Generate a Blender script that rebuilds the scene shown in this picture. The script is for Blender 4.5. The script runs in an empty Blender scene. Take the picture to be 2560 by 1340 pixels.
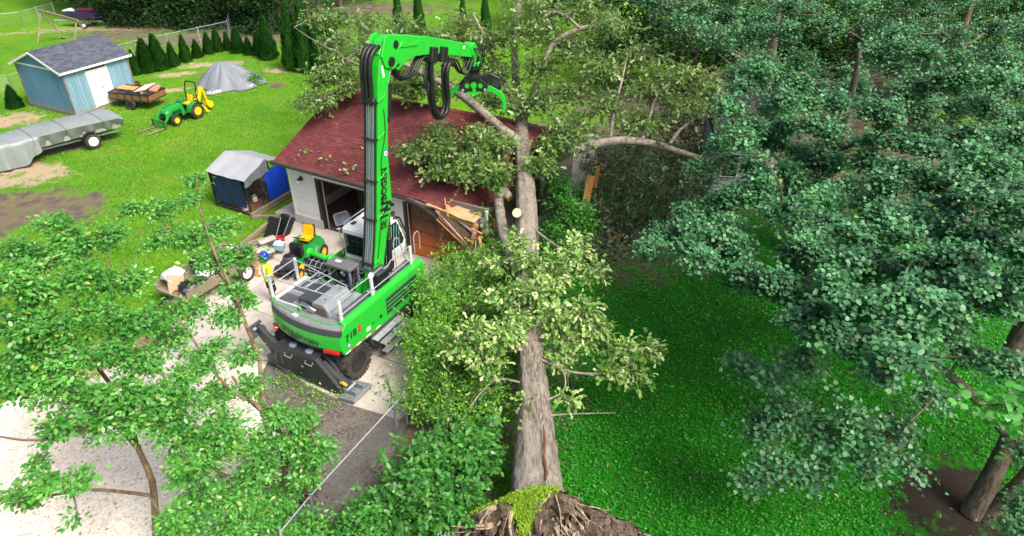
import bpy, bmesh, math, random
import numpy as np
from mathutils import Vector, Matrix, Euler
R = math.radians
S = bpy.context.scene
COL = S.collection
# ------------------------------------------------------------------ camera, sky, sun, exposure
CAM_H, PITCH, FPX = 15.0, R(32.5), 1707.0
cd = bpy.data.cameras.new('camera'); cam = bpy.data.objects.new('camera', cd); COL.objects.link(cam)
cam.location = (0, 0, CAM_H); cam.rotation_euler = (R(90) - PITCH, 0, 0)
cd.sensor_width = 36; cd.lens = 36 * FPX / 2560; cd.clip_start = .1; cd.clip_end = 600
S.camera = cam
SUN_EL, SUN_AZ = 52, 132          # azimuth clockwise from +Y (the view direction): light comes from behind-right
W = bpy.data.worlds.new('World'); S.world = W; W.use_nodes = True
nt = W.node_tree; bg = nt.nodes['Background']
sk = nt.nodes.new('ShaderNodeTexSky'); sk.sky_type = 'NISHITA'; sk.sun_disc = False
sk.sun_elevation = R(SUN_EL); sk.sun_rotation = R(SUN_AZ); sk.dust_density = 7.0; sk.air_density = .8; sk.ozone_density = .4
nt.links.new(sk.outputs[0], bg.inputs[0]); bg.inputs[1].default_value = 0.15
sd = bpy.data.lights.new('sun', 'SUN'); sd.energy = 2.5; sd.angle = R(22); sd.color = (1, .96, .88)
sun = bpy.data.objects.new('sun', sd); COL.objects.link(sun)
ldir = Vector((math.sin(R(SUN_AZ)) * math.cos(R(SUN_EL)), math.cos(R(SUN_AZ)) * math.cos(R(SUN_EL)), math.sin(R(SUN_EL))))
sun.rotation_euler = ldir.to_track_quat('Z', 'Y').to_euler(); sun.location = (20, -20, 60)
vs = S.view_settings; vs.view_transform = 'Standard'; vs.look = 'None'; vs.gamma = 1; vs.use_curve_mapping = False
vs.exposure = 0.55
S.cycles.max_bounces = 6; S.cycles.diffuse_bounces = 3; S.cycles.glossy_bounces = 3; S.cycles.transmission_bounces = 4
S.cycles.use_denoising = True

# ------------------------------------------------------------------ survey helper: a picture point at a known height -> world
def at(x, y, z=0.0):
    d = Vector((x - 1280, FPX * math.cos(PITCH) + (670 - y) * math.sin(PITCH), -FPX * math.sin(PITCH) + (670 - y) * math.cos(PITCH)))
    t = (z - CAM_H) / d.z
    return Vector((d.x * t, d.y * t, z))

# ------------------------------------------------------------------ materials
MATS = {}
def nodes(name):
    m = bpy.data.materials.new(name); m.use_nodes = True
    return m, m.node_tree, m.node_tree.nodes['Principled BSDF']
def N(t, typ, **kw):
    n = t.nodes.new(typ)
    for k, v in kw.items(): setattr(n, k, v)
    return n
def noise(t, vec, scale, detail=4, rough=.6):
    n = N(t, 'ShaderNodeTexNoise'); n.inputs['Scale'].default_value = scale; n.inputs['Detail'].default_value = detail
    n.inputs['Roughness'].default_value = rough
    if vec is not None: t.links.new(vec, n.inputs['Vector'])
    return n.outputs[0]
def ramp(t, fac, stops, interp='LINEAR'):
    r = N(t, 'ShaderNodeValToRGB'); r.color_ramp.interpolation = interp
    e = r.color_ramp.elements
    while len(e) < len(stops): e.new(.5)
    for i, (p, c) in enumerate(stops):
        e[i].position = p; e[i].color = (c, c, c, 1) if isinstance(c, (int, float)) else (*c[:3], 1)
    t.links.new(fac, r.inputs[0]); return r.outputs[0]
def mix(t, fac, a, b, mode='MIX'):
    n = N(t, 'ShaderNodeMix', data_type='RGBA', blend_type=mode)
    for i, s in ((0, fac), (6, a), (7, b)):
        if hasattr(s, 'type') and hasattr(s, 'is_linked'): t.links.new(s, n.inputs[i])
        elif i == 0: n.inputs[0].default_value = s
        else: n.inputs[i].default_value = (*s[:3], 1)
    return n.outputs[2]
def mth(t, op, a, b=None, c=None):
    n = N(t, 'ShaderNodeMath', operation=op)
    for i, s in enumerate((a, b, c)):
        if s is None: continue
        if hasattr(s, 'is_linked'): t.links.new(s, n.inputs[i])
        else: n.inputs[i].default_value = s
    return n.outputs[0]
def bump(t, bs, h, strength=.3, dist=.02):
    b = N(t, 'ShaderNodeBump'); b.inputs['Strength'].default_value = strength; b.inputs['Distance'].default_value = dist
    t.links.new(h, b.inputs['Height']); t.links.new(b.outputs[0], bs.inputs['Normal'])
def M(name, col, rough=.6, metal=0., var=.25, scale=6., col2=None, bmp=0., bscale=40., objvar=0., coat=0., stretch=None):
    """painted / raw surface: base colour with noise wear, roughness break-up and fine relief"""
    if name in MATS: return MATS[name]
    m, t, b = nodes(name); MATS[name] = m
    tc = N(t, 'ShaderNodeTexCoord'); v = tc.outputs['Object']
    if stretch:
        mp = N(t, 'ShaderNodeMapping'); mp.inputs['Scale'].default_value = stretch; t.links.new(v, mp.inputs[0]); v = mp.outputs[0]
    n1 = noise(t, v, scale, 5, .65)
    c2 = col2 if col2 else tuple(c * (1 - var) for c in col)
    c = mix(t, ramp(t, n1, [(.35, 0.), (.72, 1.)]), col, c2)
    if objvar:
        oi = N(t, 'ShaderNodeObjectInfo')
        k = mth(t, 'MULTIPLY_ADD', oi.outputs['Random'], objvar * 2, 1 - objvar)
        hs = N(t, 'ShaderNodeHueSaturation'); t.links.new(k, hs.inputs['Value']); t.links.new(c, hs.inputs['Color']); c = hs.outputs[0]
    t.links.new(c, b.inputs['Base Color'])
    n2 = noise(t, v, scale * 4, 3)
    t.links.new(ramp(t, n2, [(.3, max(.02, rough - .08)), (.7, min(1, rough + .12))]), b.inputs['Roughness'])
    b.inputs['Metallic'].default_value = metal
    if coat: b.inputs['Coat Weight'].default_value = coat; b.inputs['Coat Roughness'].default_value = .12
    if bmp: bump(t, b, noise(t, v, bscale, 4), bmp, .02)
    return m
def leafmat(name, stops, rough=.45, back=None, transl=.28, tcol=None, spec=.5, nz=.35):
    """leaf: colour differs leaf by leaf, optional paler underside, some light passes through"""
    if name in MATS: return MATS[name]
    m, t, b = nodes(name); MATS[name] = m
    g = N(t, 'ShaderNodeNewGeometry'); oi = N(t, 'ShaderNodeObjectInfo')
    f = mth(t, 'FRACT', mth(t, 'ADD', g.outputs['Random Per Island'], oi.outputs['Random']))
    c = ramp(t, f, stops)
    tc = N(t, 'ShaderNodeTexCoord')
    c = mix(t, nz, c, ramp(t, noise(t, g.outputs['Position'], .9, 2), [(.3, tuple(x * .6 for x in stops[0][1])), (.7, tuple(min(1, x * 1.15) for x in stops[max(1, len(stops) - 2)][1]))]))
    if back: c = mix(t, g.outputs['Backfacing'], c, back)
    t.links.new(c, b.inputs['Base Color']); b.inputs['Roughness'].default_value = rough
    b.inputs['Specular IOR Level'].default_value = spec
    tr = N(t, 'ShaderNodeBsdfTranslucent')
    hs = N(t, 'ShaderNodeHueSaturation'); hs.inputs['Value'].default_value = 1.5; hs.inputs['Saturation'].default_value = 1.1; hs.inputs['Hue'].default_value = .485
    t.links.new(c, hs.inputs['Color']); t.links.new(hs.outputs[0], tr.inputs[0])
    ms = N(t, 'ShaderNodeMixShader'); ms.inputs[0].default_value = transl
    t.links.new(b.outputs[0], ms.inputs[1]); t.links.new(tr.outputs[0], ms.inputs[2])
    t.links.new(ms.outputs[0], t.nodes['Material Output'].inputs[0])
    return m
def glassmat(name='dark_glass', col=(.012, .018, .02), rough=.06):
    if name in MATS: return MATS[name]
    m, t, b = nodes(name); MATS[name] = m
    b.inputs['Base Color'].default_value = (*col, 1); b.inputs['Roughness'].default_value = rough; b.inputs['Specular IOR Level'].default_value = .8
    return m

# ------------------------------------------------------------------ mesh helpers
def put(o, parent=None):
    COL.objects.link(o)
    if parent: o.parent = parent
    return o
def tag(o, label=None, cat=None, group=None, kind=None):
    if label: o['label'] = label
    if cat: o['category'] = cat
    if group: o['group'] = group
    if kind: o['kind'] = kind
    return o
def thing(name, label, cat, loc=(0, 0, 0), rz=0., group=None):
    o = bpy.data.objects.new(name, None); o.empty_display_size = .2
    o.location = loc; o.rotation_euler = (0, 0, rz); put(o)
    return tag(o, label, cat, group)
class MB:
    def __init__(s): s.v = []; s.f = []
    def add(s, vs, fs):
        k = len(s.v); s.v += [tuple(p) for p in vs]; s.f += [tuple(i + k for i in f) for f in fs]; return s
    def box(s, c, d, r=None):
        hx, hy, hz = d[0] / 2, d[1] / 2, d[2] / 2
        vs = [Vector((x, y, z)) for x in (-hx, hx) for y in (-hy, hy) for z in (-hz, hz)]
        if r is not None:
            e = r if isinstance(r, Matrix) else Euler(r).to_matrix(); vs = [e @ p for p in vs]
        c = Vector(c)
        return s.add([p + c for p in vs], [(0, 1, 3, 2), (4, 6, 7, 5), (0, 4, 5, 1), (2, 3, 7, 6), (0, 2, 6, 4), (1, 5, 7, 3)])
    def beam(s, a, b, w, h, up=(0, 0, 1)):
        a, b = Vector(a), Vector(b); d = (b - a); L = d.length; d.normalize()
        x = d.cross(Vector(up))
        if x.length < 1e-3: x = d.cross(Vector((1, 0, 0)))
        x.normalize(); z = x.cross(d)
        return s.box((a + b) / 2, (w, L, h), Matrix((x, d, z)).transposed())
    def prism(s, poly, axis, a, b):
        n = len(poly)
        def P(q, t): return {'x': (t, q[0], q[1]), 'y': (q[0], t, q[1]), 'z': (q[0], q[1], t)}[axis]
        vs = [P(q, a) for q in poly] + [P(q, b) for q in poly]
        return s.add(vs, [tuple(range(n))[::-1], tuple(range(n, 2 * n))] + [(i, (i + 1) % n, n + (i + 1) % n, n + i) for i in range(n)])
    def tube(s, pts, r, n=8, caps=True):
        pts = [Vector(p) for p in pts]; m = len(pts)
        rs = r if isinstance(r, (list, tuple)) else [r] * m
        x = None; vs = []
        for i in range(m):
            d = pts[min(i + 1, m - 1)] - pts[max(i - 1, 0)]
            if d.length < 1e-9: d = Vector((0, 0, 1))
            d.normalize()
            if x is None:
                x = d.cross(Vector((0, 0, 1)))
                if x.length < .05: x = d.cross(Vector((1, 0, 0)))
            else: x = x - d * x.dot(d)
            x.normalize(); y = d.cross(x)
            for k in range(n):
                a = 2 * math.pi * k / n
                vs.append(pts[i] + (x * math.cos(a) + y * math.sin(a)) * rs[i])
        fs = [(i * n + k, i * n + (k + 1) % n, (i + 1) * n + (k + 1) % n, (i + 1) * n + k) for i in range(m - 1) for k in range(n)]
        if caps: fs += [tuple(range(n))[::-1], tuple(range((m - 1) * n, m * n))]
        return s.add(vs, fs)
    def lathe(s, prof, c=(0, 0, 0), axis='z', n=20):
        vs = []; c = Vector(c)
        for (r, h) in prof:
            for k in range(n):
                a = 2 * math.pi * k / n; p, q = r * math.cos(a), r * math.sin(a)
                vs.append(c + Vector({'z': (p, q, h), 'x': (h, p, q), 'y': (q, h, p)}[axis]))
        m = len(prof)
        fs = [(i * n + k, i * n + (k + 1) % n, (i + 1) * n + (k + 1) % n, (i + 1) * n + k) for i in range(m - 1) for k in range(n)]
        fs += [tuple(range(n))[::-1], tuple(range((m - 1) * n, m * n))]
        return s.add(vs, fs)
    def grid(s, rows, both=False):
        n = len(rows[0]); m = len(rows)
        return s.add([p for r in rows for p in r], [(i * n + k, i * n + k + 1, (i + 1) * n + k + 1, (i + 1) * n + k) for i in range(m - 1) for k in range(n - 1)])
    def rings(s, rows, caps=True):
        n = len(rows[0]); m = len(rows)
        fs = [(i * n + k, i * n + (k + 1) % n, (i + 1) * n + (k + 1) % n, (i + 1) * n + k) for i in range(m - 1) for k in range(n)]
        if caps: fs += [tuple(range(n))[::-1], tuple(range((m - 1) * n, m * n))]
        return s.add([p for r in rows for p in r], fs)
    def mesh(s, name, mat, smooth=False, bevel=0., seg=1, angle=40):
        me = bpy.data.meshes.new(name); me.from_pydata([tuple(p) for p in s.v], [], s.f)
        if mat: me.materials.append(mat)
        bm = bmesh.new(); bm.from_mesh(me)
        bmesh.ops.recalc_face_normals(bm, faces=bm.faces)
        if bevel:
            es = [e for e in bm.edges if len(e.link_faces) == 2 and e.calc_face_angle(0) > R(25)]
            bmesh.ops.bevel(bm, geom=es, offset=bevel, segments=seg, affect='EDGES', clamp_overlap=True)
        bm.to_mesh(me); bm.free()
        if smooth:
            me.polygons.foreach_set('use_smooth', [True] * len(me.polygons))
            try: me.set_sharp_from_angle(angle=R(angle))
            except Exception: pass
        me.update(); return me
    def build(s, name, mat, parent=None, smooth=False, bevel=0., seg=1, loc=None, rot=None, angle=40):
        o = bpy.data.objects.new(name, s.mesh(name, mat, smooth, bevel, seg, angle))
        if loc is not None: o.location = loc
        if rot is not None: o.rotation_euler = rot
        return put(o, parent)
def npmesh(name, V, F, mat, parent=None, smooth=False):
    """V (n,3), F (m,k) faces of equal size"""
    me = bpy.data.meshes.new(name); n, (m, k) = len(V), F.shape
    me.vertices.add(n); me.vertices.foreach_set('co', np.ascontiguousarray(V, dtype=np.float32).ravel())
    me.loops.add(m * k); me.loops.foreach_set('vertex_index', np.ascontiguousarray(F, dtype=np.int32).ravel())
    me.polygons.add(m); me.polygons.foreach_set('loop_start', np.arange(0, m * k, k, dtype=np.int32))
    me.polygons.foreach_set('loop_total', np.full(m, k, dtype=np.int32))
    if smooth: me.polygons.foreach_set('use_smooth', np.ones(m, dtype=bool))
    me.materials.append(mat); me.update(calc_edges=True)
    o = bpy.data.objects.new(name, me); return put(o, parent)
def copy_tree(o, parent=None):
    c = o.copy(); COL.objects.link(c); c.parent = parent
    for ch in list(o.children): copy_tree(ch, c)
    return c
def text_mesh(body, size, mat, name='lettering', parent=None, mapf=None, extrude=.004, sx=1., bold=.02):
    cu = bpy.data.curves.new('t', 'FONT'); cu.body = body; cu.size = size; cu.extrude = extrude; cu.offset = bold * size; cu.align_x = 'LEFT'
    o = bpy.data.objects.new('t', cu); COL.objects.link(o)
    dg = bpy.context.evaluated_depsgraph_get(); me = bpy.data.meshes.new_from_object(o.evaluated_get(dg))
    bpy.data.objects.remove(o); bpy.data.curves.remove(cu)
    me.name = name; me.materials.clear(); me.materials.append(mat)
    for v in me.vertices:
        x, y, z = v.co; v.co = mapf(x * sx, y, z) if mapf else (x * sx, y, z)
    return put(bpy.data.objects.new(name, me), parent)

# ------------------------------------------------------------------ colours
GREEN = M('machine_green', (.012, .50, .03), .34, scale=1.6, col2=(.03, .40, .035), coat=.25)
DKGREY = M('machine_grey', (.055, .06, .068), .45, var=.25, scale=4, bmp=.05)
MIDGREY = M('deck_grey', (.33, .36, .39), .5, var=.2, scale=5, bmp=.05)
LTGREY = M('light_grey_paint', (.58, .61, .63), .4, var=.12, scale=3)
GALV = M('galvanised_steel', (.46, .50, .55), .38, metal=.3, var=.25, scale=9)
BLACK = M('black_rubber', (.012, .012, .013), .45, var=.4, scale=8, bmp=.1)
BLACKP = M('black_paint', (.018, .018, .02), .35, var=.3, scale=6)
WHITE = M('white_paint', (.78, .79, .8), .4, var=.06, scale=3)
OFFW = M('white_siding', (.74, .74, .72), .5, var=.14, scale=1.6, objvar=.05)
GLASS = glassmat()
RED = M('red_plastic', (.55, .012, .02), .35, var=.2)
REDL = glassmat('red_lens', (.6, .01, .008), .15)
YEL = M('yellow_paint', (.85, .55, .01), .38, var=.12, scale=4)
JGREEN = M('tractor_green', (.012, .30, .04), .32, var=.15, scale=4, coat=.4)
CHROME = M('bright_steel', (.75, .74, .70), .2, metal=1., var=.2)
TYRE = M('tyre_rubber', (.016, .016, .017), .8, var=.5, scale=5, col2=(.075, .062, .05), bmp=.2)
WOOD = M('grey_timber', (.30, .24, .17), .8, var=.45, scale=3, objvar=.2, stretch=(1, 1, 1), bmp=.2)
FRESH = M('fresh_split_wood', (.62, .30, .09), .7, var=.4, scale=9, bmp=.3, objvar=.15)
CONC = M('concrete', (.46, .43, .39), .85, var=.3, scale=.8, bmp=.15, bscale=60)
BARK = None
# ------------------------------------------------------------------ ground
rng = np.random.default_rng(7); random.seed(5)
def inpoly(x, y, poly):
    c = np.zeros(np.shape(x), bool); n = len(poly); j = n - 1
    for i in range(n):
        xi, yi = poly[i][:2]; xj, yj = poly[j][:2]
        k = ((yi > y) != (yj > y)) & (x < (xj - xi) * (y - yi) / (yj - yi + 1e-12) + xi)
        c ^= k; j = i
    return c
A2 = lambda *ps: [tuple(at(x, y)[:2]) for x, y in ps]
DRIVE = A2((742, 553), (1010, 630), (1230, 690), (1215, 800), (1130, 900), (1020, 1035), (1000, 1050), (868, 1012), (760, 960), (672, 900), (560, 905), (450, 905), (405, 868), (440, 800), (560, 690), (640, 615), (690, 575))
GRAVEL = A2((405, 868), (450, 905), (560, 905), (672, 900), (640, 960), (655, 1060), (690, 1200), (700, 1345), (690, 1500), (-400, 1500), (-300, 1150), (0, 1010), (200, 935))
TRACK = A2((672, 900), (760, 960), (868, 1012), (1000, 1050), (1030, 1040), (990, 1120), (930, 1250), (880, 1360), (690, 1500), (700, 1345), (690, 1200), (655, 1060), (640, 960))
def ell(px, py, rx, ry, rot=0, z=0):
    c = at(px, py, z); return (c.x, c.y, rx, ry, R(rot))
SAND = [ell(70, 425, 3.0, 1.5, -15), ell(20, 455, 2.2, .8, 0), ell(440, 185, 2.2, .7, 25), ell(540, 160, 3.0, .8, 15), ell(425, 225, 1.6, .5, 20), ell(15, 300, 2.5, 1.6, 20),
        ell(690, 175, 1.2, .7), ell(60, 80, 5, .8, 10), ell(600, 70, 6, 1.2, 0), ell(320, 70, 7, 1.6, 0), ell(480, 160, 1.5, .5, 20)]
DIRT = [ell(80, 520, 3.9, 2.3, -8), ell(-40, 540, 3, 2.3), ell(215, 505, 1.0, 1.5, 30), ell(560, 95, 9, 3.0, 5), ell(300, 85, 5, 2), ell(690, 210, .8, .8), ell(150, 370, 3.2, .8, 30), ell(1540, 640, 3.5, 2.5, 0), ell(1250, 800, 3.5, 6, 0), ell(1150, 1100, 3, 2.6), ell(820, 20, 14, 4)] + [(x_, y_, 6.5, 5, 0) for x_, y_ in ((6, 36), (12, 38), (18, 40), (9, 44), (16, 48), (24, 46), (30, 50), (24, 36), (14, 31), (20, 30))]
MULCH = [ell(2420, 1270, 2.1, 1.9, 15), ell(2560, 1330, 2.0, 1.6)]
xs = np.concatenate([[-900, -500, -250, -140, -90], np.arange(-60, -34, 1.5), np.arange(-34, 24, .33), np.arange(24, 60, 1.5), [60, 90, 140, 250, 500, 900]])
ys = np.concatenate([[-300, -120, -60, -20, 0, 5], np.arange(8, 62, .33), np.arange(62, 100, 1.5), [100, 140, 200, 300, 500, 900]])
GX, GY = np.meshgrid(xs, ys)
def emask(L, X, Y):
    m = np.zeros(X.shape)
    for (cx, cy, rx, ry, a) in L:
        dx, dy = X - cx, Y - cy
        d = np.sqrt(((dx * math.cos(a) + dy * math.sin(a)) / rx) ** 2 + ((-dx * math.sin(a) + dy * math.cos(a)) / ry) ** 2)
        m = np.maximum(m, np.clip(1.35 - d * .85, 0, 1))
    return m
GZ = -.035 + .018 * np.sin(GX * .9 + 1.3 * np.sin(GY * .5)) * np.cos(GY * .7 + .6 * GX)
GZ += -.02 * emask(SAND + DIRT + MULCH, GX, GY)
nx, ny = len(xs), len(ys)
I = np.arange(nx * ny).reshape(ny, nx)
F = np.stack([I[:-1, :-1], I[:-1, 1:], I[1:, 1:], I[1:, :-1]], -1).reshape(-1, 4)
def lawn_material():
    m, t, b = nodes('lawn')
    g = N(t, 'ShaderNodeNewGeometry'); P = g.outputs['Position']
    def att(n):
        a = N(t, 'ShaderNodeAttribute', attribute_name=n); return a.outputs['Fac']
    n1, n2, n3, n4 = noise(t, P, .22, 3), noise(t, P, 1.3, 5, .7), noise(t, P, 9, 5, .75), noise(t, P, 34, 3, .7)
    base = ramp(t, n1, [(.3, (.06, .25, .006)), (.5, (.11, .34, .008)), (.7, (.185, .39, .014))])
    base = mix(t, ramp(t, n2, [(.4, 0.), (.75, .75)]), base, (.24, .37, .035))
    base = mix(t, ramp(t, n3, [(.35, .55), (.6, 0.)]), base, (.035, .16, .006))
    base = mix(t, ramp(t, noise(t, P, .55, 4, .7), [(.5, 0.), (.68, .55)]), base, (.24, .27, .06))
    clo = mix(t, n3, (.008, .13, .004), (.03, .34, .008))
    clo = mix(t, ramp(t, noise(t, P, .8, 4, .7), [(.5, 0.), (.7, .6)]), clo, (.05, .11, .015))
    base = mix(t, att('clover'), base, clo)
    base = mix(t, ramp(t, n4, [(.3, .45), (.62, 0.)]), base, (.02, .09, .004))
    def blend(base, name, col, n, lo):
        k = mth(t, 'ADD', att(name), mth(t, 'MULTIPLY', mth(t, 'SUBTRACT', n, .5), 2.6))
        k = mth(t, 'ADD', k, mth(t, 'MULTIPLY', mth(t, 'SUBTRACT', n3, .5), 1.5))
        return mix(t, ramp(t, k, [(lo + .02, 0.), (lo + .34, 1.)]), base, col)
    soil = mix(t, n3, (.13, .095, .07), (.24, .18, .135)); soil = mix(t, ramp(t, n2, [(.5, 0.), (.6, .7)]), soil, (.085, .08, .08))
    sand = mix(t, n3, (.32, .24, .15), (.55, .43, .30))
    base = blend(base, 'sand', sand, n2, .55)
    base = blend(base, 'dirt', soil, n2, .5)
    base = blend(base, 'mulch', mix(t, n4, (.014, .011, .010), (.07, .05, .042)), n2, .42)
    t.links.new(base, b.inputs['Base Color']); b.inputs['Roughness'].default_value = .9; b.inputs['Specular IOR Level'].default_value = .15
    bump(t, b, mth(t, 'ADD', n3, n4), .8, .06)
    return m
lawn = npmesh('lawn', np.stack([GX, GY, GZ], -1).reshape(-1, 3), F, lawn_material(), None, True)
tag(lawn, kind='structure')
clov = np.clip((GX - .2 + .05 * (GY - 12)) / 1.2, 0, 1) * np.clip((34 - GY) / 3, 0, 1)
for nm, arr in (('sand', emask(SAND, GX, GY)), ('dirt', emask(DIRT, GX, GY)), ('mulch', emask(MULCH, GX, GY)), ('clover', clov)):
    a = lawn.data.attributes.new(nm, 'FLOAT', 'POINT'); a.data.foreach_set('value', arr.ravel().astype(np.float32))

def sheet(name, poly, z, mat, step=.6, wob=.12, thick=.0):
    """flat sheet with a slightly ragged outline"""
    pts = []
    for i in range(len(poly)):
        a, b = Vector(poly[i]), Vector(poly[(i + 1) % len(poly)]); k = max(1, int((b - a).length / step))
        for j in range(k):
            p = a.lerp(b, j / k); pts.append((p.x + random.uniform(-wob, wob), p.y + random.uniform(-wob, wob)))
    mb = MB()
    if thick: mb.prism(pts, 'z', z - thick, z)
    else: mb.add([(x, y, z) for x, y in pts], [tuple(range(len(pts)))])
    return tag(mb.build(name, mat), kind='structure')
def gravelmat(name, c1, c2, c3, s=18.):
    m, t, b = nodes(name)
    P = N(t, 'ShaderNodeNewGeometry').outputs['Position']
    vo = N(t, 'ShaderNodeTexVoronoi'); vo.inputs['Scale'].default_value = s; t.links.new(P, vo.inputs['Vector'])
    n1, n2 = noise(t, P, .5, 5, .7), noise(t, P, 5, 4, .7)
    c = mix(t, ramp(t, n1, [(.35, 0.), (.65, 1.)]), c1, c2)
    c = mix(t, ramp(t, noise(t, P, .23, 5, .75), [(.52, 0.), (.66, .55)]), c, tuple(x * .55 for x in c2))
    c = mix(t, ramp(t, n2, [(.5, 0.), (.75, .8)]), c, c3)
    sp = N(t, 'ShaderNodeSeparateColor'); t.links.new(vo.outputs['Color'], sp.inputs[0])
    c = mix(t, ramp(t, sp.outputs[0], [(.0, .38), (.45, 0.)]), c, tuple(x * .4 for x in c1))
    t.links.new(c, b.inputs['Base Color']); b.inputs['Roughness'].default_value = .95
    bump(t, b, mth(t, 'ADD', vo.outputs['Distance'], n2), .7, .03); return m
gl = sheet('gravel_lot', GRAVEL, .012, gravelmat('gravel', (.80, .73, .63), (.70, .62, .52), (.84, .79, .71)))
dtk = sheet('dirt_track', TRACK, .008, gravelmat('dark_soil', (.13, .115, .105), (.21, .185, .165), (.065, .06, .06), 30.))
# concrete drive: slabs parted by recessed joints
def concmat():
    m, t, b = nodes('driveway_concrete')
    P = N(t, 'ShaderNodeNewGeometry').outputs['Position']; oi = N(t, 'ShaderNodeObjectInfo')
    n1, n2, n3 = noise(t, P, .45, 5, .65), noise(t, P, 3, 5, .7), noise(t, P, 40, 3)
    c = mix(t, ramp(t, n1, [(.35, 0.), (.7, 1.)]), (.68, .63, .57), (.50, .44, .37))
    c = mix(t, ramp(t, n2, [(.5, 0.), (.8, .6)]), c, (.20, .17, .14))
    c = mix(t, mth(t, 'MULTIPLY', n3, .35), c, (.25, .22, .2))
    hs = N(t, 'ShaderNodeHueSaturation'); t.links.new(c, hs.inputs['Color']); t.links.new(mth(t, 'MULTIPLY_ADD', oi.outputs['Random'], .14, .93), hs.inputs['Value'])
    # oil stain on the apron by the open door
    s = at(870, 608); v = N(t, 'ShaderNodeVectorMath', operation='DISTANCE'); t.links.new(P, v.inputs[0]); v.inputs[1].default_value = s
    k = mth(t, 'ADD', v.outputs['Value'], mth(t, 'MULTIPLY', n2, .8))
    c = mix(t, ramp(t, k, [(.75, .8), (1.0, 0.)]), hs.outputs[0], (.06, .055, .05))
    t.links.new(c, b.inputs['Base Color']); b.inputs['Roughness'].default_value = .85
    bump(t, b, mth(t, 'ADD', n2, n3), .25, .02); return m
drive = bpy.data.objects.new('driveway', None); put(drive); tag(drive, kind='structure')
CM = concmat()
UX, VX = Vector((.886, -.464, 0)), Vector((.464, .886, 0)); G0 = Vector((-9.78, 27.46, 0)); ANG = math.atan2(-.464, .886)
def clip(poly, nx_, ny_, c):   # keep nx*x+ny*y<=c
    out = []
    for i in range(len(poly)):
        a, b = poly[i], poly[(i + 1) % len(poly)]; da, db = nx_ * a[0] + ny_ * a[1] - c, nx_ * b[0] + ny_ * b[1] - c
        if da <= 0: out.append(a)
        if da * db < 0: k = da / (da - db); out.append((a[0] + (b[0] - a[0]) * k, a[1] + (b[1] - a[1]) * k))
    return out
loc = [((Vector((*p, 0)) - G0).dot(UX), (Vector((*p, 0)) - G0).dot(VX)) for p in DRIVE]
us = [-9, -5.5, -2, 1.6, 5.2, 8.8, 14]; vsn = [-16, -12.2, -9, -6, -3, 1]
J = .012
for i in range(len(us) - 1):
    for j in range(len(vsn) - 1):
        q = clip(clip(clip(clip(loc, 1, 0, us[i + 1] - J), -1, 0, -us[i] - J), 0, 1, vsn[j + 1] - J), 0, -1, -vsn[j] - J)
        if len(q) < 3: continue
        ar = abs(sum(q[k][0] * q[(k + 1) % len(q)][1] - q[(k + 1) % len(q)][0] * q[k][1] for k in range(len(q)))) / 2
        if ar < .05: continue
        w = [tuple(G0 + UX * a + VX * b)[:2] for a, b in q]
        MB().prism(w, 'z', -.1, .05 + random.uniform(-.006, .006)).build('slab', CM, drive, bevel=.008)
MB().add([(x, y, .03) for x, y in DRIVE], [tuple(range(len(DRIVE)))]).build('joint_bed', M('joint_soil', (.09, .075, .06), .95), drive)

# grass tufts, clover, soil crumbs: real blades over the lawn
def bare(x, y): return inpoly(x, y, DRIVE) | inpoly(x, y, GRAVEL) | inpoly(x, y, TRACK)
def blades(name, X, Y, size, wid, mat, flat=.5, up=.0):
    n = len(X); a = rng.uniform(0, 6.283, n); tl = rng.uniform(.15, 1, n) * flat
    d = np.stack([np.cos(a) * tl, np.sin(a) * tl, np.ones(n)], -1); d /= np.linalg.norm(d, axis=1)[:, None]
    s = np.stack([-np.sin(a), np.cos(a), np.zeros(n)], -1)
    b = np.stack([X, Y, np.full(n, -.04 + up)], -1); L = (size * rng.uniform(.5, 1.4, n))[:, None]; w = (wid * rng.uniform(.6, 1.4, n))[:, None]
    V = np.stack([b - s * w, b + s * w, b + d * L * .7 + s * w * .8, b + d * L, ], 1).reshape(-1, 3)
    return tag(npmesh(name, V, np.arange(4 * n).reshape(-1, 4), mat), kind='stuff')
GM = leafmat('grass_blade', [(0, (.055, .23, .006)), (.4, (.105, .34, .009)), (.75, (.175, .40, .015)), (1, (.30, .40, .06))], .6, transl=.3)
def scatter(n, x0, x1, y0, y1, power=1.):
    X = rng.uniform(x0, x1, n); Y = y0 + (y1 - y0) * rng.uniform(0, 1, n) ** power
    return X, Y
X, Y = scatter(150000, -34, -6, 20, 62, 1.3)
k = (X > -Y * .78 - 1) & ~bare(X, Y) & ((emask(SAND + DIRT, X, Y) + rng.normal(0, .18, len(X))) < .52)
k &= ~((((X - G0.x) * UX.x + (Y - G0.y) * UX.y) > -.3) & (((X - G0.x) * VX.x + (Y - G0.y) * VX.y) > -.5))
tag(blades('grass', X[k], Y[k], .10, .016, GM, 1.3), 'short sunlit yellow-green grass of the back lawn', 'grass')
CLM = leafmat('clover_leaf', [(0, (.006, .09, .004)), (.4, (.014, .21, .006)), (.8, (.03, .36, .01)), (1, (.10, .44, .03))], .5, transl=.25)
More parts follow.
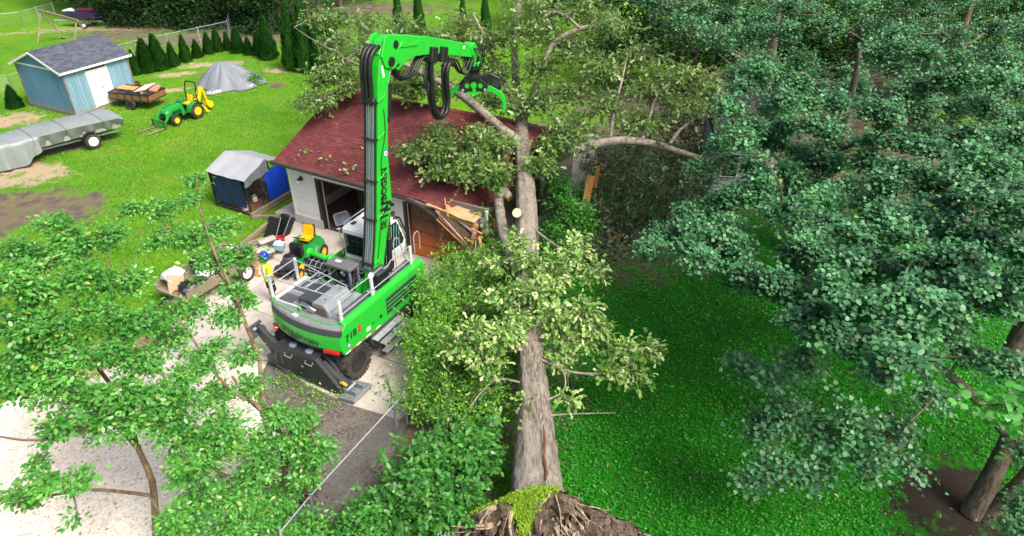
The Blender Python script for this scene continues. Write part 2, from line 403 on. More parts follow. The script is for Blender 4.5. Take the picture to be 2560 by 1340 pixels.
def clover(X, Y, size, z0, name, mat):
    n = len(X); a = rng.uniform(0, 6.283, n); nr = np.stack([rng.normal(0, .4, n), rng.normal(0, .4, n), np.ones(n)], -1); nr /= np.linalg.norm(nr, axis=1)[:, None]
    d = np.stack([np.cos(a), np.sin(a), np.zeros(n)], -1); d -= nr * (d * nr).sum(1)[:, None]; d /= np.linalg.norm(d, axis=1)[:, None]; s = np.cross(nr, d)
    L = (size * rng.uniform(.6, 1.4, n))[:, None]; b = np.stack([X, Y, z0 + rng.uniform(0, .10, n)], -1)
    V = np.stack([b - d * L, b + s * L * .8, b + d * L, b - s * L * .8], 1).reshape(-1, 3)
    return tag(npmesh(name, V[:, :], np.arange(4 * n).reshape(-1, 4)[:, ::-1], mat), kind='stuff')
X, Y = scatter(140000, -1, 19, 8.5, 30, 1.25)
k = ((emask(MULCH, X, Y) + rng.normal(0, .15, len(X))) < .45) & (X > -.6 + .02 * Y + rng.normal(0, .4, len(X))) & (X < .86 * Y + 5)
tag(clover(X[k], Y[k], .032, -.01, 'clover', CLM), 'deep green clover lawn right of the fallen trunk', 'clover')
# tread marks pressed into the dark soil
tk = thing('tyre_track', 'chevron tyre tread marks pressed into dark soil behind the green machine', 'tyre track', (0, 0, 0))
mb = MB()
for lane, (p, q) in enumerate((((800, 1050), (715, 1130)), ((900, 1075), (770, 1120)), ((860, 1030), (700, 1085)))):
    a, b = at(*p), at(*q); d = (b - a); L = d.length; d.normalize(); s = Vector((-d.y, d.x, 0)); n = int(L / .16)
    for i in range(n):
        c = a + d * (i * .16) + Vector((random.uniform(-.02, .02), random.uniform(-.02, .02), .006))
        for sg in (-1, 1):
            if random.random() < .25: continue
            e = c + s * sg * .24 + d * .14
            mb.beam(c + s * sg * random.uniform(.02, .07), c.lerp(e, random.uniform(.7, 1)), random.uniform(.035, .06), .024)
tag(mb.build('tread_marks', M('pressed_soil', (.085, .077, .07), .95, var=.4, bmp=.3), tk), kind='stuff')

# loose stones on the gravel lot and the soil
def stones(name, poly, n, z, mat, label, r0=.012, r1=.045):
    xs_, ys_ = [p[0] for p in poly], [p[1] for p in poly]; X = rng.uniform(max(min(xs_), -17), max(xs_), n); Y = rng.uniform(max(min(ys_), 9.5), max(ys_), n); k = inpoly(X, Y, poly); X, Y = X[k], Y[k]; m = len(X)
    r = rng.uniform(r0, r1, m) ** 1; o = np.array([(1, 0, 0), (0, 1, 0), (-1, 0, 0), (0, -1, 0), (0, 0, .7)]); j = rng.uniform(.7, 1.3, (m, 5, 1)); a = rng.uniform(0, 6.28, m); c, s = np.cos(a), np.sin(a)
    q = o[None] * j * r[:, None, None]; q = np.stack([q[..., 0] * c[:, None] - q[..., 1] * s[:, None], q[..., 0] * s[:, None] + q[..., 1] * c[:, None], q[..., 2]], -1) + np.stack([X, Y, np.full(m, z)], -1)[:, None, :]
    F_ = np.array([(0, 1, 4), (1, 2, 4), (2, 3, 4), (3, 0, 4)])[None] + 5 * np.arange(m)[:, None, None]
    return tag(npmesh(name, q.reshape(-1, 3), F_.reshape(-1, 3), mat), label, 'stones', kind='stuff')
stones('loose_stones', GRAVEL, 9000, .012, M('pale_stone', (.62, .58, .52), .9, var=.5, scale=3), 'loose pale stones on the gravel lot')
stones('soil_crumbs', TRACK, 6000, .008, M('dark_crumb', (.13, .11, .095), .95, var=.6, scale=3), 'dark soil crumbs on the dirt track')
# ------------------------------------------------------------------ garage (local: X along the front, Y into the building, Z up)
ga = thing('garage', 'white lap-sided two-door garage with dark red shingle roof crushed by the fallen tree', 'garage', G0, ANG)
GW, GD, EZ, RZ, RV = 10.0, 8.6, 3.18, 4.9, 4.3
ROOF = M('red_shingle', (.19, .022, .028), .8, var=.45, scale=5, col2=(.10, .018, .022), bmp=.35, bscale=70)
BROWN = M('brown_trim', (.045, .028, .024), .6, var=.3)
SHMAT = []
for i, c in enumerate(((.165, .030, .034), (.135, .026, .030), (.19, .040, .042), (.115, .026, .032))):
    SHMAT.append(M('red_shingle_%d' % i, c, .85, var=.35, scale=6, bmp=.4, bscale=80))
D1, D2 = (1.62, 4.42), (6.22, 9.02); DH = 2.5
# foundation course of blocks
fd = MB(); 
for a, b in ((0, D1[0]), (D1[1], D2[0]), (D2[1], GW)): fd.box(((a + b) / 2, .0, .22), (b - a, .24, .56))
fd.box((0, GD / 2, .22), (.24, GD - .26, .56)); fd.box((GW, GD / 2, .22), (.24, GD - .26, .56)); fd.box((GW / 2, GD, .22), (GW - .3, .24, .56))
fd.build('foundation', M('block_wall', (.52, .51, .49), .9, var=.2, scale=2, bmp=.25), ga)
# wall core (dark, behind boards)
core = MB(); zc0, zc1 = .5, EZ
for a, b in ((0, D1[0]), (D1[1], D2[0]), (D2[1], GW)): core.box(((a + b) / 2, .06, (zc0 + 3.05) / 2), (b - a - .02, .1, 3.05 - zc0))
for a, b in (D1, D2): core.box(((a + b) / 2, .06, (DH + 3.05) / 2), (b - a, .1, 3.05 - DH))
core.box((.06, GD / 2, (zc0 + 3.1) / 2), (.1, GD - .1, 3.1 - zc0)); core.box((GW / 2, GD - .06, (zc0 + 3.1) / 2), (GW - .2, .1, 3.1 - zc0))
core.prism([(.05, 3.1), (GD - .05, 3.1), (RV, RZ - .18)], 'x', .03, .11)
core.box((GW - .06, 6.6, 1.7), (.1, 3.6, 2.4)); core.box((GW - .06, .55, 1.5), (.1, 1.0, 2.0))
core.build('wall_core', M('sheathing', (.20, .18, .15), .9), ga)
BH = .155
def board(x0, x1, z, front=True, y=0, face='front', mat=OFFW, par=ga, lift=.0):
    th = .018
    if face == 'front': pr = [(y - .0, z + BH), (y - .042, z - .012), (y - .042 + th, z - .018), (y + .01, z + BH)]; return MB().prism(pr, 'x', x0, x1).build('siding_board', mat, par)
    pr = [(y, z + BH), (y - .042, z - .012), (y - .02, z - .018), (y + .01, z + BH)]      # left side: y is x
    return MB().prism(pr, 'y', x0, x1).build('siding_board', mat, par)
z = .5
while z < 3.0:
    for a, b in ((.06, D1[0] - .12), (D1[1] + .12, D2[0] - .12), (D2[1] + .12, GW - .06)):
        if z > 2.55 and a > 7: continue
        board(a, b, z)
    if z > DH + .1:
        board(D1[0] - .12, D1[1] + .12, z); 
        if z < 2.8: board(D2[0] - .12, D2[1] - .8, z)
    board(.06, GD - .06, z, y=.0, face='left')
    z += BH
zz = 3.05
while zz < RZ - .3:                                 # left gable
    k = (zz + BH - 3.05) / (RZ - 3.05 - .1); h = RV * (1 - k)
    if h > .2: board(RV - h, RV + h, zz, y=.0, face='left')
    zz += BH
# trims and frames
for x in (0, GW): MB().box((x + (.03 if x == 0 else -.03), -.022, 1.75), (.11, .06, 2.5)).build('corner_trim', WHITE, ga, bevel=.006)
for x, w in ((3.02, 3.2), (7.0, 1.75)): MB().box((x, -.035, DH + .14), (w, .05, .16)).build('door_header', WHITE, ga, bevel=.005)
tr = MB(); tr.beam((7.95, -.035, DH + .11), (8.9, -.08, DH - .28), .05, .16); tr.build('door_header', WHITE, ga, bevel=.005)['label'] = 'sagging end of the white door header'
for a, b in (D1, D2):
    for x in (a - .06, b + .06): MB().box((x, .05, DH / 2 + .02), (.14, .22, DH + .06)).build('door_jamb', BROWN, ga, bevel=.008)
    MB().box(((a + b) / 2, .05, DH + .02), (b - a, .22, .08)).build('door_jamb', BROWN, ga, bevel=.006)
MB().box((D1[0] + .13, .12, DH / 2), (.04, .05, DH)).build('door_track', GALV, ga)
MB().box((D2[0] + .08, -.02, DH / 2), (.03, .03, DH)).build('door_track', GALV, ga)
# right door: sections of raised panels, lower ones rusty orange
def doormat():
    m, t, b = nodes('garage_door'); tc = N(t, 'ShaderNodeTexCoord'); P = tc.outputs['Object']
    s = N(t, 'ShaderNodeSeparateXYZ'); t.links.new(P, s.inputs[0])
    n = noise(t, P, 1.5, 5, .7)
    k = mth(t, 'ADD', s.outputs[2], mth(t, 'MULTIPLY', n, .9))
    c = ramp(t, mth(t, 'MULTIPLY', k, .4), [(.44, (.60, .14, .015)), (.6, (.38, .085, .014)), (.78, (.15, .045, .016)), (.97, (.085, .032, .016))])
    t.links.new(c, b.inputs['Base Color']); b.inputs['Roughness'].default_value = .5; return m
DM = doormat(); dr = MB(); dr.box((7.62, .11, DH / 2), (2.76, .04, DH)); dr = dr.build('overhead_door', DM, ga); dr['label'] = 'brown panelled overhead door weathered orange near the bottom'
for r_ in range(4):
    for c_ in range(4):
        x = D2[0] + .38 + c_ * .68; z = .34 + r_ * .61
        q = MB(); q.add([(x - .29, .089, z - .24), (x + .29, .089, z - .24), (x + .29, .089, z + .24), (x - .29, .089, z + .24), (x - .23, .068, z - .18), (x + .23, .068, z - .18), (x + .23, .068, z + .18), (x - .23, .068, z + .18)],
                        [(0, 1, 5, 4), (1, 2, 6, 5), (2, 3, 7, 6), (3, 0, 4, 7), (4, 5, 6, 7)]); q.build('panel', DM, dr)
    if r_: MB().box((7.62, .085, r_ * .61 + .03), (2.74, .012, .02)).build('section_joint', BLACKP, dr)
MB().box((7.62, .06, .18), (.3, .05, .05)).build('handle', BLACKP, dr)
# floor, back room darkness
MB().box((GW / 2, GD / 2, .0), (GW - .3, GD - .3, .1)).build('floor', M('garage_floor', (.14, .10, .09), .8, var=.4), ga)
# wall lamps: round back plate, bulb holder
for x, z in ((.72, 2.35), (5.3, 2.05)):
    l = MB().lathe([(.0, 0), (.11, 0), (.11, -.03), (.05, -.05), (.05, -.12), (.075, -.16), (.07, -.2), (.0, -.2)], (x, -.03, z), 'y', 14).build('wall_lamp', M('bronze', (.07, .05, .04), .4, metal=.4), ga, True)
    MB().lathe([(.0, -.0), (.05, -.05), (.045, -.11), (0, -.12)], (x + .03, -.2, z - .06), 'y', 10).build('bulb', WHITE, l, True)
# roof: deck surface that sags toward the right, courses of shingles, ridge caps
def roofz(u, v):
    s = abs(v - RV); z = RZ - s * (RZ - EZ) / (RV + .0)
    k = max(0, u - 6.6) / 3.9; w = max(0, 1 - abs(v - 1.5) / 5)
    z -= .5 * k * k * (1 if v < RV else .6) + .55 * max(0, (u - 8.4)) * max(0, 1 - max(0, v - 1.5) / 4.5)
    z += .012 * math.sin(u * 2.1 + v) - .03 * math.sin(u * .8) 
    return z
def course(v0, v1, lift, u0, u1, rngk):
    """one course: tabs with butt edges proud of the row below"""
    mb = MB(); u = u0 - rngk.uniform(0, .3)
    while u < u1:
        w = rngk.uniform(.26, .36); a, b = max(u, u0), min(u + w - .012, u1)
        if b - a > .05:
            h = .014 + rngk.uniform(0, .006); dv = rngk.uniform(-.008, .008)
            p = [(a, v0 + dv, roofz(a, v0) + h + lift), (b, v0 + dv, roofz(b, v0) + h + lift), (b, v1, roofz(b, v1) + .004 + lift), (a, v1, roofz(a, v1) + .004 + lift)]
            q = [(x, y, z_ - h) for x, y, z_ in p[:2]]
            mb.add(p + q, [(0, 1, 2, 3), (4, 5, 1, 0)])
        u += w
    return mb
rk = random.Random(3)
UR = lambda v: 9.95 if v < 1.2 else (9.6 if v < 3 else 9.9)        # torn right edge
ra = bpy.data.objects.new('roof', None); put(ra, ga)
dk = MB(); rows = [[(u, v, roofz(u, v) - .01) for u in np.linspace(-.4, 9.8, 30)] for v in np.linspace(-.42, RV, 12)]
dk.grid(rows); rows = [[(u, v, roofz(u, v) - .01) for u in np.linspace(-.4, 9.8, 30)] for v in np.linspace(RV, GD + .42, 12)]; dk.grid(rows)
rows = [[(u, v, roofz(u, v) - .07) for u in np.linspace(-.4, 9.8, 30)] for v in np.linspace(-.42, GD + .42, 24)]; dk.grid(rows)
dk.build('roof_deck', M('roof_boards', (.42, .27, .13), .85, var=.3), ra)
NV = 34
courses = [MB() for _ in SHMAT]
for i in range(NV):
    v0 = -.46 + i * (RV + .46) / NV; v1 = v0 + (RV + .46) / NV * 1.12
    u = -.43 - rk.uniform(0, .3)
    while u < UR(v0):
        w = rk.uniform(.27, .34); a, b = max(u, -.43), min(u + w - .01, UR(v0) + rk.uniform(-.1, .1))
        if b - a > .04:
            h = .014 + rk.uniform(0, .007)
            p = [(a, v0, roofz(a, v0) + h), (b, v0, roofz(b, v0) + h), (b, v1, roofz(b, v1) + .006), (a, v1, roofz(a, v1) + .006)]
            q = [(x, y, z_ - h - .01) for x, y, z_ in p[:2]]
            courses[rk.choice((0, 0, 1, 1, 2, 3))].add(p + q, [(0, 1, 2, 3), (4, 5, 1, 0)])
        u += w
for m_, mb in zip(SHMAT, courses): tag(mb.build('shingles', m_, ra), kind='stuff')
bk = MB()
rows = [[(u, v, roofz(u, v) + .012) for u in np.linspace(-.43, 9.8, 40)] for v in np.linspace(RV, GD + .45, 20)]; bk.grid(rows)
bk.build('rear_slope', SHMAT[1], ra)
for i in range(33):                                                    # ridge caps
    u = -.42 + i * .31; z0, z1 = roofz(u, RV) + .03, roofz(u + .31, RV) + .022
    MB().add([(u, RV - .14, z0 - .045), (u, RV, z0 + .01), (u, RV + .14, z0 - .045), (u + .33, RV - .14, z1 - .045), (u + .33, RV, z1), (u + .33, RV + .14, z1 - .045)],
             [(0, 1, 4, 3), (1, 2, 5, 4), (0, 2, 1)]).build('ridge_cap', SHMAT[i % 3], ra)
# eave fascia / gutter along the front, bent down at the torn corner; rake boards
gp = [(-.45, -.5, EZ - .12), (6.6, -.5, roofz(6.6, -.42) - .1), (7.3, -.5, roofz(7.3, -.42) - .22), (8.9, -.5, 2.05), (9.7, -.5, 1.75)]
MB().tube(gp, .07, 8).build('gutter', BROWN, ga, True)
MB().tube([(p[0], p[1] + .08, p[2] + .03) for p in gp], .05, 4).build('fascia', M('bronze_fascia', (.10, .075, .06), .6), ga)
sf = MB(); sf.grid([[(u, v, EZ - .16 - (0 if u < 6.6 else .2 * (u - 6.6))) for u in (-.42, 3, 6.6, 7.4)] for v in (-.46, -.02)]); sf.build('soffit', M('soffit_white', (.6, .6, .58), .6), ga)
for s in (0, 1):
    v0, v1 = (-.44, RV) if s == 0 else (RV, GD + .44)
    MB().beam((-.43, v0, roofz(-.4, v0) - .07), (-.43, v1, roofz(-.4, v1) - .07), .035, .15).build('rake_board', BROWN, ga)
# wreckage at the right corner: torn sheathing, rafters, beams
def plank(name, a, b, w, h, mat, up=(0, 0, 1), par=ga): return MB().beam(a, b, w, h, up).build(name, mat, par, bevel=.004)
PINK = M('pink_primed_board', (.55, .30, .29), .7, var=.3)
sheathA = MB(); sheathA.grid([[(u, -.55 + .3 * j + random.uniform(-.04, .04), 3.0 - .12 * (u - 7.2) + .05 * j + random.uniform(-.02, .02)) for u in np.linspace(7.6, 9.75, 9)] for j in range(3)])
sheathA.build('torn_sheathing', M('plywood', (.55, .38, .20), .8, var=.4, scale=5), ga)
plank('rafter', (8.0, -.5, 2.86), (9.8, -.42, 2.45), .05, .17, FRESH)
plank('rafter', (8.5, -.3, 2.75), (9.8, -.1, 2.25), .05, .15, FRESH)
plank('broken_board', (9.74, -.5, 2.72), (9.55, -.75, .98), .1, .05, PINK, (0, 1, 0))
plank('broken_board', (8.0, -.52, 2.78), (9.45, -.7, 1.75), .05, .1, PINK)
plank('broken_board', (8.35, -.4, 2.85), (9.75, -.5, 2.2), .05, .08, LTGREY)
tm = MB(); tm.grid([[(8.15 + 1.35 * i / 6 + .05 * j, -.62 + .05 * j, 2.55 - .95 * i / 6 + .13 * j) for i in range(7)] for j in range(4)]); tm.build('torn_soffit', M('weathered_ply', (.17, .12, .07), .85, var=.5, scale=8), ga)
plank('fascia_board', (8.1, -.66, 2.5), (9.55, -.72, 1.55), .03, .06, FRESH)
for i in range(6):
    x = 8.3 + i * .22; plank('lath', (x, -.63, 2.42 - i * .15), (x + .08, -.55, 2.78 - i * .15), .02, .012, WOOD)
plank('splintered_rafter', (10.2, .1, 2.7), (10.75, -.4, .9), .09, .14, FRESH)
plank('splintered_rafter', (9.9, .5, 2.9), (10.9, .2, 1.6), .06, .12, FRESH)
rkw = random.Random(9)
for i in range(14):
    a = Vector((rkw.uniform(8.2, 10.1), rkw.uniform(-.75, .2), rkw.uniform(1.6, 2.8))); d = Vector((rkw.uniform(-.5, 1), rkw.uniform(-.5, .3), rkw.uniform(-1, .3))).normalized() * rkw.uniform(.35, 1.1)
    plank('splinter', a, a + d, rkw.uniform(.03, .1), rkw.uniform(.015, .05), FRESH if i % 3 else WOOD)
# leaning remains of the right-hand side wall, at the back corner
rw = thing('collapsed_wall', 'grey sided slab of garage side wall torn loose behind the fallen trunk', 'wall', at(1432, 470, .5), ANG + R(6))
for i in range(17):
    z0 = i * .15
    MB().prism([(-.028, z0), (.0, z0 + .15), (.012, z0 + .15), (-.01, z0)], 'x', -.75, .75).build('siding_board', OFFW, rw)
MB().box((.28, -.04, 1.28), (.06, .05, 2.56)).build('corner_trim', WHITE, rw)
MB().box((0, .08, 1.28), (1.46, .12, 2.5)).build('backing', M('sheathing', (.2, .18, .15)), rw)
rw.rotation_euler = (R(-8), R(4), ANG + R(6))
for i, (p, q, w, lab) in enumerate((((1462, 520, 1.4), (1478, 440, 2.2), .32, 'short fresh orange timber offcut leaning by the torn side wall'), ((1470, 545, .6), (1508, 556, .9), .16, 'thin splintered board lying in dark brush right of the trunk'), ((1488, 470, 1.6), (1496, 415, 2.5), .14, 'narrow upright splintered plank behind the orange offcut by the torn wall'), ((1520, 600, .5), (1560, 585, .8), .12, 'short broken plank on the shaded twigs below the sapling thicket'))):
    t_ = thing('splintered_board', lab, 'board', at(*p))
    a, b = Vector((0, 0, 0)), at(*q) - at(*p)
    MB().beam(a, b, w, .06).build('board', FRESH, t_, bevel=.005)
# things inside the open bay
GI = lambda x, y, z: G0 + UX * x + VX * y + Vector((0, 0, z))
t_ = thing('storage_tote', 'clear plastic storage tote tipped on its side inside the open bay', 'tote', GI(2.15, .8, .06), ANG)
CLR = M('clear_plastic', (.42, .47, .52), .3, var=.2)
tb = MB(); ri = []
for (w, d, h) in ((.28, .2, 0), (.33, .25, .38), (.36, .28, .38), (.36, .28, .42), (.31, .23, .42), (.26, .18, .05)):
    ri.append([(x * w, y * d, h) for x, y in ((-1, -.8), (-.8, -1), (.8, -1), (1, -.8), (1, .8), (.8, 1), (-.8, 1), (-1, .8))])
tb.rings(ri); tb.build('tub', CLR, t_, rot=(R(62), R(-20), R(25)), loc=(0, 0, .3))
t_ = thing('white_tub', 'rounded white plastic tub standing inside the open bay', 'tub', GI(2.95, 1.6, .06), ANG)
MB().lathe([(.28, 0), (.36, .1), (.42, .45), (.44, .5), (.46, .52), (.40, .52), (.36, .2), (0, .15)], n=18).build('tub', WHITE, t_, True)
MB().tube([(-.42, 0, .5), (-.3, 0, .7), (.3, 0, .7), (.42, 0, .5)], .012, 6).build('handle', GALV, t_, True)
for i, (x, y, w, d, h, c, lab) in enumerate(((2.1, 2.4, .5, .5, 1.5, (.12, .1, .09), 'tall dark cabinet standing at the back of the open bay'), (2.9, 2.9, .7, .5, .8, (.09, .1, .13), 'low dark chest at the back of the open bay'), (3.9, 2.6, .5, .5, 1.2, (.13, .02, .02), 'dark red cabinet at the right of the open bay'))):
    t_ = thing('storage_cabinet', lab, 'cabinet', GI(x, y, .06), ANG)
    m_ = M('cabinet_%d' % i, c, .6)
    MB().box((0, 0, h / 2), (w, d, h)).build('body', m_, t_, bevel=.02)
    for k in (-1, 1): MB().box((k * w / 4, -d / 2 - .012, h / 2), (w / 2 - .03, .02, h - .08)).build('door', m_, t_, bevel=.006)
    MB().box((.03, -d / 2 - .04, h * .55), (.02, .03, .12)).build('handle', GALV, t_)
# pale bits of the step beside the garage
sp = thing('concrete_step', 'grey concrete step pad between the garage corner and the coop', 'step', GI(-.75, .9, 0), ANG)
MB().box((0, 0, .1), (1.2, 1.9, .22)).build('slab', CONC, sp, bevel=.02)
# ------------------------------------------------------------------ green material handler (local: X right, Y forward, Z up)
EX0 = Vector((-5.27, 19.02, .05))
ex = thing('material_handler', 'bright green wheeled material handler with tall boom reaching over the red garage roof', 'excavator', EX0, ANG)
P = lambda name, mb, mat, par=ex, **k: mb.build(name, mat, par, **k)
XC = -.22
# undercarriage
P('chassis', MB().prism([(-.62, .5), (.62, .5), (.75, .75), (.62, 1.02), (-.62, 1.02), (-.75, .75)], 'y', -2.3, 1.9), DKGREY, bevel=.03).location.x = XC
P('turntable', MB().lathe([(.62, 1.0), (.7, 1.0), (.7, 1.12), (.66, 1.14), (.66, 1.27), (.6, 1.27)], (XC, 0, 0), 'z', 28), BLACKP, smooth=True)
def wheel(D, w, x, y, side, lug=True, par=ex, rim_mat=BLACKP, hub_mat=DKGREY, nl=18, z=None, bolt=True, rimr=.56, rz=0.):
    r = D / 2; z = r if z is None else z
    wh = bpy.data.objects.new('wheel', None); wh.location = (x, y, z); wh.rotation_euler = (0, 0, rz); put(wh, par)
    h = w / 2
    MB().lathe([(r * rimr, -h * .85), (r * .68, -h), (r * .9, -h * .98), (r * .97, -h * .75), (r * .975, 0), (r * .97, h * .75), (r * .9, h * .98), (r * .68, h), (r * rimr, h * .85), (r * rimr, -h * .85)], axis='x', n=32).build('tyre', TYRE, wh, True, angle=50)
    if lug:
        mb = MB()
        for k in range(nl):
            for s in (-1, 1):
                a = 2 * math.pi * (k + .5 * (s > 0)) / nl; m = Matrix.Rotation(a, 3, 'X')
                c = m @ Vector((s * h * .5, 0, r * .985)); mb.box(c, (h * 1.02, r * .11, r * .07), m @ Euler((0, 0, s * .5)).to_matrix())
                c = m @ Vector((s * h * .98, -r * .08, r * .88)); mb.box(c, (h * .14, r * .1, r * .17), m)
        mb.build('tread_lugs', TYRE, wh)
    MB().lathe([(r * rimr, -h * .8), (r * (rimr - .03), -h * .1), (r * .3, h * .1 * side), (r * .3, h * .35 * side), (0, h * .35 * side)] if False else
               [(r * rimr, h * .88), (r * (rimr - .02), h * .92), (r * (rimr - .06), h * .7), (r * (rimr - .1), h * .3), (r * .34, h * .25), (r * .3, h * .55), (r * .1, h * .6), (0, h * .6)] , axis='x', n=24).build('rim', rim_mat, wh, True, rot=(0, 0, 0 if side > 0 else math.pi), angle=30)
    if bolt:
        mb = MB()
        for k in range(8):
            a = k * math.pi / 4; mb.lathe([(r * .03, 0), (r * .03, h * .1)], (side * h * .54 - (0 if side > 0 else h * .1), r * .22 * math.cos(a), r * .22 * math.sin(a)), 'x', 6)
        mb.build('wheel_bolts', hub_mat, wh)
    return wh
for y in (-1.72, 1.35):
    P('axle', MB().tube([(XC - 1.1, y, .62), (XC + 1.1, y, .62)], .16, 10).box((XC, y, .62), (.7, .42, .42)), DKGREY, smooth=True)
    for s in (-1, 1): wheel(1.24, .52, XC + s * 1.3, y, s, nl=16)
for s in (-1, 1):
    P('mudguard', MB().grid([[(XC + s * 1.02 + dx, -1.72 + .74 * math.cos(a), .62 + .74 * math.sin(a)) for a in np.linspace(.5, 2.6, 9)] for dx in (-.26, .26)]), BLACKP).hide_render = False
# outriggers
fr = MB().prism([(-1.2, 1.16), (.5, 1.16), (1.38, .22), (1.4, .03), (1.05, .0), (.2, .10), (-.8, .22), (-1.62, .28), (-1.68, .5), (-1.28, .78)], 'y', -2.78, -2.64)
fr.prism([(-1.2, 1.16), (.5, 1.16), (1.38, .22), (1.4, .05), (1.05, .02), (.2, .12), (-.8, .24), (-1.6, .30), (-1.66, .5), (-1.26, .78)], 'y', -2.42, -2.28)
fr.box((-.35, -2.53, 1.12), (1.66, .26, .06)).box((-.1, -2.53, .3), (1.6, .24, .06)).prism([(.48, 1.13), (.54, 1.17), (1.42, .25), (1.36, .2)], 'y', -2.65, -2.6)
OUTM = M('outrigger_grey', (.032, .036, .042), .5, var=.3, scale=4, bmp=.1)
og = P('outrigger_frame', fr, OUTM, bevel=.012)
for x in (-.62, .06): MB().lathe([(.0, 1.15), (.13, 1.15), (.13, 1.2), (.10, 1.22), (0, 1.22)], (x, -2.53, .0), 'z', 18).build('cap', M('blue_grey_cap', (.18, .24, .30), .5), og, True)
MB().lathe([(.0, -2.84), (.1, -2.84), (.13, -2.8), (.13, -2.77), (0, -2.77)], (-.15, 0, .62), 'y', 14).build('tow_socket', BLACKP, og, True)
for x in (-.38, -.3): MB().lathe([(.0, -2.82), (.05, -2.82), (.05, -2.77), (0, -2.77)], (x, 0, .82), 'y', 10).build('bolt', BLACKP, og, True)
for x in (-.75, .1): MB().tube([(x, -2.79, 1.0), (x, -2.84, .92), (x + .26, -2.84, .9), (x + .3, -2.79, 1.02)], .012, 6).build('lifting_loop', GALV, og, True)
for x in (-.95, -1.2): MB().box((x, -2.80, .62), (.08, .05, .3)).build('hinge', DKGREY, og, bevel=.008)
al = P('outrigger_arm', MB().prism([(-1.12, .45), (-1.3, .95), (-1.95, 1.5), (-2.15, 1.42), (-2.1, 1.2), (-1.62, .62), (-1.5, .4)], 'y', -2.64, -2.46), OUTM, bevel=.015)
MB().box((-2.12, -2.55, 1.28), (.08, .55, .42), (0, R(-35), 0)).box((-2.22, -2.55, 1.4), (.05, .5, .06), (0, R(-35), 0)).build('foot_pad', DKGREY, al, bevel=.012)
MB().tube([(-2.05, -2.75, 1.4), (-2.05, -2.35, 1.4)], .05, 10).build('pin', GALV, al, True)
al = P('outrigger_arm', MB().prism([(.6, .98), (.5, .75), (1.3, .22), (1.55, .22), (1.6, .36), (1.4, .42)], 'y', -2.64, -2.46), OUTM, bevel=.015)
pd = MB().prism([(1.36, .12), (1.42, .06), (1.98, .10), (2.05, .22), (1.98, .24), (1.5, .16)], 'y', -2.95, -2.05); pd.box((1.68, -2.72, .27), (.5, .03, .22)).box((1.68, -2.36, .27), (.5, .03, .22))
MB.build(pd, 'foot_pad', M('worn_pad', (.24, .26, .28), .5, var=.4), al, bevel=.01)
MB().tube([(1.6, -2.75, .34), (1.6, -2.33, .34)], .045, 10).build('pin', GALV, al, True)
MB().tube([(.55, -2.53, .8), (1.25, -2.53, .42)], .085, 12).build('cylinder', BLACKP, al, True)
MB().box((1.38, -2.62, .43), (.26, .1, .05), (0, .3, 0)).build('reflector', M('amber_strip', (.7, .35, .03), .4), al)
# upper carriage: counterweight with curved rear face in bands
def tail(z0, z1, o0=0., o1=0., n=24, front=-1.35):
    def ring(z, o):
        pts = [(-1.75 + .0, front), (-1.78, -1.85)]
        for k in range(n + 1):
            s = k / n; x = -1.72 + s * 3.02; y = -2.58 + .30 * ((x - .05) / 1.5) ** 2 * (1 if x > 0.05 else .95) + (.10 * max(0, (-1.45 - x) / .3) ** 2)
            pts.append((x, y - o))
        pts.append((1.31, front)); return [(x, y, z) for x, y in pts]
    mb = MB(); mb.rings([ring(z0, o0), ring((z0 + z1) / 2, (o0 + o1) / 2 + .012), ring(z1, o1)]); return mb
cw = bpy.data.objects.new('counterweight', None); put(cw, ex)
tail(1.30, 1.52, -.10, .0).build('lower_band', DKGREY, cw, True, angle=30)
tail(1.52, 2.02, .012, .02).build('green_band', GREEN, cw, True, angle=30)
tail(2.02, 2.24, .004, -.03).build('upper_band', DKGREY, cw, True, angle=30)
tail(2.24, 2.30, -.05, -.10).build('top_rim', M('rim_grey', (.22, .23, .25), .45), cw, True, angle=30)
tp = MB(); tp.tube([(-1.70, -1.9, 2.315), (-1.66, -2.12, 2.315), (-.6, -2.28, 2.315), (.6, -2.28, 2.315), (1.25, -2.12, 2.315)], .018, 6); tp.build('green_edge', GREEN, cw, True)
for x, y in ((-1.3, -2.22), (-.75, -2.42)): MB().lathe([(.03, 2.3), (.03, 2.312), (0, 2.312)], (x, y, 0), 'z', 10).build('plug', RED, cw)
MB().box((-.42, -2.37, 2.32), (.22, .14, .03), (0, 0, -.1)).build('hatch', LTGREY, cw, bevel=.008)
for x0, x1 in ((.68, 1.22), (-1.68, -1.36)):                        # rear lights
    y = -2.53 if x0 > 0 else -2.36
    MB().box(((x0 + x1) / 2, y + .06, 1.43), (x1 - x0, .1, .14), (0, 0, .22 if x0 > 0 else -.5)).build('tail_light', REDL, cw, bevel=.02)
def ytail(x): return -2.58 + .30 * ((x - .05) / 1.5) ** 2 - .028
BLKT = M('black_decal', (.02, .02, .022), .4)
SEN = [('SE', 0, .19, 0), ('N', .25, .29, -.045), ('N', .37, .29, -.10), ('EBOGEN', .555, .19, 0)]
def sennebogen(mapf, par, k=1.):
    for body, x, sz, dy in SEN: text_mesh(body, sz * k, BLKT, 'lettering', par, (lambda a, b, c, x=x, dy=dy: mapf(a + x * k, b + dy * k, c)), sx=1.1, bold=.03)
sennebogen(lambda a, b, c: (-.98 + a, ytail(-.98 + a) - .032 - c * .5, 1.685 + b - .04 * a), cw, 1.14)
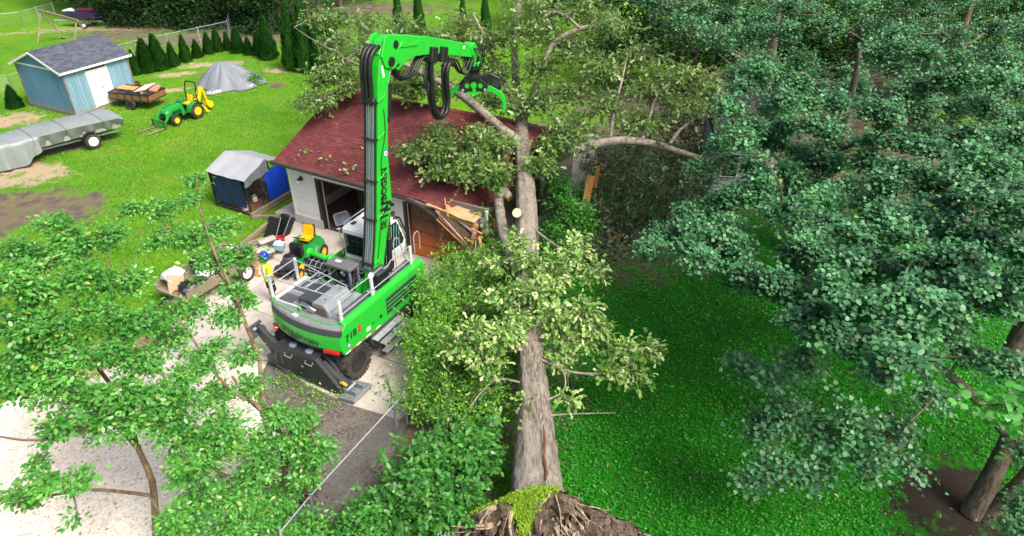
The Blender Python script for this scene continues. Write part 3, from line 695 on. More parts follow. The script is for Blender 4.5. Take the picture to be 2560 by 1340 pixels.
# green side skins with grille
def side(x, s):
    mb = MB().prism([(-2.3, 1.30), (-2.36, 1.42), (-2.26, 2.2), (-2.1, 2.36), (2.1, 2.36), (2.2, 1.9), (2.0, 1.22), (-1.0, 1.22)], 'x', x - .04, x + .04)
    return P('side_panel', mb, GREEN, bevel=.02)
sr = side(1.30, 1); sl = P('side_panel', MB().prism([(-1.5, 1.30), (-1.5, 2.26), (2.1, 2.30), (2.2, 1.9), (2.0, 1.22), (-1.0, 1.22)], 'x', -1.77, -1.70), GREEN, bevel=.02)
P('side_rim', MB().prism([(1.345, 2.28), (1.22, 2.40), (1.10, 2.40), (1.10, 2.34), (1.25, 2.28)], 'y', -2.12, 2.1), GREEN)
MB().box((1.345, .75, 1.78), (.012, 1.75, .62)).build('grille', DKGREY, sr)
for i in range(7): MB().beam((1.358, -.1, 1.56 + i * .075), (1.358, 1.6, 1.56 + i * .075), .03, .018).build('louvre', GREEN if i % 2 else BLACKP, sr)
sm = lambda x0, y0, z0: (lambda a, b, c: (x0 + c, y0 + a, z0 + b))
text_mesh('718', .34, BLKT, 'lettering', sr, sm(1.347, -2.2, 1.74), sx=1.05)
text_mesh('E', .34, RED, 'lettering', sr, sm(1.347, -1.60, 1.74), sx=1.1)
dc = MB().lathe([(.0, 0), (.075, 0), (.075, .004), (0, .004)], (1.345, -2.08, 1.56), 'x', 18).build('round_sticker', M('blue_sticker', (.02, .12, .5), .4), sr)
MB().lathe([(.0, 0.005), (.055, 0.005), (.055, .007), (0, .007)], (1.345, -2.08, 1.56), 'x', 14).build('sticker_ring', WHITE, sr)
MB().box((1.353, -2.08, 1.56), (.004, .04, .05)).build('sticker_mark', M('blue_sticker', (.02, .12, .5)), sr)
for i in range(7): MB().box((1.345, -2.15 + i * .25, 1.345 - i * .008), (.006, .23, .05), (R(-2), 0, 0)).build('reflective_strip', WHITE if i % 2 == 0 else M('red_reflector', (.5, .08, .04), .3), sr)
MB().box((1.345, -1.12, 1.55), (.006, .2, .13)).build('data_label', WHITE, sr); MB().box((1.345, -.86, 1.6), (.006, .1, .05)).build('latch', BLACKP, sr)
MB().lathe([(.0, 0), (.06, 0), (.06, .02), (0, .02)], (1.34, -.45, 1.62), 'x', 14).build('lock', BLACKP, sr)
# deck
P('frame_floor', MB().box((XC, -.1, 1.34), (2.9, 4.1, .12)), DKGREY)
P('deck', MB().box((XC, -1.25, 2.24), (2.92, 1.6, .10)), MIDGREY, bevel=.01)
P('deck_front', MB().box((.98, .9, 2.26), (.6, 2.4, .08)), MIDGREY, bevel=.01)
TREAD = M('tread_plate', (.09, .095, .11), .7, var=.35, scale=30, bmp=.4, bscale=60)
for (x, y, w, d) in ((-1.28, -1.75, .62, .42), (-1.25, -1.0, .6, .55), (.86, -1.1, .3, 1.4), (.98, .9, .4, 2.0)): P('tread_plate', MB().box((x, y, 2.31 if y < .5 else 2.315), (w, d, .02)), TREAD)
P('deck_step', MB().box((-1.6, -1.25, 2.32), (.16, 1.45, .05)), LTGREY, bevel=.01)
P('deck_edge', MB().box((-.62, -2.0, 2.31), (1.9, .06, .05)), LTGREY, bevel=.01)
# engine hood, black cover, exhaust
hd = P('engine_hood', MB().prism([(-.02, 2.3), (-.02, 2.66), (.04, 2.72), (.46, 2.72), (.62, 2.5), (.66, 2.3)], 'y', -2.0, -.85), M('hood_grey', (.26, .29, .32), .45, var=.15), bevel=.015)
for i in range(9): MB().box((.60, -1.85 + i * .12, 2.42), (.02, .02, .2), (0, R(25), R(20))).build('slot', BLACKP, hd)
for p in ((.3, -1.7), (.3, -1.0)): MB().box((p[0], p[1], 2.722), (.06, .04, .012)).build('latch', BLACKP, hd)
P('battery_cover', MB().box((-.42, -1.35, 2.42), (.7, .95, .22)), DKGREY, bevel=.015)
P('end_plate', MB().box((.3, -2.02, 2.47), (.52, .04, .34)), M('rusty_plate', (.16, .13, .10), .7, var=.5, scale=14, bmp=.3), bevel=.02)
P('exhaust_pipe', MB().tube([(.1, -2.02, 2.42), (-.02, -2.06, 2.5), (-.2, -2.06, 2.56), (-.42, -2.04, 2.56)], [.07, .07, .065, .065], 12), CHROME, smooth=True)
P('filter', MB().lathe([(.1, 0), (.1, .24), (.07, .26), (0, .26)], (-.4, -1.92, 2.3), 'z', 12), BLACKP, smooth=True)
P('lifting_eye', MB().tube([(-.52, -2.1, 2.3), (-.52, -2.1, 2.4), (-.46, -2.12, 2.46), (-.4, -2.14, 2.4), (-.4, -2.14, 2.3)], .03, 8), GREEN, smooth=True)
# railings
def rail(pts, r=.019): return MB().tube(pts, r, 8)
P('guard_rail', rail([(-1.72, -.78, 2.3), (-1.72, -.8, 3.05), (-1.72, -.9, 3.13), (-1.72, -1.85, 3.13), (-1.70, -1.98, 3.13), (-1.55, -2.02, 3.13), (.72, -1.92, 3.13), (.86, -1.85, 3.1), (.9, -1.35, 3.1), (.8, -1.22, 3.1), (-1.65, -.80, 3.1)]), GALV, smooth=True)
P('guard_rail', rail([(-1.74, -1.95, 2.75), (-1.74, -.8, 2.75)]).tube([(-.5, -1.98, 3.13), (-.5, -1.02, 3.1)], .018, 8).tube([(.15, -1.94, 3.13), (.15, -1.14, 3.1)], .018, 8), GALV, smooth=True)
for p in ((-1.74, -1.95), (-1.74, -.78)): P('rail_post', MB().box((p[0], p[1], 2.72), (.06, .1, .85)), LTGREY, bevel=.006)
P('guard_rail', rail([(1.05, -2.0, 3.08), (1.08, -.45, 3.08), (1.1, .15, 3.1), (1.1, .25, 2.98), (1.1, .5, 2.98), (1.12, .6, 3.1), (1.12, 1.6, 3.1), (1.12, 1.72, 3.0), (1.12, 1.72, 2.4)]), GALV, smooth=True)
P('guard_rail', rail([(1.16, -2.0, 2.62), (1.16, -.5, 2.62), (1.16, 1.7, 2.62)]), GALV, smooth=True)
for y in (-2.0, -.45, 1.7): P('rail_post', MB().box((1.12, y, 2.68), (.06, .12, .8)), LTGREY, bevel=.006)
P('grab_handle', rail([(.75, 1.35, 2.3), (.75, 1.3, 3.3), (.75, 1.38, 3.42), (.75, 1.52, 3.42), (.75, 1.6, 3.3), (.75, 1.9, 2.3)]), GALV, smooth=True)
P('grab_handle', rail([(1.05, 2.05, 2.6), (1.05, 2.05, 3.25), (1.05, 2.15, 3.36), (1.05, 2.3, 3.36), (1.05, 2.38, 3.25), (1.05, 2.38, 2.6)]), GALV, smooth=True)
P('work_light', MB().box((1.02, -.3, 3.02), (.16, .2, .12), (0, 0, .3)), LTGREY, bevel=.02)
tb = P('tool_box', MB().box((.92, .2, 2.62), (.4, .62, .56)), BLACK, bevel=.03)
for i in range(4): MB().box((.92, -.02 + i * .15, 2.62), (.42, .02, .5)).build('rib', BLACK, tb)
MB().box((.92, .2, 2.92), (.42, .64, .04)).build('lid', DKGREY, tb, bevel=.01)
# cooler drum under a green yoke
P('cable_drum', MB().lathe([(.0, -.42), (.33, -.42), (.33, -.38), (.27, -.36), (.27, .36), (.33, .38), (.33, .42), (0, .42)], (-1.28, -.15, 2.55), 'x', 24), BLACK, smooth=True)
dg = MB()
for k in range(10):
    a = k * .6283; dg.tube([(-1.66, -.15 + .31 * math.cos(a), 2.55 + .31 * math.sin(a)), (-.9, -.15 + .31 * math.cos(a), 2.55 + .31 * math.sin(a))], .01, 5)
for x in (-1.5, -1.28, -1.06): dg.tube([(x, -.15 + .31 * math.cos(a), 2.55 + .31 * math.sin(a)) for a in np.linspace(0, 6.283, 17)], .01, 5)
P('drum_guard', dg, GALV)
P('green_yoke', MB().tube([(-1.7, -.1, 3.0), (-.82, -.1, 3.0)], .09, 12).lathe([(.13, -.06), (.16, -.03), (.16, .03), (.13, .06)], (-1.7, -.1, 3.02), 'x', 16).lathe([(.13, -.06), (.16, -.03), (.16, .05), (.1, .09)], (-.80, -.1, 3.02), 'x', 16).prism([(-.25, 2.3), (.1, 2.3), (.05, 3.0), (-.2, 3.0)], 'x', -1.74, -1.68).prism([(-.2, 2.3), (.12, 2.3), (.06, 3.0), (-.22, 3.0)], 'x', -.86, -.76), GREEN, smooth=True, bevel=.01)
# valve bay under a grey cover plate
P('cover_plate', MB().box((-.12, -.32, 3.12), (1.0, .5, .11)), M('cover_grey', (.13, .13, .14), .6, var=.15), bevel=.02)
P('plate_label', MB().box((-.3, -.28, 3.178), (.2, .12, .006)), WHITE)
for x, y in ((.3, -.5), (-.55, -.5), (.3, -.1)): P('support_post', MB().box((x, y, 2.72), (.07, .07, .8)), M('post_grey', (.14, .19, .26), .5))
rk = random.Random(11)
vb = MB().box((-.1, -.2, 2.5), (.7, .45, .5))
for i in range(14): vb.box((rk.uniform(-.5, .3), rk.uniform(-.5, .0), rk.uniform(2.4, 2.95)), (rk.uniform(.06, .2),) * 3, (rk.random(), rk.random(), rk.random()))
P('valve_block', vb, BLACKP, bevel=.01)
for i in range(22):
    a = Vector((rk.uniform(-.7, .45), rk.uniform(-.75, -.1), rk.uniform(2.35, 3.0))); b = a + Vector((rk.uniform(-.5, .5), rk.uniform(-.35, .3), rk.uniform(-.4, .3))); m = (a + b) / 2 + Vector((rk.uniform(-.15, .15), rk.uniform(-.3, 0), rk.uniform(.1, .35)))
    pts = [a * (1 - s) ** 2 + m * 2 * s * (1 - s) + b * s * s for s in np.linspace(0, 1, 8)]
    P('hose', MB().tube(pts, rk.uniform(.012, .028), 6), BLACK if i % 6 else M('tan_hose', (.55, .42, .3), .5), smooth=True)
P('wire_loom', MB().tube([(-1.2, -1.2, 2.36), (-1.0, -.9, 2.5), (-.8, -.7, 2.75), (-.6, -.55, 2.9)], .012, 5).tube([(-.9, -1.3, 2.55), (-.7, -.8, 2.7), (-.3, -.6, 2.9)], .012, 5).tube([(-1.4, -.6, 2.36), (-1.1, -.5, 2.45), (-.7, -.6, 2.4), (-.4, -.75, 2.5)], .02, 5), GALV)
# steps on the right
st = P('step_frame', MB().prism([(-1.0, 1.22), (.95, 1.22), (.95, .35), (-.55, .35), (-1.0, .8)], 'x', 1.02, 1.3), DKGREY, bevel=.02)
for x, z, y0, y1 in ((1.42, 1.02, -.98, .5), (1.5, .72, -.72, .8), (1.55, .40, -.72, .9)):
    MB().box((x, (y0 + y1) / 2, z), (.24, y1 - y0, .06)).build('step', M('step_grey', (.36, .39, .42), .5, var=.3), st, bevel=.012)
    MB().box((x - .13, (y0 + y1) / 2, z - .1), (.03, y1 - y0, .22)).build('riser', DKGREY, st)
P('fuel_tank', MB().box((-1.35, .3, .82), (.5, 1.5, .65)), DKGREY, bevel=.05)
# cab
cb = bpy.data.objects.new('cab', None); put(cb, ex)
prof = [(1.0, 1.95), (2.55, 1.95), (2.86, 2.15), (2.92, 2.5), (2.55, 3.48), (2.3, 3.6), (1.02, 3.58)]
CX0, CX1 = -1.2, .05
MB().prism(prof, 'x', CX0, CX1).build('body', WHITE, cb, bevel=.05, seg=2, smooth=True)
MB().box((-.575, 1.0, 2.24), (1.15, .04, .5)).build('rear_panel', LTGREY, cb, bevel=.02)
MB().box((-.60, .985, 3.0), (.98, .03, .80)).build('rear_window', GLASS, cb, bevel=.03)
for x, s in ((CX1, 1), (CX0, -1)):
    MB().prism([(1.42, 2.42), (2.72, 2.42), (2.80, 2.55), (2.46, 3.42), (1.42, 3.42)], 'x', x - .012, x + .012).build('side_window', GLASS, cb, bevel=.006)
    MB().box((x, 1.95, 2.18), (.02, 1.65, .36)).build('side_panel', LTGREY, cb, bevel=.01)
MB().prism([(2.70, 2.3), (2.95, 2.5), (2.60, 3.44), (2.40, 3.5)], 'x', CX0 + .08, CX1 - .08).build('windscreen', GLASS, cb)
bars = MB()
for i in range(7): x = CX0 + .12 + i * .168; bars.tube([(x, 3.02, 2.42), (x, 3.0, 2.7), (x, 2.66, 3.5)], .014, 6)
for z, y in ((2.45, 3.02), (2.95, 2.92), (3.45, 2.7)): bars.tube([(CX0 + .05, y, z), (CX1 - .05, y, z)], .016, 6)
bars.build('guard_bars', BLACKP, cb, True)
gd = MB()
for i in range(7): gd.box((CX1 + .022, 1.62 + i * .15, 2.92), (.008, .03, .9), (R(-8), 0, 0))
gd.build('window_slats', M('mint_slats', (.22, .42, .38), .4), cb)
MB().box((CX1 + .022, 2.1, 2.72), (.012, 1.2, .03), (R(14), 0, 0)).build('window_bar', BLACKP, cb)
rr = MB().tube([(CX0 + .08, 1.1, 3.6), (CX0 + .08, 1.12, 3.72), (CX0 + .08, 2.2, 3.74), (CX0 + .1, 2.4, 3.62)], .022, 8); rr.build('roof_rail', GALV, cb, True)
MB().box((-.55, 1.95, 3.62), (.45, .42, .05)).build('roof_hatch', DKGREY, cb, bevel=.02)
MB().box((-.95, 1.4, 3.61), (.12, .2, .03)).build('roof_plate', BLACKP, cb)
for i, x in enumerate((-.5, -.28, -.05)): MB().lathe([(.0, 0), (.06, 0), (.075, .08), (.06, .12), (0, .12)], (x, 2.38, 3.72), 'y', 10).build('roof_light', BLACKP, cb, True)
MB().tube([(CX1 + .03, 2.3, 3.62), (CX1 + .04, 2.62, 3.5), (CX1 + .04, 2.98, 2.6), (CX1 + .04, 2.9, 2.0)], .03, 8).build('guard_hoop', BLACKP, cb, True)
MB().tube([(CX0 - .06, .98, 3.55), (CX0 - .06, .98, 2.5)], .02, 8).tube([(CX0 - .02, 1.02, 3.5), (CX0 - .1, .9, 3.52)], .02, 6).build('side_rail', GALV, cb, True)
MB().box((CX0 + .0, .99, 2.1), (.08, .06, .55)).build('green_stripe', GREEN, cb)
MB().prism([(.9, 1.3), (2.4, 1.3), (2.5, 1.95), (1.0, 1.95)], 'x', -1.0, -.2).build('cab_mount', DKGREY, ex, bevel=.03)
P('green_post', MB().box((.02, 1.05, 2.1), (.07, .14, .7)), GREEN)
# boom: box girder with a kink on its front edge (profile in the Y-Z plane)
BX = .55
bp = [(-.18, 1.85), (.10, 2.6), (.40, 3.6), (.66, 4.7), (.97, 6.4), (1.20, 7.7), (1.38, 8.7), (1.52, 9.2), (1.66, 9.5), (1.86, 9.62), (2.18, 9.4), (2.22, 9.2), (2.04, 8.9), (1.86, 8.55), (1.68, 7.6), (1.50, 6.3), (1.48, 5.4), (1.46, 4.75), (1.10, 4.0), (.78, 3.1), (.52, 2.2), (.42, 1.8)]
P('boom_foot', MB().prism([(-.5, 1.4), (.9, 1.4), (.6, 2.35), (-.2, 2.45)], 'x', BX - .34, BX - .26).prism([(-.5, 1.4), (.9, 1.4), (.6, 2.35), (-.2, 2.45)], 'x', BX + .26, BX + .34), GREEN, bevel=.015)
bo = P('boom', MB().prism(bp, 'x', BX - .17, BX + .22), GREEN, bevel=.018)
def spine(z):    # rear edge of the boom at height z
    for (a, b) in zip(bp[:9], bp[1:10]):
        if a[1] <= z <= b[1]: return a[0] + (b[0] - a[0]) * (z - a[1]) / (b[1] - a[1])
    return bp[9][0]
PIPE = M('hydraulic_pipe', (.25, .32, .36), .35, metal=.5, var=.2)
for i in range(6):
    x = BX - .2 + i * .078; pts = [(x, spine(z) - .09, z) for z in np.linspace(2.9, 8.3, 16)]
    MB().tube(pts, .026 if i % 2 else .034, 8).build('pipe', PIPE if i not in (0, 5) else BLACK, bo, True)
for z in (3.1, 4.55, 5.8, 7.1, 8.2):
    y = spine(z); MB().box((BX - .01, y - .10, z), (.52, .15, .05)).build('pipe_clamp', BLACKP, bo, bevel=.01)
    MB().tube([(BX + .24, y - .05, z), (BX + .26, y + .22, z + .08), (BX + .26, y + .3, z + .16)], .022, 6).build('clamp_stay', GREEN, bo, True)
def hose(pts, r, name='hose', par=bo, ribs=0, mat=BLACK):
    # Catmull-Rom smoothing
    P_ = [Vector(p) for p in pts]; P_ = [P_[0] * 2 - P_[1]] + P_ + [P_[-1] * 2 - P_[-2]]; out = []
    for i in range(1, len(P_) - 2):
        for t in np.linspace(0, 1, 7)[:-1]:
            a, b, c, d = P_[i - 1:i + 3]
            out.append(.5 * ((2 * b) + (c - a) * t + (2 * a - 5 * b + 4 * c - d) * t * t + (3 * b - a - 3 * c + d) * t ** 3))
    out.append(P_[-2]); rs = r
    if ribs:
        o2 = []; rs = []
        L = [0]
        for a, b in zip(out, out[1:]): L.append(L[-1] + (b - a).length)
        n = int(L[-1] / ribs)
        for k in range(n + 1):
            s = L[-1] * k / n; j = max(0, min(len(L) - 2, np.searchsorted(L, s) - 1)); f = (s - L[j]) / (L[j + 1] - L[j] + 1e-9)
            o2.append(out[j].lerp(out[j + 1], f)); rs.append(r * (1.0 if k % 2 else .82))
        out = o2
    return MB().tube(out, rs, 9).build(name, mat, par, True, angle=80)
for i, x in enumerate((BX - .24, BX - .1, BX + .06)):
    hose([(x, spine(8.1) - .1, 8.1), (x, spine(8.7) - .14, 8.7), (x, 1.26, 9.1), (x, 1.4, 9.5), (x + .02, 1.72, 9.68), (x + .05, 2.1, 9.45), (x + .1, 2.5, 8.98)], .075, 'ribbed_hose', bo, ribs=.045)
hose([(BX + .235, .35, 3.0), (BX + .24, 1.0, 5.2), (BX + .24, 1.1, 6.3), (BX + .24, 1.45, 7.2), (BX + .24, 1.5, 7.9)], .012, 'cable', bo)
dc = MB().lathe([(.0, 0), (.11, 0), (.11, .004), (0, .004)], (BX + .222, 1.38, 6.52), 'x', 20).build('round_sticker', M('blue_sticker', (.02, .12, .5), .4), bo)
MB().lathe([(.0, 0.005), (.085, 0.005), (.085, .007), (0, .007)], (BX + .222, 1.38, 6.52), 'x', 16).build('sticker_ring', WHITE, bo)
MB().box((BX + .231, 1.38, 6.52), (.004, .07, .07)).build('sticker_mark', M('blue_sticker', (.02, .12, .5)), bo)
MB().box((BX + .222, 1.66, 9.0), (.005, .09, .36), (R(8), 0, 0)).build('white_label', WHITE, bo)
ba = math.atan2(6.2 - 4.2, 1.33 - .98)           # lettering runs up the boom
ca, sa = math.cos(ba), math.sin(ba)
def bmap(a, b, c): b *= 1.4; return (BX + .228 + c, 1.0 + a * ca - b * sa, 4.05 + a * sa + b * ca)
sennebogen(bmap, bo, 1.5)
for z, y in ((7.5, 1.68), (4.78, 1.36)): MB().box((BX + .24, y, z), (.04, .08, .16)).build('hinge', BLACKP, bo, bevel=.01)
# boom lift cylinders in front, stick cylinder behind the head
for x in (BX - .14, BX + .12):
    MB().tube([(x, 1.0, 1.75), (x, 1.15, 3.0), (x, 1.22, 3.5)], .10, 12).build('lift_cylinder', BLACKP, ex, True)
    MB().tube([(x, 1.22, 3.5), (x, 1.38, 4.75)], .055, 10).build('cylinder_rod', CHROME, ex, True)
MB().tube([(BX - .32, 1.38, 4.75), (BX + .32, 1.38, 4.75)], .06, 10).build('pin', BLACKP, bo, True)
P('stick_cylinder', MB().tube([(BX, 1.9, 7.5), (BX, 2.12, 8.5)], .13, 12), BLACKP, smooth=True); P('cylinder_rod', MB().tube([(BX, 2.12, 8.5), (BX, 2.45, 9.15)], .06, 10), CHROME, smooth=True)
# stick
sp_ = [(1.62, 9.90), (1.9, 10.22), (2.2, 10.32), (2.75, 10.22), (4.4, 9.80), (6.95, 8.98), (7.1, 8.75), (6.95, 8.52), (4.6, 9.22), (3.4, 9.42), (2.85, 9.36), (2.5, 9.2), (2.25, 9.4), (1.9, 9.62)]
sk_ = P('stick', MB().prism(sp_, 'x', BX - .17, BX + .17), GREEN, bevel=.018); sk_.location.z = -.40
for s in (-1, 1): MB().prism([(1.6, 9.85), (1.86, 10.36), (2.12, 10.40), (2.55, 10.1), (2.5, 9.5), (2.1, 9.35), (1.75, 9.5)], 'x', BX + s * .25 - .03, BX + s * .25 + .03).build('knuckle_plate', GREEN, sk_, bevel=.015)
MB().lathe([(0, -.3), (.12, -.3), (.12, .3), (0, .3)], (BX, 2.32, 10.05), 'x', 16).build('pin', BLACKP, sk_, True)
MB().lathe([(0, -.33), (.14, -.33), (.14, .33), (0, .33)], (BX, 2.02, 9.62), 'x', 16).build('pin', BLACKP, sk_, True)
MB().prism([(2.6, 9.88), (3.6, 9.72), (3.75, 9.86), (3.2, 9.84), (2.75, 10.02)], 'x', BX + .17, BX + .2).build('gusset', GREEN, sk_, bevel=.006)
for y, z in ((4.35, 9.25), (4.95, 9.12)): MB().box((BX + .1, y, z), (.42, .34, .5), (R(-16), 0, 0)).build('valve_box', BLACKP, sk_, bevel=.03)
MB().box((BX + .174, 6.35, 9.02), (.006, .1, .1)).build('label', WHITE, sk_)
for k, x in enumerate((BX - .12, BX, BX + .14)):
    hose([(x, 2.3, 9.35), (x, 2.6, 9.0), (x, 3.0, 8.75 + .05 * k), (x, 3.4, 8.9), (x, 3.9, 9.25), (x, 4.3, 9.15)], .045, 'hose', sk_)
    hose([(x + .05, 5.4, 8.75), (x + .05, 5.8, 8.72), (x + .1, 6.1, 8.3 - .05 * k), (x + .1, 6.4, 8.1), (x + .12, 6.7, 8.4), (x + .1, 6.9, 8.55)], .035, 'hose', sk_)
for k, x in enumerate((BX + .05, BX + .2)): hose([(x, 4.25, 9.2), (x, 4.2, 8.6), (x, 4.22, 7.9), (x, 4.35, 7.3), (x, 4.62, 7.0 + .04 * k), (x, 4.95, 7.1), (x, 5.15, 7.5), (x, 5.12, 8.1), (x, 5.15, 8.5), (x, 5.35, 8.72), (x, 5.6, 8.6)], .085, 'ribbed_hose', sk_, ribs=.05)
for i in range(9):
    a = Vector((BX + rk.uniform(-.15, .2), rk.uniform(3.9, 4.5), rk.uniform(8.7, 9.2))); hose([a, a + Vector((.05, -.2, -.35)), a + Vector((.05, -.05, -.65)), a + Vector((0, .1, -.45))], .014, 'cable', sk_)
# rotator and grapple saw
HY, HZ = 7.25, 7.35
gh = bpy.data.objects.new('grapple', None); gh.location.z = -.34; put(gh, ex)
gs = bpy.data.objects.new('grapple_saw', None); gs.location = (BX, HY, 7.28); gs.rotation_euler = (0, 0, R(-58)); gs.scale = (.72, .66, .72); put(gs, ex)
GL = (-BX, -HY, -7.62)
MB().prism([(6.75, 8.9), (7.1, 8.98), (7.35, 8.7), (7.35, 8.3), (7.05, 8.2), (6.85, 8.5)], 'x', BX - .2, BX + .2).build('link', GREEN, gh, bevel=.03)
MB().lathe([(.0, 8.45), (.2, 8.45), (.24, 8.4), (.24, 8.15), (.3, 8.1), (.3, 7.98), (.2, 7.95), (.2, 7.75), (.28, 7.72), (.28, 7.62), (0, 7.62)], (BX, HY, 0), 'z', 20).build('rotator', BLACKP, gh, True, angle=30)
MB().lathe([(.25, 8.25), (.31, 8.2), (.31, 8.12), (.25, 8.08)], (BX, HY, 0), 'z', 20).build('rotator_ring', GREEN, gh, True)
for i in range(16):
    a = i * .4; c = Vector((BX + .28 * math.cos(a), HY + .28 * math.sin(a), 8.4)); hose([Vector((BX, 6.95, 8.7)) + Vector((.2 * math.cos(a), 0, .1)), c + Vector((.1 * math.cos(a), .12 * math.sin(a), .25)), c + Vector((.12 * math.cos(a), .12 * math.sin(a), -.05)), Vector((BX + .2 * math.cos(a), HY + .2 * math.sin(a), 7.85))], .018, 'hose', gh)
bpz = [(6.42, 7.25), (6.75, 7.62), (7.6, 7.62), (8.05, 7.30), (7.95, 6.98), (7.55, 6.9), (6.75, 6.9), (6.48, 7.0)]
hb = MB().prism(bpz, 'x', BX + .22, BX + .28).prism(bpz, 'x', BX - .28, BX - .22).box((BX, 7.2, 7.5), (.5, 1.0, .14)).build('head_plates', BLACKP, gs, loc=GL, bevel=.015)
for (y, z, r_) in ((6.85, 7.3, .13), (7.22, 7.32, .17), (7.6, 7.28, .13), (7.24, 7.06, .10)): MB().lathe([(0, 0), (r_, 0), (r_, .006), (0, .006)], (BX + .281, y, z), 'x', 20).build('green_disc', GREEN, gs, loc=GL)
MB().prism([(6.85, 6.98), (7.6, 6.98), (7.7, 6.9), (7.4, 6.84), (7.0, 6.84), (6.75, 6.9)], 'x', BX + .281, BX + .289).build('green_blade', GREEN, gs, loc=GL)
for y in (6.6, 7.85): MB().lathe([(0, -.34), (.07, -.34), (.07, .34), (0, .34)], (BX, y, 7.08), 'x', 12).build('pin', GALV, gs, True, loc=GL)
MB().prism([(7.5, 7.68), (8.2, 7.85), (8.75, 7.6), (8.8, 7.0), (8.5, 6.9), (8.1, 7.35), (7.6, 7.4)], 'x', BX - .3, BX + .08).build('saw_housing', BLACKP, gs, loc=GL, bevel=.03)
for i in range(6): MB().box((BX + .085, 8.3 + i * .07, 7.35), (.012, .03, .42), (R(-20), 0, 0)).build('vent', DKGREY, gs, loc=GL)
def claw(cy, cz, ys, x, par, sgn):
    out = [];
    for (y, z) in ys: out.append((y, z))
    MB().prism(out, 'x', x - .035, x + .035).build('claw', GREEN, gs, loc=GL, bevel=.012)
left = [(6.75, 7.2), (6.3, 7.22), (5.85, 6.95), (5.62, 6.5), (5.60, 6.05), (5.72, 6.0), (5.80, 6.45), (6.02, 6.8), (6.4, 7.0), (6.75, 6.98)]
right = [(7.75, 7.2), (8.25, 7.22), (8.75, 6.95), (9.05, 6.45), (9.02, 5.9), (8.88, 5.85), (8.82, 6.4), (8.6, 6.72), (8.2, 6.95), (7.8, 6.95)]
for x in (BX - .12, BX + .12): claw(0, 0, left, x, gh, -1)
for x in (BX - .2, BX + .02, BX + .24): claw(0, 0, right, x, gh, 1)
MB().box((BX + .02, 8.35, 7.08), (.5, .4, .06), (R(-25), 0, 0)).build('claw_web', GREEN, gs, loc=GL, bevel=.01)
MB().box((BX, 6.15, 7.0), (.3, .3, .05), (R(35), 0, 0)).build('claw_web', GREEN, gs, loc=GL, bevel=.01)
# ------------------------------------------------------------------ blue shed (local: X along u, Y along v)
SH = at(148, 180, 2.9) - UX * .22 + VX * .2; SH.z = 0
sh = thing('shed', 'weathered light blue garden shed with grey shingle roof and white double doors', 'shed', SH, ANG)
SW, SD, SE, SR = 4.6, 4.4, 2.85, 3.75
def bluemat(name, c):
    m, t, b = nodes(name); tc = N(t, 'ShaderNodeTexCoord'); Pn = tc.outputs['Object']; oi = N(t, 'ShaderNodeObjectInfo')
    mp = N(t, 'ShaderNodeMapping'); mp.inputs['Scale'].default_value = (9, 9, .7); t.links.new(Pn, mp.inputs[0])
    n1, n2 = noise(t, mp.outputs[0], 1.2, 5, .7), noise(t, Pn, 1.1, 4, .7)
    s = N(t, 'ShaderNodeSeparateXYZ'); t.links.new(Pn, s.inputs[0])
    col = mix(t, ramp(t, n1, [(.3, 0.), (.75, 1.)]), c, tuple(x * 1.35 for x in c))
    col = mix(t, ramp(t, mth(t, 'ADD', s.outputs[2], mth(t, 'MULTIPLY', n2, .9)), [(.45, .8), (1.0, 0.)]), col, (.30, .24, .17))
    hs = N(t, 'ShaderNodeHueSaturation'); t.links.new(col, hs.inputs['Color']); t.links.new(mth(t, 'MULTIPLY_ADD', oi.outputs['Random'], .16, .92), hs.inputs['Value'])
    t.links.new(hs.outputs[0], b.inputs['Base Color']); b.inputs['Roughness'].default_value = .8; bump(t, b, n1, .2, .01); return m
BLU = bluemat('blue_boards', (.16, .29, .38)); BLU_SHADE = bluemat('blue_boards_shaded', (.085, .20, .32))  # second tone is darker: shade on walls turned from the sun, painted in
MB().box((-SW / 2, SD / 2, 1.35), (SW - .06, SD - .06, 2.6)).build('frame', M('shed_inside', (.07, .07, .06), .9), sh)
MB().box((-SW / 2, SD / 2, .03), (SW - .02, SD - .02, .2)).build('skid', WOOD, sh)
DY0, DY1 = 1.45, 2.85
n = 15; w = SW / n
for i in range(n): MB().box((-SW + (i + .5) * w, -.0, (.1 + SE) / 2), (w - .014, .03, SE - .1)).build('siding_plank', BLU_SHADE, sh)
n = 22; w = SD / n
for i in range(n):
    y = (i + .5) * w
    if DY0 < y < DY1: continue
    MB().box((0, y, (.1 + SE) / 2), (.03, w - .014, SE - .1)).build('siding_plank', BLU, sh)
for i in range(14): MB().box((-SW, (i + .5) * SD / 14, 1.45), (.03, SD / 14 - .01, SE - .1)).build('siding_plank', BLU_SHADE, sh)
MB().box((-SW / 2, SD, 1.45), (SW, .03, SE - .1)).build('back_wall', BLU_SHADE, sh)
for y in (.0, SD): MB().prism([(-SW - .02, SE), (0.02, SE), (-SW / 2, SR)], 'y', y - .012, y + .012).build('gable', BLU_SHADE, sh)
for x, y in ((0, 0), (-SW, 0), (0, SD), (-SW, SD)): MB().box((x, y, 1.45), (.1, .1, 2.75)).build('corner_trim', M('worn_corner', (.25, .2, .18), .8, var=.5, scale=6), sh)
for y in (DY0, DY1): MB().box((.028, y, 1.33), (.03, .09, 2.35)).build('door_trim', WHITE, sh)
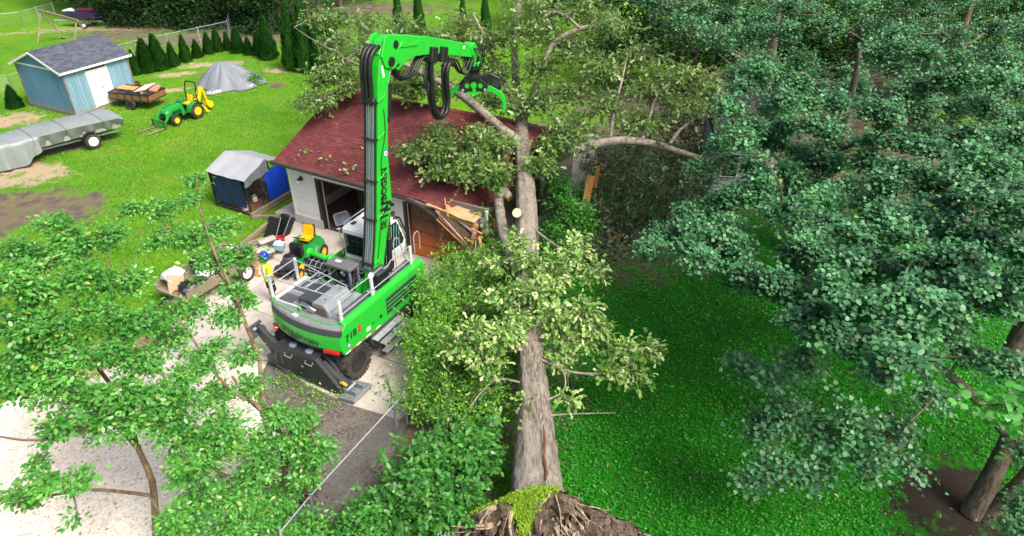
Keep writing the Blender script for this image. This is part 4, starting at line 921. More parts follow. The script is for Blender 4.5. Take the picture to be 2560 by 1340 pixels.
for y0, y1 in ((DY0 + .05, (DY0 + DY1) / 2 - .01), ((DY0 + DY1) / 2 + .01, DY1 - .05)):
    d = MB().box((.01, (y0 + y1) / 2, 1.33), (.03, y1 - y0, 2.3)).build('door', WHITE, sh, bevel=.005)
    for z0, z1 in ((.28, 1.05), (1.2, 2.4)):
        MB().box((.032, (y0 + y1) / 2, (z0 + z1) / 2), (.014, y1 - y0 - .16, z1 - z0)).build('panel', WHITE, d, bevel=.006)
    MB().box((.04, (y0 + y1) / 2 + (.22 if y0 < 2 else -.22), 1.3), (.03, .03, .14)).build('handle', BLACKP, d)
def sroof(x): return SR + .04 - abs(x + SW / 2) * (SR - SE) / (SW / 2)
srf = bpy.data.objects.new('roof', None); put(srf, sh)
SG = [M('grey_shingle_%d' % i, c, .85, var=.3, scale=7, bmp=.3, bscale=70) for i, c in enumerate(((.085, .10, .135), (.065, .078, .11), (.11, .125, .155)))]
rk = random.Random(5); cs = [MB(), MB(), MB()]
for s in (-1, 1):
    L = SW / 2 + .25; nrow = 17
    for i in range(nrow):
        d0 = L - i * L / nrow; d1 = max(0, d0 - L / nrow * 1.12); y = -.27 - rk.uniform(0, .3)
        while y < SD + .27:
            ww = rk.uniform(.25, .36); a, b = max(y, -.27), min(y + ww - .01, SD + .27)
            if b - a > .03:
                h = .02; x0, x1 = -SW / 2 + s * d0, -SW / 2 + s * d1
                p = [(x0, a, sroof(x0) + h), (x0, b, sroof(x0) + h), (x1, b, sroof(x1) + .006), (x1, a, sroof(x1) + .006)]; p += [(x0, a, sroof(x0) - .01), (x0, b, sroof(x0) - .01)]
                cs[rk.randrange(3)].add(p, [(0, 1, 2, 3), (4, 5, 1, 0)])
            y += ww
for m_, mb in zip(SG, cs): tag(mb.build('shingles', m_, srf), kind='stuff')
dk = MB()
for s in (-1, 1): x0 = -SW / 2 + s * (SW / 2 + .24); dk.prism([(-SW / 2, SR + .02), (x0, sroof(x0) - .01), (x0, sroof(x0) - .06), (-SW / 2, SR - .04)], 'y', -.26, SD + .26)
dk.build('roof_deck', WHITE, srf)
for i in range(16): MB().add([(-SW / 2 - .13, -.27 + i * .3, SR + .03), (-SW / 2, -.27 + i * .3, SR + .09), (-SW / 2 + .13, -.27 + i * .3, SR + .03), (-SW / 2 - .13, .05 + i * .3, SR + .02), (-SW / 2, .05 + i * .3, SR + .08), (-SW / 2 + .13, .05 + i * .3, SR + .02)], [(0, 1, 4, 3), (1, 2, 5, 4), (0, 2, 1)]).build('ridge_cap', SG[i % 2], srf)
MB().box((.25, SD / 2, sroof(.23) - .06), (.03, SD + .54, .13)).build('fascia', WHITE, srf)
for s in (-1, 1): x0 = -SW / 2 + s * (SW / 2 + .26); MB().beam((-SW / 2, -.28, SR - .02), (x0, -.28, sroof(x0) - .06), .03, .13).build('rake_board', WHITE, srf)
MB().box((-SW / 2, -.03, SE - .02), (SW + .1, .03, .1)).build('gable_trim', WHITE, sh)

# ------------------------------------------------------------------ simple road wheel used by trailers
def rwheel(par, x, y, D=.66, w=.2, rim=None, rz=0., side=1):
    wh = wheel(D, w, x, y, side, lug=False, par=par, rim_mat=rim or WHITE, bolt=False, rimr=.6, rz=rz)
    mb = MB()
    for k in range(5):
        a = k * 1.2566; mb.lathe([(D * .05, 0), (D * .05, .012)], (side * w * .29 - .006, D * .19 * math.cos(a), D * .19 * math.sin(a)), 'x', 8)
    mb.build('rim_holes', BLACKP, wh); return wh
# covered boat on trailer: local X along the boat (bow at +X, left in the picture)
b0, b1 = at(285, 300, .9), at(5, 372, .9); bd = (b1 - b0); bl = bd.length; ba_ = math.atan2(bd.y, bd.x)
bt = thing('covered_boat', 'boat on a trailer under a long silver grey tarp at the left edge', 'boat', (b0.x, b0.y, 0), ba_)
TARP = M('silver_tarp', (.25, .285, .29), .42, var=.22, scale=1.2, bmp=.25, bscale=5)
rows = []; rk = random.Random(8); ph = [rk.uniform(0, 6) for _ in range(8)]
BL = bl + .9
for i in range(61):
    s = i / 60; x = -.15 + s * BL; hw = 1.12 * (1 - .35 * max(0, (s - .62) / .38) ** 1.6); top = 1.42 + .12 * math.sin(s * 3) 
    bot = .78 - .12 * s; sk_w = .0
    if s > .66: bot = max(.06, bot - (s - .66) * 4.2 - .05 * math.sin(x * 9)); sk_w = (s - .66) * .5
    if s < .02: top -= .1
    sec = []
    for k in range(29):
        a = k / 28 * 2 - 1; q = abs(a)
        wr = .07 * math.sin(x * 7 + ph[0] + 2 * a) + .035 * math.sin(x * 13 + ph[1]) + .015 * math.sin(x * 23 + ph[2] + a * 4)
        if q < .55: y = a / .55 * hw; z = top - .10 * (q / .55) ** 2 - .035 * abs(math.sin(x * 2.6 + a)) + .012 * math.sin(x * 11 + a * 6)
        else:
            f = (q - .55) / .45; y = math.copysign(hw + .04 - (.34 * f if s < .66 else -.05 * f) + wr * f * 1.6 + sk_w * f * .2, a); z = top - .10 - f * (top - .10 - bot) + wr * f * .5
        sec.append((x + (.02 * math.sin(a * 9) if q > .55 else 0), y, z))
    rows.append(sec)
tp = MB(); tp.grid(rows); tp.add([p for p in rows[0]], [tuple(range(29))]); tp.add([p for p in rows[-1]], [tuple(range(29))])
tp.build('tarp', TARP, bt, True, angle=70)
for xs_ in (1.0, 2.9, 4.6):
    i_ = int((xs_ + .15) / BL * 60); MB().tube([(p[0], p[1] * 1.012, p[2] + .012) for p in rows[i_][3:-3]], .014, 5).build('strap', M('strap_webbing', (.10, .10, .11), .8), bt)
hl = MB(); hl.rings([[(x, y * k, z) for (y, z) in ((-.95, 1.2), (-.8, .7), (0, .45), (.8, .7), (.95, 1.2))] for x, k in ((.0, 1), (BL * .6, 1), (BL * .85, .7), (BL * .97, .2))]); hl.build('hull', M('hull_white', (.5, .5, .5), .4), bt, True)
fm = MB()
for y in (-.55, .55): fm.beam((.1, y, .45), (BL * .8, y * .6, .45), .07, .1)
fm.beam((BL * .8, .33, .45), (BL * 1.02, 0, .45), .07, .1); fm.beam((BL * .8, -.33, .45), (BL * 1.02, 0, .45), .07, .1); fm.beam((1.75, -1.05, .35), (1.75, 1.05, .35), .08, .08)
fm.build('trailer_frame', GALV, bt)
for y in (-1.12, 1.12):
    rwheel(bt, 1.75, y, .86, .26, rz=R(90), side=1 if y > 0 else -1)
    f = MB(); f.grid([[(1.75 + .52 * math.cos(a), y + dx, .43 + .52 * math.sin(a)) for a in np.linspace(.1, 3.04, 12)] for dx in (-.16, .16)]); f.build('fender', BLACKP, bt, True)
MB().tube([(BL * 1.0, .1, .5), (BL * 1.0, .1, .05)], .03, 8).build('jack', GALV, bt)

# ------------------------------------------------------------------ utility trailer by the shed (local X right = u, Y = v)
ut = thing('utility_trailer', 'small black utility trailer with brown plywood sides in front of the shed doors', 'trailer', at(352, 262), R(-14))
MB().box((0, 0, .55), (3.0, 1.6, .07)).build('bed', WOOD, ut)
for x0, x1, y0, y1 in ((-1.5, 1.5, -.8, -.8), (-1.5, 1.5, .8, .8), (1.5, 1.5, -.8, .8), (-1.5, -1.5, -.8, .8)):
    MB().beam((x0, y0, .78), (x1, y1, .78), .025, .38).build('side_board', M('brown_plywood', (.24, .12, .05), .7, var=.3), ut)
    for z in (.58, .98): MB().beam((x0, y0 * 1.02, z), (x1, y1 * 1.02, z), .05, .05).build('side_rail', BLACKP, ut)
for i in range(6):
    for y in (-.82, .82): MB().box((-1.45 + i * .58, y, .78), (.05, .04, .42)).build('stake', BLACKP, ut)
MB().beam((-1.5, -.5, .45), (-2.5, 0, .42), .06, .08).beam((-1.5, .5, .45), (-2.5, 0, .42), .06, .08).build('tongue', BLACKP, ut)
MB().box((-2.5, 0, .5), (.14, .1, .1)).tube([(-2.35, 0, .7), (-2.35, 0, .08)], .03, 8).build('hitch', BLACKP, ut)
for y in (-.92, .92):
    rwheel(ut, .1, y, .66, .18, BLACKP, rz=R(90), side=1 if y > 0 else -1)
lo = thing('scrap_load', 'heap of scrap sheets and black bags lying in the utility trailer', 'scrap', at(352, 262, 0) + Vector((0, 0, .6)), R(-14))
cor = MB(); cor.grid([[(.2 + .9 * i / 18, -.5 + j * 1.1, .42 + .03 * math.sin(i * 1.7) + .12 * j + .012 * i) for i in range(19)] for j in range(2)]); cor.build('corrugated_sheet', M('faded_sheet', (.5, .46, .45), .6), lo)
MB().box((-.8, .2, .42), (1.1, .7, .03), (0, .1, .2)).build('board', FRESH, lo); MB().box((1.2, .3, .5), (.5, .8, .1), (.2, .2, .3)).build('board', M('pinkish_board', (.42, .2, .15), .7), lo)
def blob(r, rk, sq=(1, 1, .6), n=9, m=12, rough=.18):
    mb = MB(); rows = []
    for i in range(1, n):
        th = math.pi * i / n; rows.append([])
        for k in range(m):
            ph_ = 2 * math.pi * k / m; q = r * (1 + rk.uniform(-rough, rough)); rows[-1].append((q * sq[0] * math.sin(th) * math.cos(ph_), q * sq[1] * math.sin(th) * math.sin(ph_), q * sq[2] * math.cos(th)))
    mb.rings(rows); return mb
for p in ((-.4, -.35, .25), (.3, -.5, .25), (-.9, -.3, .2)): blob(.32, rk).build('black_bag', BLACKP, lo, True, loc=p)

# ------------------------------------------------------------------ compact tractor (local +Y is the nose)
tr_ = thing('compact_tractor', 'green compact tractor with yellow seat, front loader and yellow backhoe on the lawn', 'tractor', (at(470, 302) + Vector((-.35, .35, 0))), math.atan2(.464, -.886) + R(-90) + R(180) if False else math.atan2(-.886, -.464) - R(90))
Tq = lambda n_, mb, m_, **k: mb.build(n_, m_, tr_, **k)
for s in (-1, 1):
    for (D, w, y) in ((.62, .2, .95), (.92, .32, -.55)):
        wheel(D, w, s * (.52 if D < .7 else .58), y, s, nl=14, par=tr_, rim_mat=YEL, hub_mat=YEL, bolt=False)
Tq('hood', MB().rings([[(x * w, y, z0 + (z1 - z0) * t) for x, t in ((-1, 0), (-1, .55), (-.8, .9), (-.4, 1), (.4, 1), (.8, .9), (1, .55), (1, 0))] for (y, w, z0, z1) in ((.15, .30, .55, 1.12), (.6, .30, .52, 1.08), (1.05, .28, .5, .98), (1.3, .25, .5, .86), (1.36, .2, .52, .76))]), JGREEN, smooth=True)
for s in (-1, 1): Tq('hood_stripe', MB().box((s * .302, .75, .88), (.01, .8, .05), (R(-5), 0, 0)), YEL)
Tq('grille', MB().box((0, 1.36, .66), (.34, .03, .2)), BLACKP)
Tq('chassis', MB().box((0, .2, .42), (.36, 2.1, .26)).tube([(-.5, .95, .33), (.5, .95, .33)], .06, 8).tube([(-.5, -.55, .46), (.5, -.55, .46)], .1, 8), BLACKP, bevel=.02)
Tq('floor_plate', MB().box((0, .05, .5), (1.0, .5, .04)), DKGREY)
for s in (-1, 1): Tq('fender', MB().grid([[(s * .56 + dx, -.55 + .54 * math.cos(a), .46 + .54 * math.sin(a)) for a in np.linspace(.1, 2.7, 10)] for dx in (-.2, .18)]).prism([(-.55 + .54 * math.cos(a), .46 + .54 * math.sin(a)) for a in np.linspace(.1, 2.7, 10)], 'x', s * .36 - .01, s * .36 + .01), JGREEN, smooth=True)
st_ = Tq('seat', MB().box((0, -.5, .86), (.46, .46, .12)).box((0, -.74, 1.12), (.46, .12, .46), (R(12), 0, 0)), YEL, bevel=.05, seg=2, smooth=True)
Tq('seat_base', MB().box((0, -.5, .68), (.34, .36, .26)), BLACKP)
Tq('dashboard', MB().box((0, .14, .95), (.36, .16, .4)), BLACKP, bevel=.03)
Tq('steering_wheel', MB().tube([(.17 * math.cos(a), -.06 + .15 * math.sin(a), 1.16 + .09 * math.sin(a)) for a in np.linspace(0, 6.283, 17)], .016, 6).tube([(0, -.06, 1.16), (0, .1, 1.0)], .02, 6), BLACKP, smooth=True)
Tq('roll_bar', MB().tube([(-.48, -.86, .6), (-.48, -.88, 1.5), (-.46, -1.0, 1.95), (-.38, -1.05, 2.05), (.38, -1.05, 2.05), (.46, -1.0, 1.95), (.48, -.88, 1.5), (.48, -.86, .6)], .04, 8), BLACKP, smooth=True)
for s in (-1, 1): Tq('warning_light', MB().box((s * .52, -.88, 1.45), (.06, .08, .14)), M('amber_lens', (.8, .25, .01), .2))
for s in (-1, 1):
    la = Tq('loader_arm', MB().prism([(.15, .4), (.35, .4), (.45, .85), (1.0, .82), (1.62, .3), (1.72, .35), (1.1, 1.0), (.45, 1.05), (.2, .95)], 'x', s * .42 - .035, s * .42 + .035), JGREEN, bevel=.008)
    MB().tube([(s * .42, .4, .55), (s * .42, .95, .78)], .03, 8).build('cylinder', BLACKP, la, True)
fk = Tq('fork_frame', MB().box((0, 1.78, .48), (1.15, .05, .07)).box((0, 1.78, .12), (1.15, .05, .08)), JGREEN)
for x in (-.55, -.3, 0, .3, .55): MB().box((x, 1.78, .3), (.05, .05, .36)).build('fork_bar', JGREEN, fk)
for x in (-.5, .5): MB().box((x, 1.80, .25), (.1, .08, .5)).build('fork_shank', DKGREY, fk)
for i, x in enumerate((-.4, .4)):
    fo = thing('fork_board', ('left' if i else 'right') + ' of two bare boards lying on the grass before the tractor bucket', 'board', tr_.matrix_basis @ Vector((x, 2.35, .03)), tr_.rotation_euler.z)
    MB().box((0, 0, .02), (.1, 1.3, .04)).build('board', WOOD, fo, bevel=.005)
bh = bpy.data.objects.new('backhoe', None); put(bh, tr_)
MB().prism([(-1.0, .55), (-1.3, .6), (-1.75, 1.5), (-1.6, 1.6), (-1.2, .95), (-.98, .9)], 'x', -.09, .09).build('boom', YEL, bh, bevel=.02)
MB().prism([(-1.62, 1.62), (-1.78, 1.5), (-1.95, .55), (-1.83, .5)], 'x', -.07, .07).build('dipper', YEL, bh, bevel=.015)
MB().prism([(-1.8, .6), (-2.2, .5), (-2.25, .2), (-1.95, .1), (-1.75, .35)], 'x', -.16, .16).build('bucket', YEL, bh, bevel=.015)
for s in (-1, 1): MB().prism([(-1.1, .6), (-1.2, .62), (-1.55, .12), (-1.6, .06), (-1.35, .06)], 'x', s * .45 - .05, s * .45 + .05).build('stabiliser', YEL, bh, bevel=.01)
MB().tube([(0, -1.05, .7), (0, -1.5, 1.35)], .05, 8).build('cylinder', BLACKP, bh, True); MB().box((0, -1.0, .7), (.7, .16, .4)).build('mount', BLACKP, bh)

# ------------------------------------------------------------------ tarp-covered heap
hp = thing('tarped_heap', 'peaked heap under a wrinkled grey tarp behind the tractor', 'tarp', at(563, 206))
mb = MB(); rows = []; nf = 72
for i in range(15):
    f = i / 14; row = []
    for k in range(nf):
        a = 2 * math.pi * k / nf; fold = .10 * math.sin(a * 7 + 1) + .06 * math.sin(a * 13 + 2) + .04 * math.sin(a * 23)
        rr_ = (.15 + 2.1 * f) * (1 + fold * f * .6); zz_ = 1.5 * (1 - f ** 1.15) * (1 + .14 * math.sin(a * 2 + 1) * f) + (.09 * math.sin(a * 9 + 3 * f) + .05 * math.sin(a * 17 + 1)) * f * (1 - f) * 2.4 + .01
        row.append((rr_ * math.cos(a) * 1.05 + .45 * f, rr_ * math.sin(a) * .95, max(.02, zz_ - .02)))
    rows.append(row)
mb.rings(rows, True); mb.build('tarp', M('grey_tarp', (.20, .225, .26), .45, var=.2, scale=2, bmp=.3, bscale=6), hp, True, angle=70)
BLK = M('pale_block', (.6, .6, .58), .8)
for i, (px, py, lab) in enumerate(((527, 236, 'pale block holding down the left edge of the grey tarp'), (545, 232, 'second pale block on the front hem of the grey tarp'), (627, 218, 'pale block on the right hem of the grey tarp'))):
    c = thing('tarp_weight', lab, 'block', at(px, py), i * .7, 'blocks weighing down the tarp')
    MB().box((0, 0, .1), (.5, .22, .2)).build('block', BLK, c, bevel=.02)
    for x in (-.12, .12): MB().box((x, 0, .202), (.14, .1, .01)).build('core_hole', BLACKP, c)

# ------------------------------------------------------------------ tyres beside the shed
for i in range(3):
    t_ = thing('old_tyre', ('lowest', 'middle', 'topmost')[i] + ' black tyre of the stack beside the blue shed', 'tyre', at(344, 232) + Vector((random.uniform(-.06, .06), random.uniform(-.06, .06), .02 + i * .24)), 0, 'tyres stacked by the shed')
    MB().lathe([(.2, .02), (.27, 0), (.33, .03), (.36, .12), (.33, .2), (.27, .235), (.2, .215), (.18, .12), (.2, .02)], n=24).build('tyre', TYRE, t_, True, angle=60)

# ------------------------------------------------------------------ chicken run with tarp roof
K0 = at(630, 540)
kn = thing('chicken_run', 'black framed chicken run under a silver tarp roof beside the garage', 'chicken coop', K0, ANG)
KW, KD, KH = 2.25, 2.5, 1.75
kf = MB()
for x in (-KW, -KW / 2, 0):
    for y in (0, KD): kf.beam((x, y, 0), (x, y, KH), .045, .045)
for y in (KD * .33, KD * .66):
    for x in (-KW, 0): kf.beam((x, y, 0), (x, y, KH), .045, .045)
for z in (.06, .85, KH): kf.beam((-KW, 0, z), (0, 0, z), .04, .04).beam((0, 0, z), (0, KD, z), .04, .04).beam((-KW, 0, z), (-KW, KD, z), .04, .04).beam((-KW, KD, z), (0, KD, z), .04, .04)
kf.build('frame', M('run_frame', (.02, .022, .03), .5), kn)
wm = MB()
for x0, y0, x1, y1 in ((-KW, 0, 0, 0), (0, 0, 0, KD), (-KW, 0, -KW, KD)):
    L = math.hypot(x1 - x0, y1 - y0)
    for i in range(int(L / .1)): f = i * .1 / L; x, y = x0 + (x1 - x0) * f, y0 + (y1 - y0) * f; wm.tube([(x, y, .05), (x, y, KH)], .003, 3, False)
    for i in range(17): wm.tube([(x0, y0, .05 + i * .1), (x1, y1, .05 + i * .1)], .003, 3, False)
tag(wm.build('wire_mesh', BLACKP, kn), kind='stuff')
def drape(fn, nu, nv, name, mat, par): mb = MB(); mb.grid([[fn(i / nu, j / nv) for i in range(nu + 1)] for j in range(nv + 1)]); return mb.build(name, mat, par, True, angle=75)
NAVY = M('navy_tarp', (.008, .02, .10), .5, var=.3, bmp=.2, bscale=8); BTARP = M('blue_tarp', (.008, .06, .55), .42, var=.25, scale=3, bmp=.3, bscale=8); STARP = M('silver_roof_tarp', (.36, .38, .41), .38, var=.12, scale=2, bmp=.2, bscale=5)
drape(lambda a, b: (-KW + .12 + a * (KW - .3), -.03 + .03 * math.sin(a * 14 + b * 3), .35 + b * 1.38), 14, 8, 'side_tarp', NAVY, kn)
drape(lambda a, b: (-KW - .03, a * KD, .3 + b * 1.45), 10, 6, 'side_tarp', NAVY, kn)
drape(lambda a, b: (.05 + .03 * math.sin(a * 9 + b * 5), 1.15 + a * 1.35, .28 + b * 1.5), 10, 10, 'side_tarp', BTARP, kn)['label'] = 'bright blue tarp over the right side of the run'
def roofk(a, b):
    y = -.12 + b * (KD + .24); z = KH + .08 + .5 * (1 - abs(2 * b - 1)) - .03 * math.sin(a * 3.14) * (1 if b < .5 else 0) + .012 * math.sin(a * 17)
    return (-KW - .1 + a * (KW + .22), y, z)
drape(roofk, 16, 10, 'roof_tarp', STARP, kn)
drape(lambda a, b: (.13 + .03 * math.sin(a * 12), -.12 + a * 1.5, KH + .09 + min(.5, a * 1.5 / 1.37 * .5) - b * (.34 + .30 * a) + .02 * math.sin(a * 9 + b * 4)), 12, 6, 'tarp_flap', M('dark_silver_tarp', (.14, .155, .175), .4, var=.2, bmp=.25, bscale=6), kn)
MB().box((-KW / 2, KD / 2, .02), (KW - .1, KD - .1, .06)).build('floor', M('run_floor', (.2, .13, .08), .95, var=.4), kn)
hbx = MB().box((-.75, 1.75, .75), (.9, .8, .5)); hbx.build('nest_box', WOOD, kn, bevel=.01); 
for x in (-1.15, -.35): MB().box((x, 1.4, .3), (.08, .08, .5)).build('leg', WOOD, kn)
for i, (px, py, h, lab) in enumerate(((637, 507, .34, 'larger white poultry feeder with red tray inside the run'), (613, 529, .24, 'small white poultry drinker with red base at the run corner'))):
    f = thing('poultry_feeder', lab, 'feeder', at(px, py, .06) + Vector((0, .1, 0)))
    MB().lathe([(.12, .03), (.14, .06), (.11, h), (.09, h + .02), (0, h + .02)], n=16).build('hopper', WHITE, f, True); MB().lathe([(.0, 0), (.17, 0), (.19, .06), (.16, .05), (0, .03)], n=16).build('tray', RED, f, True)
# timber edging round the run and along the drive
TE = [((630, 548), (733, 487), .28, 'weathered timber retaining board between the run and the concrete step'), ((560, 655), (700, 543), .22, 'pale timber edging along the grass above the drive'), ((632, 545), (700, 545), .15, 'short timber at the foot of the chicken run')]
for (p, q, h, lab) in TE:
    a, b = at(*p), at(*q); t_ = thing('timber_edging', lab, 'timber', a); d = b - a
    for k in range(2): MB().beam(Vector((0, 0, h * (k + .5) / 2)) + d * .0, Vector((0, 0, h * (k + .5) / 2)) + d * (.98 + .02 * k), .12 + .01 * k, h / 2 - .006).build('timber', WOOD, t_, bevel=.01)

# ------------------------------------------------------------------ riding mower (nose at +Y)
mw = thing('riding_mower', 'green riding mower with yellow seat and yellow deck, hood off, by the open bay', 'mower', at(757, 668) + Vector((0, .15, .05)), math.atan2(-.886, -.464) - R(90) + R(12)); mw.scale = (1.22, 1.22, 1.22)
Q = lambda n_, mb, m_, **k: mb.build(n_, m_, mw, **k)
for s in (-1, 1):
    wheel(.52, .22, s * .42, -.55, s, nl=14, par=mw, rim_mat=YEL, hub_mat=YEL, bolt=False); wheel(.38, .16, s * .38, .85, s, nl=12, par=mw, rim_mat=YEL, hub_mat=YEL, bolt=False)
Q('rear_body', MB().rings([[(x * w, y, z) for x, z in ((-1, z0), (-1, z1 - .06), (-.8, z1), (.8, z1), (1, z1 - .06), (1, z0))] for (y, w, z0, z1) in ((-.88, .30, .45, .66), (-.7, .50, .4, .7), (-.3, .50, .4, .68), (-.1, .48, .3, .5), (.25, .46, .28, .38), (.35, .44, .28, .34))]), JGREEN, smooth=True, angle=35)
Q('foot_rest', MB().box((.33, .12, .40), (.18, .42, .02)).box((-.33, .12, .40), (.18, .42, .02)), BLACK)
Q('seat', MB().box((0, -.42, .80), (.46, .42, .1)).box((0, -.62, 1.0), (.44, .1, .42), (R(10), 0, 0)), YEL, bevel=.05, seg=2, smooth=True)
Q('seat_shell', MB().box((0, -.66, .98), (.48, .06, .44), (R(10), 0, 0)).box((0, -.42, .73), (.4, .38, .06)), BLACK, bevel=.03)
Q('frame', MB().box((0, .35, .28), (.36, 1.5, .1)).box((0, .85, .24), (.7, .08, .08)), BLACKP)
en = Q('engine', MB().box((0, .72, .48), (.4, .46, .3)).lathe([(.19, .62), (.2, .66), (.18, .74), (.1, .76), (0, .76)], (0, .72, 0), 'z', 18).box((.16, .95, .42), (.2, .16, .2)), DKGREY, bevel=.02)
MB().lathe([(.05, .76), (.12, .77), (.12, .79), (0, .79)], (0, .72, 0), 'z', 16).build('fan_screen', BLACKP, en, True)
Q('dash', MB().box((0, .22, .70), (.44, .2, .42)).box((0, .2, .9), (.4, .18, .08), (R(25), 0, 0)), BLACK, bevel=.03)
Q('steering_wheel', MB().tube([(.18 * math.cos(a), -.02 + .15 * math.sin(a), 1.0 + .1 * math.sin(a)) for a in np.linspace(0, 6.283, 19)], .018, 6).tube([(-.17, -.02, 1.0), (.17, -.02, 1.0)], .014, 6).tube([(0, -.02, 1.0), (0, .2, .8)], .03, 8), BLACK, smooth=True)
Q('cutting_deck', MB().rings([[((.0 + .56 * k) * math.cos(a) - .02, .2 + .36 * k * math.sin(a), z) for a in np.linspace(0, 6.283, 25)[:-1]] for z, k in ((.12, 1), (.22, 1), (.26, .9), (.27, .4))]), YEL, smooth=True, angle=40)
# ------------------------------------------------------------------ clutter on the drive
cl = thing('blue_box', 'pale blue cardboard box lying against the mower engine', 'box', at(700, 622, .3), ANG + .4)
MB().box((0, 0, .15), (.42, .3, .3), (.2, .1, 0)).build('carton', M('pale_blue_card', (.42, .66, .76), .6), cl, bevel=.01); MB().box((0, 0, .31), (.1, .3, .006), (.2, .1, 0)).build('tape', WHITE, cl)
cl = thing('red_bucket', 'red plastic bucket behind the riding mower', 'bucket', at(703, 612))
MB().lathe([(.15, 0), (.2, .34), (.215, .36), (.19, .36), (.14, .05), (0, .04)], n=18).build('bucket', RED, cl, True); MB().tube([(-.2, 0, .34), (-.15, .1, .25), (.15, .1, .25), (.2, 0, .34)], .008, 5).build('handle', GALV, cl)
for i, (px, py, rz, lab) in enumerate(((678, 598, .2, 'left of two black slatted crates leaning behind the mower'), (702, 590, -.1, 'right of two black slatted crates leaning behind the mower'))):
    c = thing('black_crate', lab, 'crate', at(px, py), ANG + rz, 'black crates by the drive edge')
    root = bpy.data.objects.new('shell', None); root.rotation_euler = (R(-32), R(8), 0); put(root, c)
    for k in range(6): MB().box((0, 0, .1 + k * .16), (.55, .38, .11)).build('slat', BLACK, root, bevel=.01)
    MB().box((0, .02, .5), (.5, .33, .95)).build('liner', BLACKP, root); MB().tube([(.3, -.2, .1), (.3, -.2, 1.05)], .014, 6).build('handle', GALV, root)
gr_m = M('grey_case', (.42, .42, .40), .45, var=.15)
for i, (px, py, z, lab) in enumerate(((668, 566 + 40, .55, 'grey rounded case on top of the timber stack nearest the black crates'), (645, 588 + 45, .35, 'long grey rounded case lower on the timber stack'), (672, 605 + 30, .35, 'short grey rounded case on the stack by the red bucket'))):
    c = thing('grey_case', lab, 'case', at(px, py, z), ANG + 1.25, 'grey cases on the timber stack')
    L = (.75, .9, .5)[i]
    MB().rings([[(x, w * .2 * math.cos(a), .11 + .11 * h * math.sin(a)) for a in np.linspace(0, 6.283, 13)[:-1]] for x, w, h in ((-L / 2, .6, .6), (-L / 2 + .06, .95, .95), (L / 2 - .06, .95, .95), (L / 2, .6, .6))]).build('case', gr_m, c, True, angle=50)
    MB().box((0, 0, -.01), (L * .9, .36, .02)).build('base', WOOD, c)
stk = thing('timber_stack', 'stack of pallets and offcut boards at the left edge of the drive', 'pallets', at(640, 640), ANG + 1.25)
for k in range(3):
    for j in range(5): MB().box((random.uniform(-.1, .1), -.5 + j * .25, .08 + k * .17), (1.5, .16, .03), (0, 0, random.uniform(-.03, .03))).build('board', WOOD, stk)
    for x in (-.6, 0, .6): MB().box((x, 0, .03 + k * .17), (.09, 1.1, .09)).build('bearer', WOOD, stk)
MB().box((-.9, .4, .3), (.7, .6, .5), (0, 0, .3)).build('white_carton', WHITE, stk, bevel=.02)
for i in range(4):
    c = thing('wood_offcut', ('first', 'second', 'third', 'fourth')[i] + ' brown offcut on the concrete by the timber stack, counted from the stack', 'offcut', at(636 + i * 3, 662 + i * 10), i * .9, 'offcuts by the timber stack')
    MB().box((0, 0, .05), (.34, .14, .1)).build('block', FRESH, c, bevel=.01)
# trash trailer
tt = thing('loaded_trailer', 'white-wheeled trailer heaped with trash behind the foreground tree', 'trailer', Vector((-11.75, 22.2, .05)), ANG)
MB().box((0, 0, .55), (1.7, 3.4, .08)).build('bed', WOOD, tt)
for x in (-.85, .85): MB().box((x, 0, .75), (.05, 3.4, .32)).build('side_board', WOOD, tt)
for x in (-1, 1): rwheel(tt, x * .98, .9, .78, .24, WHITE, side=x)
MB().beam((0, -1.7, .5), (0, -2.8, .45), .08, .1).build('tongue', BLACKP, tt)
rk = random.Random(21)
for i in range(14):
    p = (rk.uniform(-.65, .65), rk.uniform(-1.5, 1.4), .75 + rk.uniform(0, .35)); b_ = thing('trash_bag', ('glossy black' if i % 3 == 0 else 'white') + ' trash bag in the heap on the white-wheeled trailer', 'bag', tt.matrix_basis @ Vector(p), rk.uniform(0, 6), 'black bags on the trailer' if i % 3 == 0 else 'white bags on the trailer')
    blob(rk.uniform(.25, .4), rk, rough=.22).build('bag', BLACKP if i % 3 == 0 else M('white_bag', (.75, .78, .82), .4, bmp=.3, bscale=9), b_, True)
    MB().lathe([(.03, .0), (.07, .1), (.02, .03)], (0, 0, .16), 'z', 8).build('knot', BLACKP if i % 3 == 0 else MATS['white_bag'], b_)
cbx = thing('tall_carton', 'tall flat beige cardboard sheet leaning at the end of the trash trailer', 'carton', at(452, 772), ANG + .5)
MB().box((0, .15, .66), (.62, .08, 1.34), (R(-14), 0, 0)).build('carton', M('cardboard', (.60, .46, .30), .8, var=.15), cbx, bevel=.01); MB().box((0, .085, .75), (.18, .02, .05), (R(-14), 0, 0)).build('red_print', RED, cbx)
